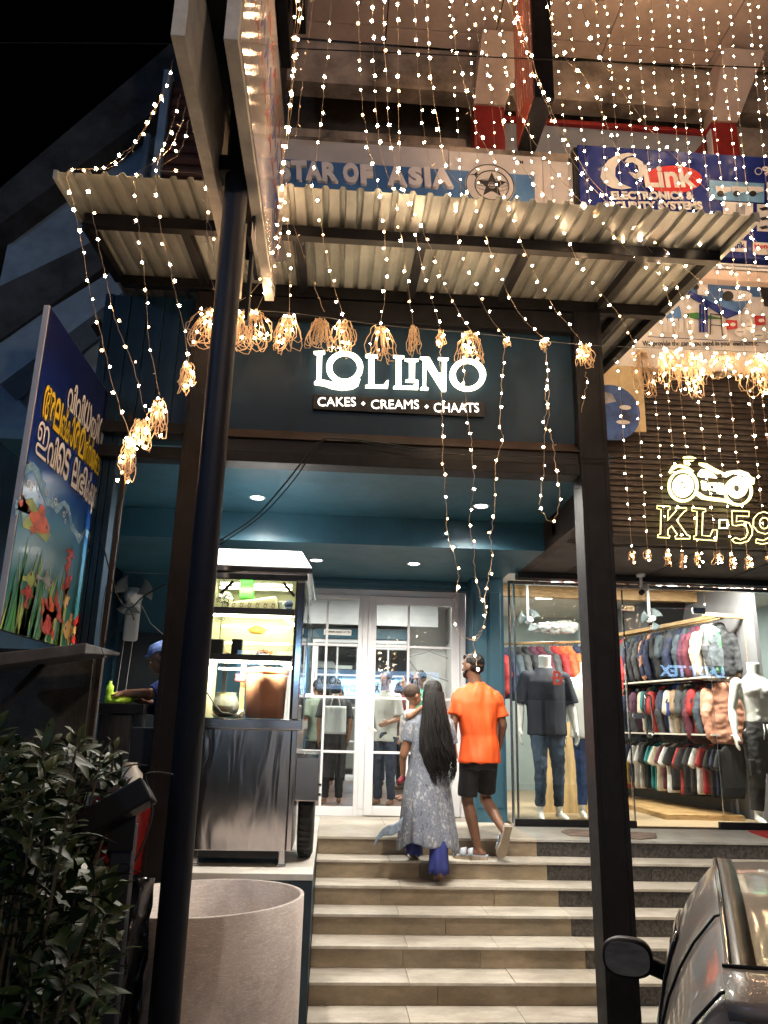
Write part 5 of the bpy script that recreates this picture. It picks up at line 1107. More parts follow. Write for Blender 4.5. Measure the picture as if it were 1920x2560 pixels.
sh = [('l', [((1.39, 7.50, 1.735), .206, .160), ((1.395, 7.50, 1.80), .200, .155), ((1.40, 7.50, 1.98), .183, .128), ((1.39, 7.50, 2.14), .196, .134), ((1.385, 7.50, 2.28), .203, .128), ((1.38, 7.50, 2.37), .15, .11), ((1.38, 7.50, 2.44), .085, .078), ((1.377, 7.50, 2.475), .068, .066)]),
      ('c', lsh+V((.012, 0, -.015)), lsh+(lel-lsh)*.3, .062, .068), ('k', lsh+(lel-lsh)*.1, lsh+(lel-lsh)*.76, .062, .078, 16, .85), ('c', rsh+V((-.012, 0, -.015)), rsh+(rel-rsh)*.3, .062, .068), ('k', rsh+(rel-rsh)*.1, rsh+(rel-rsh)*.76, .062, .078, 16, .85), ('c', (1.38, 7.50, 2.43), lsh+V((.02, 0, -.005)), .07, .052), ('c', (1.38, 7.50, 2.43), rsh+V((-.02, 0, -.005)), .07, .052)]
blob('t_shirt', sh, .010, MT['orange_shirt'], man, smooth=3, fn=folds(.024, (8, 8, 3.4)))
st_ = [('l', [((1.39, 7.50, 1.84), .172, .125), ((1.39, 7.50, 1.74), .178, .130), ((1.385, 7.50, 1.68), .178, .128)]),
       ('k', (1.305, 7.50, 1.78), (1.288, 7.53, 1.435), .100, .092), ('k', (1.475, 7.50, 1.78), (1.478, 7.63, 1.475), .100, .092)]
blob('shorts', st_, .010, MT['shorts'], man, smooth=2, fn=folds(.007, (10, 10, 6)))
hr = [('e', hc+HR@V((0, -.022, .032)), (.088, .098, .092), HR), ('e', hc+HR@V((0, -.04, -.015)), (.078, .075, .06), HR), ('e', hc+HR@V((0, .055, .085)), (.06, .045, .03), HR)]
blob('hair', hr, .007, MT['hair'], man, smooth=1, fn=lambda c, n: c+n*(abs(noise.noise(c*60))*.014-.002))
bd_ = [('e', hc+HR@V((0, .058, -.078)), (.052, .050, .045), HR), ('c', hc+HR@V((-.066, .02, -.045)), hc+HR@V((-.03, .07, -.095)), .016, .022), ('c', hc+HR@V((.066, .02, -.045)), hc+HR@V((.03, .07, -.095)), .016, .022)]
blob('beard', bd_, .007, MT['hair'], man, smooth=1, fn=lambda c, n: c+n*noise.noise(c*80)*.005)
eyes(HT, 1.04, man, EYE_)
def sandal(par, heel, toe, up, w=.048):
    heel, toe, up = V(heel), V(toe), V(up).normalized(); d = (toe-heel).normalized(); sd = d.cross(up).normalized(); L = (toe-heel).length
    pr = [(-.02, .62), (.0, .78), (.25, .74), (.5, .78), (.72, 1.05), (.88, .95), (1.0, .6), (1.04, .15)]
    ring = [heel+d*L*a+sd*w*b for a, b in pr]+[heel+d*L*a-sd*w*b for a, b in reversed(pr)]
    n = len(ring); t = MB(); h0, h1 = -.028, 0.0
    t.add([p+up*h0 for p in ring]+[p+up*h1 for p in ring], [tuple(range(n-1, -1, -1)), tuple(range(n, 2*n))]+[(i, (i+1) % n, n+(i+1) % n, n+i) for i in range(n)])
    s_ = t.build('sandal', MT['sole'], par, bevel=.006)
    t = MB(); t.add([p+up*(h1+.0005) for p in ring]+[p+up*(h1+.010) for p in ring], [tuple(range(n-1, -1, -1)), tuple(range(n, 2*n))]+[(i, (i+1) % n, n+(i+1) % n, n+i) for i in range(n)]); t.build('footbed', MT['sandal'], s_)
    for f0, f1 in ((.42, .56), (.62, .80)):
        t = MB(); t.grid(lambda u, v: heel+d*L*(f0+(f1-f0)*v)+sd*w*1.12*cos(pi*(1-u))+up*(.004+.062*(1-.15*v)*sin(pi*u)), 12, 2); t.build('strap', MT['sandal'], s_, solid=.006, smooth=True)
    return s_
sandal(man, (1.455, 7.47, .929), (1.165, 7.56, .929), (0, 0, 1)); sandal(man, (1.60, 7.255, 1.215), (1.555, 7.395, .945), (-.1, .9, .42))

# ---- woman with very long hair carrying a child
wom = thing('person', 'woman with very long black hair in a mottled grey-blue dress carrying a child', 'person', (.9, 7.3, .75))
P_ = []
wh_ = V((.925, 7.31, 2.355)); hp_, WT, WR2 = head_prims(wh_, yaw=.25, pitch=0, s=.97); P_ += hp_
P_ += [('c', (.905, 7.30, 2.16), (.92, 7.30, 2.29), .052, .048),
       ('l', [((.88, 7.30, 1.55), .150, .12), ((.89, 7.30, 1.75), .13, .10), ((.90, 7.30, 1.95), .15, .11), ((.90, 7.30, 2.09), .165, .095), ((.90, 7.30, 2.17), .08, .06)])]
wl, wr_ = V((.745, 7.30, 2.075)), V((1.065, 7.30, 2.07)); wle, wre = V((.665, 7.32, 1.80)), V((1.13, 7.33, 1.79)); wlw, wrw = V((.69, 7.52, 1.88)), V((.88, 7.52, 1.92))
P_ += [('c', wl, wle, .05, .040), ('c', wle, wlw, .040, .025), ('c', wr_, wre, .05, .038), ('c', wre, wrw, .036, .024)]
hand(P_, wlw, (.6, .5, .5), (.3, .2, 1), .9, .5, 1); hand(P_, wrw, (-.8, .1, .3), (0, -.3, 1), .9, .5, -1)
P_ += [('c', (.82, 7.31, 1.60), (.79, 7.40, 1.30), .085, .055), ('c', (.79, 7.40, 1.30), (.785, 7.45, .985), .055, .034), ('c', (.785, 7.44, .97), (.78, 7.60, .945), .034, .028), ('c', (.775, 7.62, .935), (.775, 7.66, .93), .026, .018),
       ('c', (.96, 7.29, 1.60), (.975, 7.25, 1.25), .085, .055), ('c', (.975, 7.25, 1.25), (.975, 7.13, .895), .055, .034), ('c', (.975, 7.12, .88), (.97, 7.20, .80), .032, .028), ('c', (.97, 7.20, .80), (.967, 7.28, .785), .028, .018)]
blob('body', P_, .0085, MT['skin'], wom)
def dressmat():
    m, nt, b = _mat('mottled_grey_blue_dress'); N = nt.nodes; L = nt.links; b.inputs['Roughness'].default_value = .75
    tc = N.new('ShaderNodeTexCoord'); mp = N.new('ShaderNodeMapping'); mp.inputs['Scale'].default_value = (1, 1, .6); L.new(tc.outputs['Object'], mp.inputs[0])
    v = N.new('ShaderNodeTexVoronoi'); v.inputs['Scale'].default_value = 62; L.new(mp.outputs[0], v.inputs['Vector'])
    n = N.new('ShaderNodeTexNoise'); n.inputs['Scale'].default_value = 17; n.inputs['Detail'].default_value = 8; L.new(mp.outputs[0], n.inputs['Vector'])
    a = N.new('ShaderNodeMath'); a.operation = 'MULTIPLY_ADD'; L.new(v.outputs['Distance'], a.inputs[0]); a.inputs[1].default_value = .55; L.new(n.outputs[0], a.inputs[2])
    r = N.new('ShaderNodeValToRGB'); L.new(a.outputs[0], r.inputs[0]); e = r.color_ramp.elements
    e[0].position = .40; e[0].color = (.065, .08, .115, 1); e[1].position = 1.0; e[1].color = (.42, .43, .46, 1)
    for p, c_ in ((.58, (.14, .16, .21, 1)), (.70, (.25, .27, .32, 1)), (.80, (.15, .175, .225, 1))): x = e.new(p); x.color = c_
    L.new(r.outputs[0], b.inputs['Base Color']); return m
MT['dress'] = dressmat()
# dress: pleated loft
rg = [(2.185, .90, 7.30, .075, .07), (2.14, .90, 7.30, .155, .085), (2.08, .90, 7.30, .180, .105), (1.95, .897, 7.30, .166, .118), (1.78, .885, 7.30, .155, .118), (1.62, .88, 7.295, .185, .14), (1.45, .88, 7.29, .215, .165), (1.25, .882, 7.285, .235, .18), (1.13, .885, 7.28, .250, .19), (1.06, .888, 7.28, .258, .195)]
def dress_pt(u, v):
    f = v*(len(rg)-1); i = min(int(f), len(rg)-2); k = f-i; A, B = rg[i], rg[i+1]; z, x, y, rx, ry = [A[j]*(1-k)+B[j]*k for j in range(5)]
    a = 2*pi*u; low = max(0, (1.75-z)/.75); pl = 1+.06*low*sin(a*7+1.6*sin(a*2)+v*1.5)+.04*low*sin(a*15+2)+.03*noise.noise(V((cos(a)*2, sin(a)*2, z*4)))
    dz = 0
    if v > .9: dz = -.075*max(0, cos(a+.35))**4*(v-.9)*10 - .09*max(0, cos(a-pi+.3))**6*(v-.9)*10 + .02*sin(a*5)*(v-.9)*10
    return (x+rx*pl*cos(a), y+ry*pl*sin(a), z+dz)
t = MB(); t.grid(dress_pt, 96, 40); t.build('dress', MT['dress'], wom, smooth=True, solid=.004)
slv = [('c', wl+V((.01, 0, .0)), wl+(wle-wl)*.2, .063, .06), ('k', wl, wl+(wle-wl)*.58, .062, .066), ('c', wr_, wr_+(wre-wr_)*.2, .063, .06), ('k', wr_, wr_+(wre-wr_)*.62, .062, .066), ('l', [((.90, 7.30, 2.0), .16, .10), ((.90, 7.30, 2.1), .165, .095), ((.90, 7.30, 2.165), .09, .07)])]
blob('dress_sleeves', slv, .009, MT['dress'], wom, smooth=3, fn=folds(.006, (12, 12, 8)))
t = MB(); t.grid(lambda u, v: (.66-.24*u-.02*v, 7.22-.06*u+.02*sin(u*9), 1.28-.16*u**1.2-.02*sin(u*7)-.11*v*(1-.4*u)), 14, 6); t.build('shawl_end', mat('pale_blue_shawl', (.33, .42, .54), .8, var=.3, scale=22), wom, smooth=True, solid=.004)
MT['blue_trousers'] = mat('royal_blue_cotton', (.018, .028, .17), .7, var=.25, scale=9)
for (hx, hy, hz, bx_, by_, bz_, r1) in ((.79, 7.38, 1.35, .780, 7.41, .945, .072), (.975, 7.24, 1.3, .965, 7.12, .845, .088)):
    t = MB(); t.grid(lambda u, v: (hx+(bx_-hx)*v+(.06+(r1-.06)*v)*(1+.08*sin(u*2*pi*6))*cos(2*pi*u), hy+(by_-hy)*v+(.06+(r1-.06)*v)*(1+.08*sin(u*2*pi*6))*sin(2*pi*u), hz+(bz_-hz)*v+(.012*sin(u*2*pi*7) if v > .97 else 0)), 42, 10); t.build('trouser_leg', MT['blue_trousers'], wom, smooth=True, solid=.003)
t = MB(); t.hull8([(.935, 7.07, .895), (1.01, 7.07, .895), (1.005, 7.26, .762), (.93, 7.26, .762)], [(.935, 7.085, .91), (1.01, 7.085, .91), (1.005, 7.27, .775), (.93, 7.27, .775)]); t.build('sandal', MT['sole'], wom, bevel=.008)
t = MB(); t.box(.735, .825, 7.40, 7.66, .902, .918); t.build('sandal', MT['sole'], wom, bevel=.008)
# hair: cap, long mass and loose strands
hm = [('e', wh_+WR2@V((0, -.014, .022)), (.088, .102, .098), WR2)]
lv = [(2.38, .928, 7.285, .086, .09), (2.28, .93, 7.245, .092, .075), (2.15, .935, 7.215, .105, .065), (2.0, .94, 7.19, .125, .06), (1.85, .955, 7.17, .14, .055), (1.78, .97, 7.16, .125, .042), (1.72, .985, 7.155, .085, .03), (1.68, .99, 7.15, .04, .02)]
hm.append(('l', [((x, y, z), rx, ry) for z, x, y, rx, ry in lv]))
def hairfn(c, n):
    low = max(0, min(1, (2.3-c.z)/.5)); return c+n*(noise.noise(V((c.x*32, c.y*18, c.z*6)))*.040*low+noise.noise(V((c.x*90, c.y*60, c.z*4)))*.006)
hb = blob('hair', hm, .0085, MT['hair'], wom, smooth=2, fn=hairfn)
rr = random.Random(4); t = MB()
for k in range(230):
    a = rr.uniform(-pi, 0) if k % 3 else rr.choice((-.05, -pi+.05))+rr.uniform(-.25, .25); ph = rr.uniform(0, 6); end = rr.uniform(1.54, 1.80); am = rr.uniform(.006, .026); pts = []
    for j in range(15):
        z = 2.36+(end-2.36)*j/14
        i = max(0, min(len(lv)-2, next((q for q in range(len(lv)-1) if lv[q+1][0] <= z), len(lv)-2))); A, B = lv[i], lv[i+1]; kk = min(1, max(0, (A[0]-z)/(A[0]-B[0])))
        x, y, rx, ry = [A[m_]*(1-kk)+B[m_]*kk for m_ in (1, 2, 3, 4)]; rx = max(rx, (.125-.25*max(0, 1.75-z)) if z < 1.80 else 0)
        w_ = am*(j/14); pts.append((x+(rx+.006)*cos(a)+w_*sin(z*24+ph), y+(ry+.006)*sin(a)+w_*cos(z*21+ph), z))
    t.tube(pts, [.0048]*11+[.0045, .004, .003, .001], 4, cap=False)
t.build('hair_strands', MT['hair'], hb, smooth=True)
# ---- child on her shoulder
ch = thing('person', 'small child with cropped hair held against the shoulder of the woman in the dress', 'person', (.69, 7.400, 1.9))
cp = []; chc = V((.705, 7.365, 2.295)); q_, CT, CR = head_prims(chc, yaw=-1.0, pitch=-.1, s=.86); cp += q_
cp += [('c', (.70, 7.390, 2.14), (.70, 7.380, 2.22), .034, .032), ('l', [((.68, 7.430, 1.86), .085, .08), ((.685, 7.420, 1.98), .09, .078), ((.69, 7.405, 2.10), .088, .068), ((.70, 7.390, 2.16), .05, .045)]),
       ('c', (.645, 7.360, 2.12), (.67, 7.27, 2.10), .034, .028), ('c', (.67, 7.27, 2.10), (.775, 7.235, 2.185), .028, .021), ('c', (.75, 7.410, 2.12), (.80, 7.460, 2.10), .03, .026),
       ('c', (.66, 7.430, 1.87), (.625, 7.440, 1.72), .048, .034), ('c', (.625, 7.440, 1.72), (.63, 7.460, 1.58), .034, .024), ('c', (.63, 7.450, 1.56), (.60, 7.420, 1.54), .022, .018), ('c', (.73, 7.470, 1.87), (.74, 7.550, 1.76), .046, .034)]
hand(cp, (.775, 7.235, 2.185), (1, 0, -.2), (0, -.3, -1), .55, .4, 1)
blob('body', cp, .0075, MT['skin'], ch)
blob('top', [('l', [((.68, 7.430, 1.87), .098, .092), ((.685, 7.420, 1.98), .100, .088), ((.69, 7.405, 2.10), .096, .077), ((.70, 7.390, 2.165), .052, .048)]), ('k', (.645, 7.36, 2.12), (.662, 7.30, 2.105), .046, .044)], .008, mat('white_child_top_with_dark_print', (.62, .60, .58), .7, var=.55, scale=16, dirt=(.15, .16, .22)), ch, smooth=2, fn=folds(.006, (14, 14, 8)))
blob('hair', [('e', chc+CR@V((0, -.02, .028)), (.073, .084, .076), CR)], .007, mat('short_brown_hair', (.06, .035, .022), .7, var=.3, scale=50), ch, smooth=1, fn=lambda c, n: c+n*noise.noise(c*90)*.004)
blob('shoe', [('c', (.63, 7.450, 1.55), (.595, 7.410, 1.525), .032, .026)], .008, mat('maroon_shoe', (.22, .015, .03), .5, var=.1), ch)
eyes(CT, .86, ch, EYE_); ch.location.x += .045; ch.location.z += .035

# ---- vendor
MT['blue_shirt'] = mat('blue_polo', (.055, .10, .42), .7, var=.12, scale=9)
vn = thing('person', 'man in a blue cap and blue shirt working at the side counter', 'person', (-1.38, 6.5, 1.05))
vp_ = []; vh = V((-1.415, 6.50, 2.535)); q_, VT, VR = head_prims(vh, yaw=pi/2, pitch=-.38, s=1.0); vp_ += q_
vp_ += [('c', (-1.335, 6.50, 2.36), (-1.385, 6.50, 2.47), .056, .052), ('l', [((-1.30, 6.50, 1.75), .11, .16), ((-1.30, 6.50, 2.0), .10, .15), ((-1.31, 6.50, 2.25), .115, .185), ((-1.32, 6.50, 2.36), .07, .10)]),
        ('c', (-1.345, 6.34, 2.30), (-1.44, 6.29, 2.235), .055, .042), ('c', (-1.42, 6.27, 2.25), (-1.62, 6.27, 2.245), .043, .028), ('c', (-1.33, 6.66, 2.30), (-1.47, 6.66, 2.17), .055, .042), ('c', (-1.47, 6.66, 2.17), (-1.62, 6.45, 2.23), .040, .027),
        ('c', (-1.31, 6.42, 1.78), (-1.30, 6.42, 1.10), .09, .045), ('c', (-1.31, 6.58, 1.78), (-1.30, 6.58, 1.10), .09, .045), ('c', (-1.30, 6.42, 1.09), (-1.44, 6.42, 1.08), .035, .028), ('c', (-1.30, 6.58, 1.09), (-1.44, 6.58, 1.08), .035, .028)]
hand(vp_, (-1.62, 6.27, 2.245), (-1, .1, -.1), (0, .2, -1), .95, .6, 1); hand(vp_, (-1.62, 6.45, 2.23), (-1, -.4, 0), (0, -.1, -1), .95, .6, -1)
blob('body', vp_, .0085, MT['skin_dark'], vn)
blob('shirt', [('l', [((-1.30, 6.50, 1.70), .125, .175), ((-1.30, 6.50, 2.0), .118, .168), ((-1.31, 6.50, 2.25), .130, .20), ((-1.325, 6.50, 2.35), .09, .13), ((-1.34, 6.50, 2.40), .062, .07)]), ('k', (-1.335, 6.35, 2.31), (-1.41, 6.30, 2.255), .068, .066), ('k', (-1.33, 6.65, 2.31), (-1.43, 6.66, 2.20), .068, .066)], .01, MT['blue_shirt'], vn, smooth=3, fn=folds(.008, (10, 10, 8)))
blob('trousers', [('l', [((-1.30, 6.50, 1.72), .12, .165), ((-1.30, 6.50, 1.62), .12, .165)]), ('k', (-1.305, 6.42, 1.66), (-1.30, 6.42, 1.14), .095, .06), ('k', (-1.305, 6.58, 1.66), (-1.30, 6.58, 1.14), .095, .06)], .012, MT['shorts'], vn)
blob('hair', [('e', vh+VR@V((0, -.03, .01)), (.083, .088, .075), VR)], .008, MT['hair'], vn, smooth=1)
blob('cap', [('l', [(vh+VR@V((0, -.008, .048)), .088, .104, VR), (vh+VR@V((0, -.012, .085)), .087, .102, VR), (vh+VR@V((0, -.02, .125)), .068, .085, VR), (vh+VR@V((0, -.03, .14)), .03, .04, VR)]), ('c', vh+VR@V((-.03, .10, .055)), vh+VR@V((.03, .10, .055)), .014, .014)], .007, mat('pale_blue_cap', (.14, .22, .50), .8, var=.15), vn, smooth=2, fn=folds(.004, (25, 25, 12)))
eyes(VT, 1.0, vn, EYE_)

# ---- customers inside the cafe
def stander(x, y, zf, H, yaw, shirt, pants, skin, label, sleeve=.6, arm=(0, 0), hairlen=0, voxel=.014, bald=False, name='person', cat='person', headless=False, grp=None, parts=True):
    k = H/1.72; R = Matrix.Rotation(yaw, 3, 'Z'); O = V((x, y, zf)); T = lambda a, b, c: O+R@V((a*k, b*k, c*k))
    r = thing(name, label, cat, (x, y, zf), grp); pr = []
    if not headless: hp2, T2, R2 = head_prims(T(0, .02, 1.60), yaw, -.1, k); pr += hp2
    pr += [('c', T(0, 0, 1.42), T(0, .01, 1.54), .056*k, .050*k)]
    def LR(lst): return [(T(0, 0, z), a*k, b*k, R) for z, a, b in lst]
    pr.append(('l', LR([(.86, .155, .105), (1.0, .135, .095), (1.2, .16, .11), (1.33, .185, .105), (1.41, .13, .08), (1.46, .06, .055)])))
    aj = []
    for s_ in (-1, 1):
        sh_, el_, wr2 = T(s_*.175, 0, 1.37), T(s_*.225, -.02+arm[0]*.1, 1.10), T(s_*(.215-.12*arm[1]), .05+arm[0]*.2, .87+arm[1]*.25)
        pr += [('c', sh_, el_, .05*k, .038*k), ('c', el_, wr2, .038*k, .026*k)]; hand(pr, wr2, wr2-el_, R@V((-s_, 0, 0)), k, .3, s_); aj.append((sh_, el_))
        hip, kn, an = T(s_*.085, 0, .88), T(s_*.09, .02, .48), T(s_*.10, -.01, .09)
        pr += [('c', hip, kn, .085*k, .056*k), ('c', kn, an, .056*k, .036*k), ('c', T(s_*.10, -.03, .04), T(s_*.115, .10, .035), .035*k, .032*k), ('c', T(s_*.115, .10, .033), T(s_*.12, .15, .028), .032*k, .022*k)]
    blob('body', pr, max(voxel*.8, .0095), skin, r)
    if shirt:
        sp_ = [('l', LR([(.80, .175, .125), (1.0, .160, .118), (1.2, .175, .122), (1.33, .197, .118), (1.41, .145, .095), (1.465, .068, .062)]))]
        for sh_, el_ in aj: sp_ += [('c', sh_, sh_+(el_-sh_)*.2, .063*k, .06*k), ('k', sh_, sh_+(el_-sh_)*sleeve, .062*k, .072*k)]
        blob('shirt', sp_, voxel, shirt, r, smooth=3, fn=folds(.008, (9, 9, 5), x))
    if pants:
        pp = [('l', LR([(.98, .145, .105), (.88, .165, .118), (.80, .165, .118)]))]
        for s_ in (-1, 1): pp += [('k', T(s_*.083, 0, .86), T(s_*.09, .02, .48), .095*k, .070*k), ('k', T(s_*.09, .02, .50), T(s_*.10, -.01, .08), .070*k, .056*k)]
        blob('trousers', pp, voxel, pants, r, smooth=3, fn=folds(.007, (12, 12, 14), y))
    if not headless:
        hh = [('e', T2(0, -.022, .03), (.086*k, .095*k, .09*k), R2)]
        if hairlen: hh.append(('l', [(T(0, -.06, 1.62), .08*k, .05*k, R), (T(0, -.09, 1.62-hairlen), .07*k, .03*k, R)]))
        blob('hair', hh, .012, MT['hair'], r, smooth=1, fn=lambda c, n: c+n*noise.noise(c*50)*.008)
    return r
JN = mat('dark_blue_jeans', (.035, .05, .085), .8, var=.35, scale=14); GS_ = mat('pale_cotton_shirt', (.55, .55, .50), .7, var=.08); GR_ = mat('green_shirt', (.06, .28, .17), .7, var=.1); MRn = mat('maroon_top', (.20, .02, .03), .7, var=.15)
def doorx(px, Y): return PY(px, 1750, Y).x
cx1 = stander(doorx(965, 10.6), 10.6, 1.055, 1.70, 2.6, GS_, JN, MT['skin'], 'customer in loose pale shirt and blue jeans inside the cafe door', .9, (.6, .7))
cx2 = stander(doorx(1022, 11.3), 11.3, 1.055, 1.72, 1.7, MRn, MT['shorts'], MT['skin'], 'customer in maroon top standing deeper inside the cafe', .6)
cx3 = stander(doorx(1050, 11.0), 11.0, 1.055, 1.76, 2.3, GR_, JN, MT['skin_dark'], 'curly haired customer in green shirt inside the cafe', .5)
cx4 = stander(doorx(838, 10.7), 10.7, 1.055, 1.60, .1, mat('black_top', (.02, .02, .022), .7, var=.2), MT['shorts'], MT['skin'], 'person in black with a pale bag on the back, behind the left door pane', .8, hairlen=.12)
cx5 = stander(doorx(795, 11.4), 11.4, 1.055, 1.62, .6, mat('grey_green_tunic', (.16, .20, .15), .7, var=.2), MT['shorts'], MT['skin'], 'person in grey green tunic at the far left of the glass door', .8, hairlen=.1)
o = thing('tote_bag', 'pale grey cloth bag hanging behind the left door pane', 'bag', (doorx(838, 10.5), 10.5, 1.9))
bx0, bx1 = doorx(808, 10.5), doorx(868, 10.5); zb0, zb1 = PY(838, 1835, 10.5).z, PY(838, 1765, 10.5).z
t = MB(); t.grid(lambda u, v: (bx0+(bx1-bx0)*(u*.92+.04+.04*(1-v)*(u-.5)), 10.5-.05*sin(pi*u)*(1-.6*v)+.01*sin(u*14), zb0+(zb1-zb0)*v), 14, 10); t.build('cloth', mat('pale_grey_canvas', (.48, .50, .48), .8, var=.1), o, smooth=True, solid=.02)
t = MB(); xm_ = (bx0+bx1)/2; t.tube([(xm_-.06, 10.5, zb1-.01), (xm_-.02, 10.52, zb1+.15), (xm_+.03, 10.52, zb1+.15), (xm_+.07, 10.5, zb1-.01)], .01, 5); t.build('strap', bpy.data.materials['pale_grey_canvas'], o, smooth=True)

# ================================================================== mannequins
MW = mat('white_mannequin', (.78, .78, .74), .35, var=.02)
NV = mat('navy_tshirt', (.004, .007, .020), .75, var=.12, scale=12); DN = mat('faded_denim', (.045, .08, .14), .8, var=.5, scale=5); CG = mat('black_cargo_cloth', (.014, .015, .017), .7, var=.25)
def mannequin(x, y, H, shirt, pants, label, muscle=False, yaw=pi, short=True, pose=0, grp='white mannequins in the clothes shop window'):
    k = H/1.72; R = Matrix.Rotation(yaw, 3, 'Z'); O = V((x, y, 1.075)); T = lambda a, b, c: O+R@V((a*k, b*k, c*k)); r = thing('mannequin', label, 'mannequin', (x, y, 1.065), grp)
    pr = [('k', T(0, 0, 1.44), T(0, .01, 1.60), .060*k, .066*k, 20), ('l', [(T(0, 0, z), a*k, b*k, R) for z, a, b in ((.88, .155, .105), (.98, .138, .098), (1.08, .135, .10), (1.22, .168, .115), (1.34, .195 if muscle else .175, .11), (1.41, .15 if muscle else .12, .085), (1.48, .07, .06))])]
    if muscle: pr += [('e', T(s_*.075, .075, 1.30), (.085*k, .05*k, .065*k), R) for s_ in (-1, 1)]+[('e', T(s_*.035, .085, z), (.035*k, .022*k, .032*k), R) for s_ in (-1, 1) for z in (1.02, 1.10, 1.18)]
    aj = []
    for s_ in (-1, 1):
        sh_, el_, wr2 = T(s_*.20, 0, 1.38), T(s_*.262, -.02, 1.11), T(s_*.285, .05, .86); pr += [('c', sh_+(el_-sh_)*(.12 if shirt else 0), el_, (.050 if shirt else .062)*k, .042*k), ('c', el_, el_+(wr2-el_)*.35, .042*k, .044*k), ('c', el_+(wr2-el_)*.35, wr2, .044*k, .027*k)]
        hand(pr, wr2, V((s_*.05, .1, -1)) if yaw == 0 else R@V((s_*.05, .15, -1)), R@V((-s_, .2, 0)), k*1.1, .35, s_); aj.append((sh_, el_))
        a_ = .05 if s_ == pose else 0
        pr += [('c', T(s_*.085, 0, .88), T(s_*.095, .03+a_, .49), .088*k, .058*k), ('c', T(s_*.095, .03+a_, .49), T(s_*.10, -.01+a_, .09), .058*k, .036*k), ('c', T(s_*.10, -.02+a_, .05), T(s_*.125, .12+a_, .03), .036*k, .03*k), ('c', T(s_*.125, .12+a_, .03), T(s_*.13, .17+a_, .022), .03*k, .02*k)]
    blob('body', pr, .011, MW, r)
    if shirt:
        sp_ = [('l', [(T(0, 0, z), a*k, b*k, R) for z, a, b in ((.80, .205, .145), (.95, .195, .14), (1.2, .205, .138), (1.33, .215, .128), (1.41, .15, .10), (1.475, .085, .075))])]
        for sh_, el_ in aj: sp_ += [('c', sh_+V((0, 0, -.005)), sh_+(el_-sh_)*.3, .068*k, .074*k), ('k', sh_+(el_-sh_)*.15, sh_+(el_-sh_)*.98, .068*k, .088*k), ('c', T(0, 0, 1.40), sh_+V((0, 0, -.01)), .06*k, .056*k)]
        blob('shirt', sp_, .012, shirt, r, smooth=3, fn=folds(.009, (8, 8, 3), x))
    if pants:
        pp = [('l', [(T(0, 0, z), a*k, b*k, R) for z, a, b in ((1.0, .148, .11), (.9, .168, .12), (.82, .168, .12))])]
        for s_ in (-1, 1):
            a_ = .05 if s_ == pose else 0; w_ = 1.25 if muscle else .92
            pp += [('k', T(s_*.085, 0, .88), T(s_*.095, .03+a_, .49), .098*k, .072*k*w_), ('k', T(s_*.095, .03+a_, .51), T(s_*.10, -.01+a_, .13), .072*k*w_, .052*k*w_)]
        blob('trousers', pp, .011, pants, r, smooth=2, fn=folds(.009, (12, 12, 16), y))
    return r, T
m1, T1 = mannequin(2.47, 9.05, 1.95, NV, DN, 'headless mannequin in navy t-shirt with coral letter and blue jeans', pose=1)
pb_ = PY(1240+377/2.44, 1400+720/2.44, 8.89)
text('printed_letter', 'B', .2, mat('coral_print', (.75, .10, .08), .6, var=0), m1, facing(pb_.x-.055, 8.895, pb_.z-.08), .004, .004, fit=(.11, .16))
curve_loops('printed_letter', [[(pb_.x-.085, pb_.z-.008), (pb_.x+.085, pb_.z-.008), (pb_.x+.085, pb_.z+.010), (pb_.x-.085, pb_.z+.010)]], .004, bpy.data.materials['coral_print'], m1, facing(0, 8.8955, 0))
m2, T2_ = mannequin(3.04, 9.30, 1.90, mat('white_henley', (.68, .68, .66), .7, var=.05), mat('blue_denim', (.03, .08, .25), .8, var=.2), 'mannequin in white long shirt, half hidden behind the dark steel post')
m3, T3 = mannequin(4.98, 9.02, 1.93, None, CG, 'shirtless white mannequin in black cargo trousers at the right edge', muscle=True, pose=-1)
t = MB(); t.tube([T3(.02, .125, .97), T3(.02, .135, .90), T3(.035, .135, .82)], .006, 6); t.tube([T3(-.02, .125, .97), T3(-.015, .135, .88)], .006, 6); t.build('drawstring', MW, m3, smooth=True)
for s_ in (-1, 1):
    t = MB(); q = T3(s_*.165, .03, .55); t.box(q.x-.03, q.x+.03, q.y-.09, q.y-.01, q.z-.1, q.z+.08); t.build('cargo_pocket', CG, m3, bevel=.01)

# ================================================================== racks and hanging clothes
RA, RB = V((4.84, 9.35, 0)), V((4.22, 12.4, 0)); rdir = (RB-RA).normalized(); rn = V((-rdir.y, rdir.x, 0)); rlen = (RB-RA).length
rk = thing('clothes_rack', 'long wooden clothes rack running back along the right side of the shop', 'rack', (4.84, 9.35, 1.06))
ZR = (3.44, 2.70, 2.02)
def rp_(s_, off, z): p = RA+rdir*s_+rn*off; return V((p.x, p.y, z))
for z in ZR: t = MB(); t.tube([rp_(0, 0, z), rp_(rlen, 0, z)], .013, 8); t.build('rail', MT['stainless'] if z != ZR[0] else MT['wood'], rk, smooth=True)
t = MB(); t.bar(rp_(-.02, .06, 3.47), rp_(rlen, .06, 3.47), .05, .05); t.build('top_board', MT['wood'], rk, bevel=.004)
for s_ in (-.02, 1.6, rlen): t = MB(); t.bar(rp_(s_, -.30, 1.06), rp_(s_, -.30, 3.5), .05, .05, up=(1, 0, 0)); t.build('upright', MT['wood'], rk, bevel=.004)
t = MB(); t.bar(rp_(-.02, -.3, 3.47), rp_(-.02, .3, 3.47), .05, .05); t.build('cross_piece', MT['wood'], rk, bevel=.004)
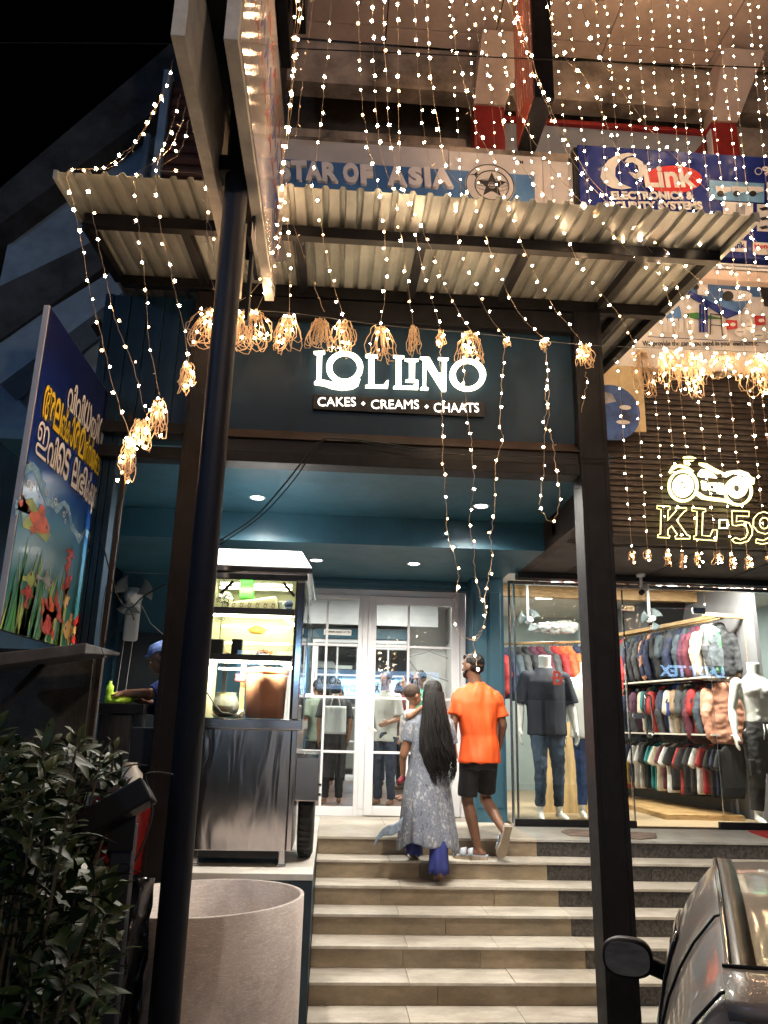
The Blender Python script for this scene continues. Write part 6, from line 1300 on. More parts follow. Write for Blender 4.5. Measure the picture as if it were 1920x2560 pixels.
t = MB(); t.bar(rp_(0, .25, 2.71), rp_(rlen, .25, 2.71), .12, .02); t.bar(rp_(0, .25, 2.03), rp_(rlen, .25, 2.03), .12, .02); t.build('shelf_strip', mat('pale_board', (.6, .55, .48), .5, var=.05), rk)
dummy = mat('garment_cloth', (.1, .1, .1), .8)
def garment(kind):
    """built facing -Y, hanging from the origin (rail at z = 0)"""
    pr = []
    if kind == 'jacket':
        pr = [('l', [((0, 0, -.70), .20, .05), ((0, 0, -.66), .235, .062), ((0, 0, -.42), .23, .062), ((0, 0, -.22), .225, .06), ((0, 0, -.12), .15, .055), ((0, 0, -.07), .075, .05)]), ('e', (0, .0, -.08), (.10, .062, .06))]
        for s_ in (-1, 1): pr += [('c', (s_*.20, 0, -.19), (s_*.285, -.02, -.40), .062, .055), ('c', (s_*.285, -.02, -.40), (s_*.265, -.045, -.62), .055, .042)]
    elif kind == 'vest':
        pr = [('l', [((0, 0, -.62), .19, .06), ((0, 0, -.58), .22, .075), ((0, 0, -.35), .225, .07), ((0, 0, -.18), .19, .065), ((0, 0, -.10), .10, .055)]), ('e', (0, .0, -.07), (.09, .06, .055)), ('c', (-.2, 0, -.16), (-.26, -.03, -.34), .07, .06), ('c', (.2, 0, -.16), (.26, -.03, -.34), .07, .06)]
    else:
        pr = [('l', [((0, 0, -.68), .21, .026), ((0, 0, -.64), .215, .03), ((0, 0, -.3), .205, .028), ((0, 0, -.17), .215, .026), ((0, 0, -.09), .08, .022)])]
        for s_ in (-1, 1): pr += [('k', (s_*.18, 0, -.15), (s_*.29, 0, -.36), .055, .062, 14, .4)]
    return blob_mesh('garment', pr, .014, dummy, smooth=2, fn=folds(.014 if kind != 'tee' else .009, (14, 10, 4) if kind != 'jacket' else (7, 10, 16)))
GM = {k: garment(k) for k in ('jacket', 'vest', 'tee')}
hkm = MB(); hkm.tube([(0, 0, -.09), (0, 0, -.02), (.012, 0, .012), (0, 0, .018), (-.012, 0, .01)], .003, 5); hkm.tube([(-.17, 0, -.155), (0, 0, -.09), (.17, 0, -.155)], .006, 5); HKM = hkm.mesh('hanger', MT['black'], True)
PALE = {'charcoal': (.03, .03, .035), 'black': (.012, .012, .014), 'navy': (.015, .022, .06), 'dark grey': (.055, .058, .065), 'maroon': (.10, .012, .025), 'slate': (.05, .07, .09), 'peach': (.55, .26, .17), 'cream': (.55, .48, .38), 'olive': (.06, .065, .04), 'red': (.32, .02, .02), 'teal': (.02, .18, .19), 'white': (.62, .62, .6), 'yellow': (.62, .42, .02), 'green': (.03, .22, .10), 'rust': (.40, .09, .03), 'blue': (.02, .05, .25), 'tan': (.30, .20, .12), 'plum': (.08, .02, .05), 'orange': (.6, .14, .04)}
PM = {k: mat(k.replace(' ', '_')+'_fabric', c, .75, var=.2, scale=9) for k, c in PALE.items()}
gc = [0]
lm = MB(); _ell(lm, (-.245, -.058, -.27), (.040, .012, .085), Matrix.Rotation(.25, 3, 'Y'), 7); LNM = lm.mesh('armhole_hollow', mat('dark_hollow', (.008, .008, .010), .8, var=0), True)  # black oval laid on closed cloth for the dark hollow of an armhole
def hang(kind, colr, pos, yaw, label, grp, sc=1.0):
    r = thing('hanging_'+('t_shirt' if kind == 'tee' else 'jacket' if kind == 'jacket' else 'hooded_vest'), label, 'garment', pos, grp, yaw); r.scale = (sc, 1, sc)
    o = bpy.data.objects.new('cloth', GM[kind]); COL.objects.link(o); o.parent = r; o.material_slots[0].link = 'OBJECT'; o.material_slots[0].material = PM[colr]
    h = bpy.data.objects.new('hanger', HKM); COL.objects.link(h); h.parent = r
    if kind == 'vest': q_ = bpy.data.objects.new('armhole_hollow', LNM); COL.objects.link(q_); q_.parent = r
    return r
yaw0 = math.atan2(-rdir.x, rdir.y)
rr = random.Random(12)
ordn = ['nearest', 'second', 'third', 'fourth', 'fifth', 'sixth', 'seventh', 'eighth', 'ninth', 'tenth', 'eleventh', 'twelfth', 'thirteenth', 'fourteenth', 'fifteenth', 'sixteenth', 'seventeenth', 'eighteenth', 'nineteenth', 'twentieth', 'twenty-first', 'twenty-second', 'twenty-third', 'twenty-fourth', 'twenty-fifth', 'twenty-sixth', 'twenty-seventh', 'twenty-eighth', 'twenty-ninth', 'thirtieth', 'thirty-first', 'thirty-second']
rows = [('top', ZR[0], 'jacket', ['dark grey', 'cream', 'cream', 'maroon', 'plum', 'charcoal', 'slate', 'navy', 'charcoal', 'slate', 'black', 'black', 'navy', 'navy', 'peach', 'dark grey', 'charcoal', 'navy', 'slate', 'olive', 'black', 'red', 'maroon', 'tan', 'navy', 'red', 'black', 'charcoal'], .10),
        ('middle', ZR[1], 'vest', ['peach', 'peach', 'slate', 'red', 'maroon', 'charcoal', 'dark grey', 'tan', 'cream', 'blue', 'navy', 'charcoal', 'red', 'black', 'teal', 'cream', 'plum', 'charcoal', 'dark grey', 'navy', 'rust', 'slate', 'peach', 'olive', 'black', 'tan', 'navy', 'dark grey'], .10),
        ('bottom', ZR[2], 'tee', ['black', 'navy', 'black', 'red', 'white', 'charcoal', 'black', 'red', 'black', 'black', 'white', 'maroon', 'cream', 'teal', 'teal', 'black', 'charcoal', 'white', 'white', 'navy', 'yellow', 'rust', 'green', 'white', 'cream', 'red', 'yellow', 'yellow', 'black'], .098)]
for nm, z, kind, cols, stp in rows:
    for i, c_ in enumerate(cols):
        p = rp_(.10+i*stp+rr.uniform(-.015, .015), 0, z-.012)
        kk = kind if rr.random() > .35 or kind == 'tee' else ('jacket' if kind == 'vest' else 'vest')
        hang(kk, c_, p, yaw0+.10+rr.uniform(-.24, .24), '%s %s, %s from the front on the %s rail of the long rack' % (c_, {'jacket': 'jacket', 'vest': 'hooded vest', 'tee': 't-shirt'}[kk], ordn[i], nm), 'clothes hanging on the long rack', rr.uniform(.96, 1.10))
# left rail behind the navy shirt mannequin
rk2 = thing('clothes_rail', 'wooden rail of jackets behind the navy shirt mannequin', 'rail', (2.9, 10.4, 3.2))
t = MB(); t.tube([(2.10, 10.45, 3.15), (3.75, 10.30, 3.22)], .018, 8); t.build('rail', MT['wood'], rk2, smooth=True)
for x in (2.1, 3.74): t = MB(); t.box(x-.02, x+.02, 10.36, 10.42, 1.06, 3.2); t.build('upright', MT['wood'], rk2)
for i, c_ in enumerate(['red', 'navy', 'slate', 'dark grey', 'charcoal', 'plum', 'maroon', 'dark grey', 'red', 'rust', 'orange', 'navy', 'black', 'cream', 'slate', 'red']):
    hang('jacket', c_, (2.16+i*.098, 10.44-i*.009, 3.13+i*.004), -1.05+rr.uniform(-.1, .1), '%s jacket, %s from the left on the rail behind the navy mannequin' % (c_, ordn[i].replace('nearest', 'first')), 'jackets on the left rail of the clothes shop')
tag(blob('plastic_cover', [('e', (2.9, 10.2, 3.36), (.30, .14, .07)), ('e', (3.1, 10.2, 3.38), (.16, .12, .09))], .014, mat('clear_plastic_wrap', (.6, .63, .63), .15, var=.1, trans=.4), fn=lambda c, n: c+n*noise.noise(c*18)*.03), 'crumpled clear plastic wrap lying above the left rail of jackets', 'wrap')
# tv, fans, papers
tv = thing('television', 'flat black television mounted high on the shop wall, tilted down', 'television', (4.75, 10.6, 3.7))
t = MB(); t.hull8([(4.42, 10.62, 3.50), (4.98, 10.52, 3.56), (5.0, 10.62, 3.56), (4.44, 10.72, 3.50)], [(4.38, 10.52, 3.80), (4.95, 10.42, 3.86), (4.97, 10.45, 3.87), (4.40, 10.55, 3.81)]); t.build('screen', MT['black'], tv, bevel=.006)
t = MB(); t.bar((4.7, 10.6, 3.7), (4.7, 10.6, 3.95), .04, .04); t.build('bracket', MT['steel_dark'], tv)
def room_fan(x, y, z, label):
    f = thing('wall_fan', label, 'fan', (x, y, z)); 
    for k in range(3):
        a0 = 2*pi*k/3+.9; t = MB(); t.grid(lambda u, v: (x+(.03+.12*u)*cos(a0+(v-.5)*(.7+.6*u)), y-.02+.05*v, z+(.03+.12*u)*sin(a0+(v-.5)*(.7+.6*u))), 6, 4); t.build('blade', mat('white_fan_blade', (.10, .13, .14), .5, var=0) if 'white_fan_blade' not in bpy.data.materials else bpy.data.materials['white_fan_blade'], f, solid=.003, smooth=True)
    t = MB(); t.lathe([(.01, -.06), (.035, -.05), (.04, 0), (.05, .08)], (x, y, z), 16, 'y'); t.build('motor', MT['upvc'], f, smooth=True)
    t = MB(); t.bar((x, y+.08, z), (x, y+.08, 3.95), .03, .03); t.build('stem', MT['upvc'], f)
room_fan(2.52, 9.9, 3.42, 'white fan hanging at the upper left of the clothes shop'); room_fan(4.2, 10.0, 3.5, 'white fan beside the television in the clothes shop')
gb = thing('picture_tee', 'pale green shirt printed with a figure, facing out at the front of the top rail', 'garment', (4.7, 9.2, 3.3))
q0, q1 = PY(1240+1265/2.44, 1400+400/2.44, 9.32), PY(1240+1390/2.44, 1400+690/2.44, 9.32)
t = MB(); t.grid(lambda u, v: (q0.x+(q1.x-q0.x)*u, 9.32-.03*sin(pi*u)+.006*sin(u*20+v*5), q1.z+(q0.z-q1.z)*v-(.05*abs(u-.5)*2 if v > .9 else 0)), 14, 14); t.build('cloth', mat('pale_mint_print', (.06, .24, .10), .6, var=.5, scale=5, dirt=(.20, .28, .24)), gb, smooth=True, solid=.006)
t = MB(); xm_, zm_ = (q0.x+q1.x)/2, (q0.z+q1.z)/2; t.prism([(xm_-.09, q1.z+.08), (xm_+.09, q1.z+.08), (xm_+.10, zm_), (xm_+.05, zm_+.05), (xm_+.05, zm_+.14), (xm_, zm_+.18), (xm_-.05, zm_+.14), (xm_-.05, zm_+.05), (xm_-.10, zm_)], 'y', 9.276, 9.279); t.build('figure_print', mat('grey_figure_print', (.12, .14, .16), .6, var=.5, scale=14), gb)
cc = PY(1240+880/2.44, 1400+50/2.44, 8.42); cv = thing('security_camera', 'small white security camera under the soffit above the shop door', 'camera', (cc.x, 8.42, cc.z))
t = MB(); t.lathe([(.05, .0), (.055, -.02), (.04, -.035), (.0001, -.035)], (cc.x, 8.42, 3.778), 20); t.lathe([(.018, 0), (.018, -.14)], (cc.x, 8.42, 3.745), 10); t.build('mount', MT['upvc'], cv, smooth=True)
t = MB(); t.tube([(cc.x+.05, 8.40, 3.63), (cc.x-.03, 8.33, 3.56)], .034, 14); t.build('barrel', MT['upvc'], cv); t = MB(); t.tube([(cc.x-.032, 8.328, 3.558), (cc.x-.055, 8.308, 3.54)], .030, 14); t.build('lens_hood', MT['black'], cv)
# mats and rag on the landing
def rag(name, label, cat, pts, m, z=1.0515):
    t = MB(); q = [PZ(x, y, z) for x, y in pts]; n = len(q); t.add([tuple(p) for p in q]+[(p.x, p.y, p.z+.008) for p in q], [tuple(range(n-1, -1, -1)), tuple(range(n, 2*n))]+[(i, (i+1) % n, n+(i+1) % n, n+i) for i in range(n)]); return tag(t.build(name, m), label, cat)
rag('door_mat', 'crumpled brown mat on the landing in front of the clothes shop', 'mat', [(1402, 2080), (1420, 2074), (1640, 2084), (1642, 2096), (1600, 2099), (1425, 2090)], mat('brown_mat', (.20, .15, .12), .95, var=.4, bump=.4))
rag('red_mat', 'red mat on the landing at the right edge in front of the shirtless mannequin', 'mat', [(1870, 2079), (2000, 2075), (2000, 2100), (1930, 2100)], mat('red_mat_cloth', (.35, .02, .02), .95, var=.2, bump=.3))
# ================================================================== string lights
bm_ = MB()
def bulb_with_glare():
    core, sp = .0036, .0125; dirs = []  # lens glare put into the shape: glowing spikes around a small bulb core
    for x in (-1, 0, 1):
        for y in (-1, 0, 1):
            for z in (-1, 0, 1):
                if abs(x)+abs(y)+abs(z) in (1, 3): dirs.append(V((x, y, z)).normalized())
    mb = MB(); _ell(mb, (0, 0, 0), (core, core, core*1.3), None, 4)
    for i, d in enumerate(dirs):
        a = d.orthogonal().normalized(); b = d.cross(a); r = core*.40; L = sp*(1.0 if i % 3 else .75)
        mb.add([a*r+d*core*.6, (a*-.5+b*.87)*r+d*core*.6, (a*-.5-b*.87)*r+d*core*.6, d*L], [(0, 1, 3), (1, 2, 3), (2, 0, 3)])
    return mb.mesh('bulb', MT['bulb'])
BULB = bulb_with_glare(); BULB2 = BULB.copy(); BULB2.materials[0] = MT['bulb_bright']; BULB3 = BULB.copy(); BULB3.materials[0] = MT['bulb_dim']
um = MB(); um.tube([(0, 0, 0), (.004, 0, .022)], [.0035, .002], 4); UNLIT = um.mesh('bulb', mat('unlit_bulb_plastic', (.6, .5, .4), .3, var=0))
lr = random.Random(21)
def put_bulb(p, root, me=BULB):
    if me is BULB: q_ = lr.random(); me = BULB2 if q_ < .22 else (BULB3 if q_ > .84 else BULB)
    o = bpy.data.objects.new('bulb', me); COL.objects.link(o); o.location = p; o.rotation_euler = (lr.uniform(0, 6), lr.uniform(0, 6), lr.uniform(0, 6)); s_ = lr.uniform(.75, 1.2); o.scale = (s_, s_, s_)
    o.parent = root; o.matrix_parent_inverse = Matrix.Translation(-root.location)
def resample(pts, step):
    out = [pts[0].copy()]; acc = 0
    for a, b in zip(pts, pts[1:]):
        L = (b-a).length; t_ = step-acc
        while t_ <= L: out.append(a+(b-a)*(t_/L)); t_ += step
        acc = (acc+L) % step
    return out
def smoothpts(p, n=6):
    out = []
    for i in range(len(p)-1):
        p0, p1, p2, p3 = p[max(i-1, 0)], p[i], p[i+1], p[min(i+2, len(p)-1)]
        for k in range(n):
            t_ = k/n; out.append(.5*((2*p1)+(-p0+p2)*t_+(2*p0-5*p1+4*p2-p3)*t_*t_+(-p0+3*p1-3*p2+p3)*t_**3))
    out.append(p[-1]); return out
def add_wire(root, pts, gap=.135, lit=True, r=.0018, skip=0.03, wig=.005):
    pts = smoothpts(pts); w = [p+V((lr.uniform(-wig, wig), lr.uniform(-wig, wig), 0)) for p in pts]
    mb = MB(); mb.tube(w, r, 3, cap=False); mb.build('wire', MT['wire'], root)
    for p in resample(w, gap)[1:]:
        if lr.random() < skip: continue
        q = p+V((lr.uniform(-.010, .010), lr.uniform(-.012, .012), lr.uniform(-.035, .035))); put_bulb(q, root, BULB if lit and lr.random() > .04 else UNLIT)
def add_bundle(root, c, w, h, n, lit=10, tail=True):
    c = V(c); mb = MB()
    for k in range(n):
        ax = lr.uniform(-w*.62, w*.62); hh = h*lr.uniform(.55, 1.05); ww = w*lr.uniform(.12, .42); tw = lr.uniform(-.5, .5); ay = lr.uniform(-.03, .03); pts = []
        for j in range(17):
            a = 2*pi*j/16+pi/2; squeeze = .45+.55*(1-sin(a))/2; x = ax*squeeze+ww*cos(a)*squeeze+lr.uniform(-.012, .012); z = -hh/2+hh/2*sin(a)+lr.uniform(-.014, .014)
            pts.append(c+V((x*cos(tw), ay+x*sin(tw)*.6, z)))
        mb.tube(pts, .0033, 3, cap=False)
    for k in range(3): z = -.03-.012*k; mb.tube([c+V((w*.22*cos(a), .03*sin(a), z)) for a in [2*pi*j/10 for j in range(11)]], .0032, 3, cap=False)
    mb.build('wire_bundle', MT['coil'], root)
    for k in range(lit):
        put_bulb(c+V((lr.uniform(-w*.5, w*.5), lr.uniform(-.05, -.01), -h*(lr.random()**1.2))), root)
def curY(py, Yt=3.86, Yw=5.2, y0=430, y1=840):
    return Yt if py <= y0 else Yt+(Yw-Yt)*min(1, (py-y0)/(y1-y0))
LG = 'warm white light strings over the canopy'
def string(track, label, clump=None, lit=True, gap=.135, ytop=3.86, yw=5.2, extra=(), name='light_string', grp=LG, y0=430, y1=840):
    pts = [PY(x, y, curY(y, ytop, yw, y0, y1)) for x, y in track]
    r = thing(name, label, 'string lights', tuple(pts[0]), grp)
    add_wire(r, pts, gap, lit)
    if clump:
        cx_, cy_, w, h, n, lt = clump; add_bundle(r, PY(cx_, cy_, yw), w, h, n, lt)
    for tr_, lt in extra: add_wire(r, [PY(x, y, yw) for x, y in tr_], .14 if lt else .3, lt, .0026, 0.05, .008)
    return r
string([(742,-30),(737,100),(727,230),(712,380),(702,460),(690,600),(640,720),(560,775)], 'string running to the big tangle beside the round pole', (555,778,.36,.33,38,30))
string([(752,-30),(735,190),(722,330),(703,440),(705,560),(680,690),(640,780)], 'string ending in the tangle just right of the big one', (632,780,.24,.32,20,14))
string([(760,-30),(741,120),(715,350),(705,450),(715,540),(727,660),(722,790)], 'string ending in the tall lit tangle above and left of the glowing letter L', (722,790,.17,.32,13,12))
string([(792,-30),(775,60),(748,280),(736,350)], 'unlit string hanging high up just right of the white sign boards', None, lit=False)
string([(706,430),(735,560),(765,655),(810,780)], 'unlit string with a pale tangle above the first letter of the glowing name', (803,800,.17,.26,15,0), lit=False)
string([(830,-30),(820,100),(810,220),(795,370),(780,455),(802,560),(828,690),(862,800)], 'string ending in a lit tangle over the first glowing letter O', (857,805,.16,.28,12,10))
string([(896,-30),(898,90),(905,250),(922,370),(940,440),(958,560),(966,690),(952,815)], 'string ending in a tangle over the two middle letters of the glowing name', (950,818,.17,.28,11,9))
string([(930,-30),(932,110),(942,290),(952,380),(985,490),(1005,600),(1022,730),(1033,815)], 'string ending in an unlit pale tangle over the letter I of the glowing name', (1033,815,.09,.24,10,0))
string([(962,-30),(961,100),(975,330),(1000,460),(1030,550),(1060,680),(1103,828)], 'string with a small tangle and long tail down in front of the letter N', (1103,828,.08,.14,5,4), extra=[([(1103,850),(1101,900),(1103,975),(1106,1060),(1108,1150),(1115,1283),(1121,1349),(1130,1373),(1146,1433),(1141,1481),(1136,1550),(1150,1585),(1186,1602)], True)])
string([(995,-30),(995,230),(1003,440),(1032,520),(1068,600),(1122,735),(1177,828)], 'string with a lit tangle and long tail reaching down to the man in orange', (1178,832,.16,.26,11,12), extra=[([(1157,880),(1160,940),(1163,981),(1175,1077),(1181,1132),(1184,1222),(1175,1300),(1184,1373),(1187,1433),(1202,1487),(1214,1530),(1200,1580),(1186,1602),(1190,1650),(1198,1690),(1205,1718)], True)])
string([(1036,-30),(1047,230),(1076,400),(1128,505),(1157,640),(1215,775),(1266,845)], 'string whose tail forms a bow knot just right of the glowing shop name', (1264,848,.05,.05,3,3), extra=[([(1262,860),(1253,981),(1250,1065),(1258,1101),(1240,1162),(1238,1264),(1226,1343),(1232,1391),(1223,1433),(1214,1487),(1216,1540),(1205,1580),(1190,1602)], True)])
string([(1064,-30),(1078,185),(1113,400),(1163,480),(1203,560),(1244,675),(1295,780),(1362,848)], 'string whose tail hangs in one long closed loop right of the glowing name', (1360,850,.07,.08,5,5), extra=[([(1360,860),(1368,920),(1362,980),(1372,1030),(1362,1090),(1358,1180),(1350,1250),(1352,1275),(1375,1303),(1392,1285),(1398,1230),(1390,1160),(1376,1085),(1360,1060),(1372,1000),(1366,900)], True)])
string([(1128,-30),(1136,100),(1160,205),(1185,310),(1238,417),(1307,616),(1382,764),(1429,822),(1458,862)], 'string with a round lit tangle hanging just left of the tall right post', (1458,864,.11,.20,10,7), extra=[([(1462,930),(1468,955),(1462,985),(1452,1030)], True)])
string([(1180,-30),(1200,120),(1244,260),(1278,376),(1336,457),(1382,520),(1428,620),(1470,690),(1550,793),(1598,880)], 'string crossing the canopy to a mostly unlit tangle right of the tall post', (1605,878,.17,.36,14,4))
string([(1226,-30),(1267,175),(1307,301),(1353,382),(1423,475),(1498,550),(1573,630),(1654,700),(1700,880)], 'string crossing to the bright tangle under the banner lettering', (1672,880,.16,.32,13,16))
string([(1260,-30),(1300,90),(1345,210),(1390,320),(1450,430),(1530,520),(1620,620),(1700,730),(1730,880)], 'string ending in the second bright tangle under the banner lettering', (1728,885,.18,.36,14,22))
string([(1275,-30),(1319,116),(1360,230),(1405,330),(1480,450),(1580,550),(1690,650),(1790,750),(1830,885)], 'string ending in a wide loose loop at the right under the banner', (1815,885,.24,.22,9,12))
string([(1360,-30),(1405,127),(1463,197),(1510,295),(1568,420),(1660,520),(1760,620),(1850,720),(1890,885)], 'string ending in the dense tangle at the right edge', (1890,890,.22,.34,18,22), extra=[([(1885,960),(1880,1020),(1890,1080),(1876,1090)], True)])
string([(1440,-30),(1490,120),(1540,200),(1630,330),(1770,480),(1850,560),(1950,670)], 'rightmost slanting string crossing the E Link board to the right edge')
# left side strings
LGL = 'light strings at the left end of the canopy'
kw = dict(ytop=3.98, yw=4.45, grp=LGL, y0=430, y1=1100)
string([(432,150),(422,190),(400,245),(372,300),(335,360),(300,388),(262,418),(215,424),(217,440),(226,500),(238,570),(255,650),(270,720),(292,810),(330,900),(350,980),(362,1030)], 'string swinging from the sign board down the left end, second from the left edge', (352,1050,.11,.22,10,8), **kw)
string([(430,165),(415,220),(380,290),(330,372),(270,420),(172,428),(180,490),(200,580),(222,710),(252,840),(290,990),(325,1085)], 'outermost left string ending in the lowest tangle beside the fish poster', (325,1100,.09,.28,12,10), **kw)
string([(450,235),(436,290),(415,350),(390,400),(345,430),(335,450),(340,495),(350,607),(365,725),(372,850),(400,990)], 'string ending in a tangle above and right of the fish poster', (398,1005,.10,.24,10,8), **kw)
string([(465,265),(450,320),(425,370),(395,412),(392,515),(413,620),(435,715),(458,815),(472,905)], 'string ending in one small long tangle left of the round pole', (472,908,.07,.22,8,8), **kw)
string([(472,300),(462,350),(440,390),(400,425),(505,437),(512,480),(520,540),(533,600),(537,660)], 'short string beside the left white sign board', None, **kw)
string([(507,440),(515,560),(523,650),(535,720),(580,775)], 'mostly unlit string clipped to the round pole', None, lit=False, **kw)
string([(663,-30),(660,60),(655,160),(640,290),(622,420)], 'string hanging down along the dark box sign', None, ytop=3.98)
# vertical curtain on the right, and upper curtain behind the canopy
GC = 'vertical curtain of light strings over the clothes shop'
cx0 = [2.62+.155*k for k in range(13)]
word = ['first', 'second', 'third', 'fourth', 'fifth', 'sixth', 'seventh', 'eighth', 'ninth', 'tenth', 'eleventh', 'twelfth', 'thirteenth']
for k, x in enumerate(cx0):
    yy = 6.62+.03*sin(k*2.1); r = thing('light_string', '%s vertical light string right of the tall post, before the dark slatted wall' % word[k], 'string lights', (x, yy, 10.3), GC)
    zb = 3.62+.02*sin(k*1.7); pts = [V((x-.05*sin(k), yy-.05, 10.3)), V((x+.02*sin(k*3), yy, 8.2)), V((x+.03*sin(k), yy, 6)), V((x+.02, yy, zb))]
    add_wire(r, pts, .145, True, .0023, .02, .002); add_bundle(r, (x+.02, yy, zb), .05, .13, 3, 4)
for k in range(8):
    x = 1.12+.19*k; r = thing('light_string', '%s vertical light string from the left among those rising behind the canopy' % word[k], 'string lights', (x, 6.7, 10.3), 'vertical light strings behind the canopy')
    add_wire(r, [V((x-.2, 6.55, 10.4)), V((x-.06, 6.6, 8.2)), V((x, 6.6, 6.4)), V((x, 6.6, 5.62))], .15, True, .0023, .02, .002)
# carrier wires and cables
def cable(name, track, label, r=.006, m=MT['black'], Y=5.2):
    pts = smoothpts([PY(x, y, Y if not callable(Y) else Y(x)) for x, y in track], 5); t = MB(); t.tube(pts, r, 5); return tag(t.build(name, m, smooth=True), label, 'cable')
cable('support_wire', [(540, 772), (723, 782), (950, 812), (1203, 835), (1460, 862), (1700, 872), (1990, 885)], 'thin grey wire from which the light tangles hang', .0025, mat('grey_wire', (.1, .1, .1), .5, var=0))
cable('overhead_cable', [(-60, 107), (430, 110), (900, 128), (1400, 150), (1990, 172)], 'thin black cable crossing the whole picture near the top', .006, Y=5.9)
cable('power_cable', [(548, 1352), (640, 1290), (720, 1200), (790, 1112), (835, 1095), (980, 1112), (1100, 1133), (1200, 1137), (1480, 1146), (1990, 1150)], 'upper black cable looping down from the header beam towards the food cart', .006, Y=5.33)
cable('power_cable', [(548, 1362), (650, 1292), (735, 1200), (800, 1108), (850, 1098), (990, 1120), (1100, 1138)], 'lower black cable looping down from the header beam towards the food cart', .005, Y=5.31)
cable('tied_wire', [(250, 1330), (290, 1480), (322, 1520), (360, 1490), (415, 1460)], 'black tied wire stretched past the wall fan at left', .005, Y=5.2)
cable('pull_wire', [(240, 1640), (300, 1560), (322, 1522), (335, 1550)], 'thin dark wire running down left of the wall fan', .004, Y=5.2)
cable('rope_loop', [(268, 1650), (250, 1600), (262, 1480), (290, 1400), (298, 1280), (320, 1200), (330, 1100)], 'loose rope hanging down beside the fish poster', .0022, MT['steel_brown'], Y=4.6)

# ================================================================== curved sheet drum
def drummat():
    m, nt, b = _mat('pale_embossed_sheet'); N = nt.nodes; L = nt.links; b.inputs['Roughness'].default_value = .38
    tc = N.new('ShaderNodeTexCoord'); mp = N.new('ShaderNodeMapping'); mp.inputs['Scale'].default_value = (11, 11, 52); L.new(tc.outputs['Object'], mp.inputs[0])
    n = N.new('ShaderNodeTexNoise'); n.inputs['Scale'].default_value = 1.6; n.inputs['Detail'].default_value = 4; n.inputs['Distortion'].default_value = .8; L.new(mp.outputs[0], n.inputs['Vector'])
    r = N.new('ShaderNodeValToRGB'); e = r.color_ramp.elements; e[0].position = .47; e[0].color = (.44, .385, .365, 1); e[1].position = .53; e[1].color = (.46, .405, .385, 1); L.new(n.outputs[0], r.inputs[0]); x = e.new(.50); x.color = (.66, .60, .55, 1)
    n5 = N.new('ShaderNodeTexNoise'); n5.inputs['Scale'].default_value = 2.2; n5.inputs['Detail'].default_value = 9; n5.inputs['Roughness'].default_value = .75; L.new(tc.outputs['Object'], n5.inputs['Vector'])
    mr5 = N.new('ShaderNodeMapRange'); mr5.inputs[1].default_value = .48; mr5.inputs[2].default_value = .72; mr5.inputs[4].default_value = .7; L.new(n5.outputs[0], mr5.inputs[0])
    mx5 = N.new('ShaderNodeMix'); mx5.data_type = 'RGBA'; L.new(mr5.outputs[0], mx5.inputs[0]); L.new(r.outputs[0], mx5.inputs[6]); mx5.inputs[7].default_value = (.20, .17, .16, 1)
    L.new(mx5.outputs[2], b.inputs['Base Color']); bp_ = N.new('ShaderNodeBump'); bp_.inputs['Strength'].default_value = .5; bp_.inputs['Distance'].default_value = .006; L.new(r.outputs[0], bp_.inputs['Height']); L.new(bp_.outputs[0], b.inputs['Normal']); return m
dcx, dcy, dR = -.67, 4.66, .555
t = MB(); n_ = 72; a_in = dR-.02
vs = []
for (r_, z_) in ((dR, 0), (dR, 1.13), (a_in, 1.13), (a_in, 0)):
    for k in range(n_):
        a = 2*pi*k/n_; vs.append((dcx+r_*cos(a), dcy+r_*sin(a), z_+(.02*cos(a+.6) if z_ > 1 else 0)))
t.add(vs, [(i*n_+k, i*n_+(k+1) % n_, (i+1)*n_+(k+1) % n_, (i+1)*n_+k) for i in range(3) for k in range(n_)])
dm = t.build('open_drum', drummat(), smooth=False);
for p in dm.data.polygons: p.use_smooth = abs(p.normal.z) < .5
tag(dm, 'large open drum of pale crackled sheet standing in front of the food cart platform', 'drum')

# plastic sheet, red tub, white jug on the left behind the floodlight
PL = mat('torn_black_plastic', (.016, .017, .02), .25, var=.3, bump=.2)
bl0 = PY(345, 2170, 4.0)
def sheetfn(u, v):
    p = PY(292+95*u*(1-.45*v)+10*noise.noise(V((v*9, u*2, 0)))*u, 2195+400*v, 3.98+.10*u+.05*sin(u*7+v*5)); return p+V((0, .05*noise.noise(V((u*5, v*8, 2))), 0))
t = MB(); t.grid(sheetfn, 14, 30); tag(t.build('plastic_sheet', PL, smooth=True, solid=.003), 'torn black plastic sheet hanging beside the round pole', 'sheet')
q = PY(372, 2080, 5.3); lat('red_tub', 'red plastic tub glimpsed between the floodlight and the round pole', 'tub', [(.14, -.24), (.17, .16), (.185, .17), (.18, .19), (.15, .18), (.0001, .17)], (q.x-.17, 5.3, q.z), mat('glossy_red_plastic', (.25, .012, .012), .25, var=.05), 30)
q = PY(368, 1960, 5.35); lat('white_jug', 'white plastic jug standing on the red tub', 'jug', [(.075, -.12), (.09, -.06), (.085, .06), (.05, .10), (.045, .13), (.0001, .13)], (q.x-.12, 5.35, q.z), MT['white'], 24)

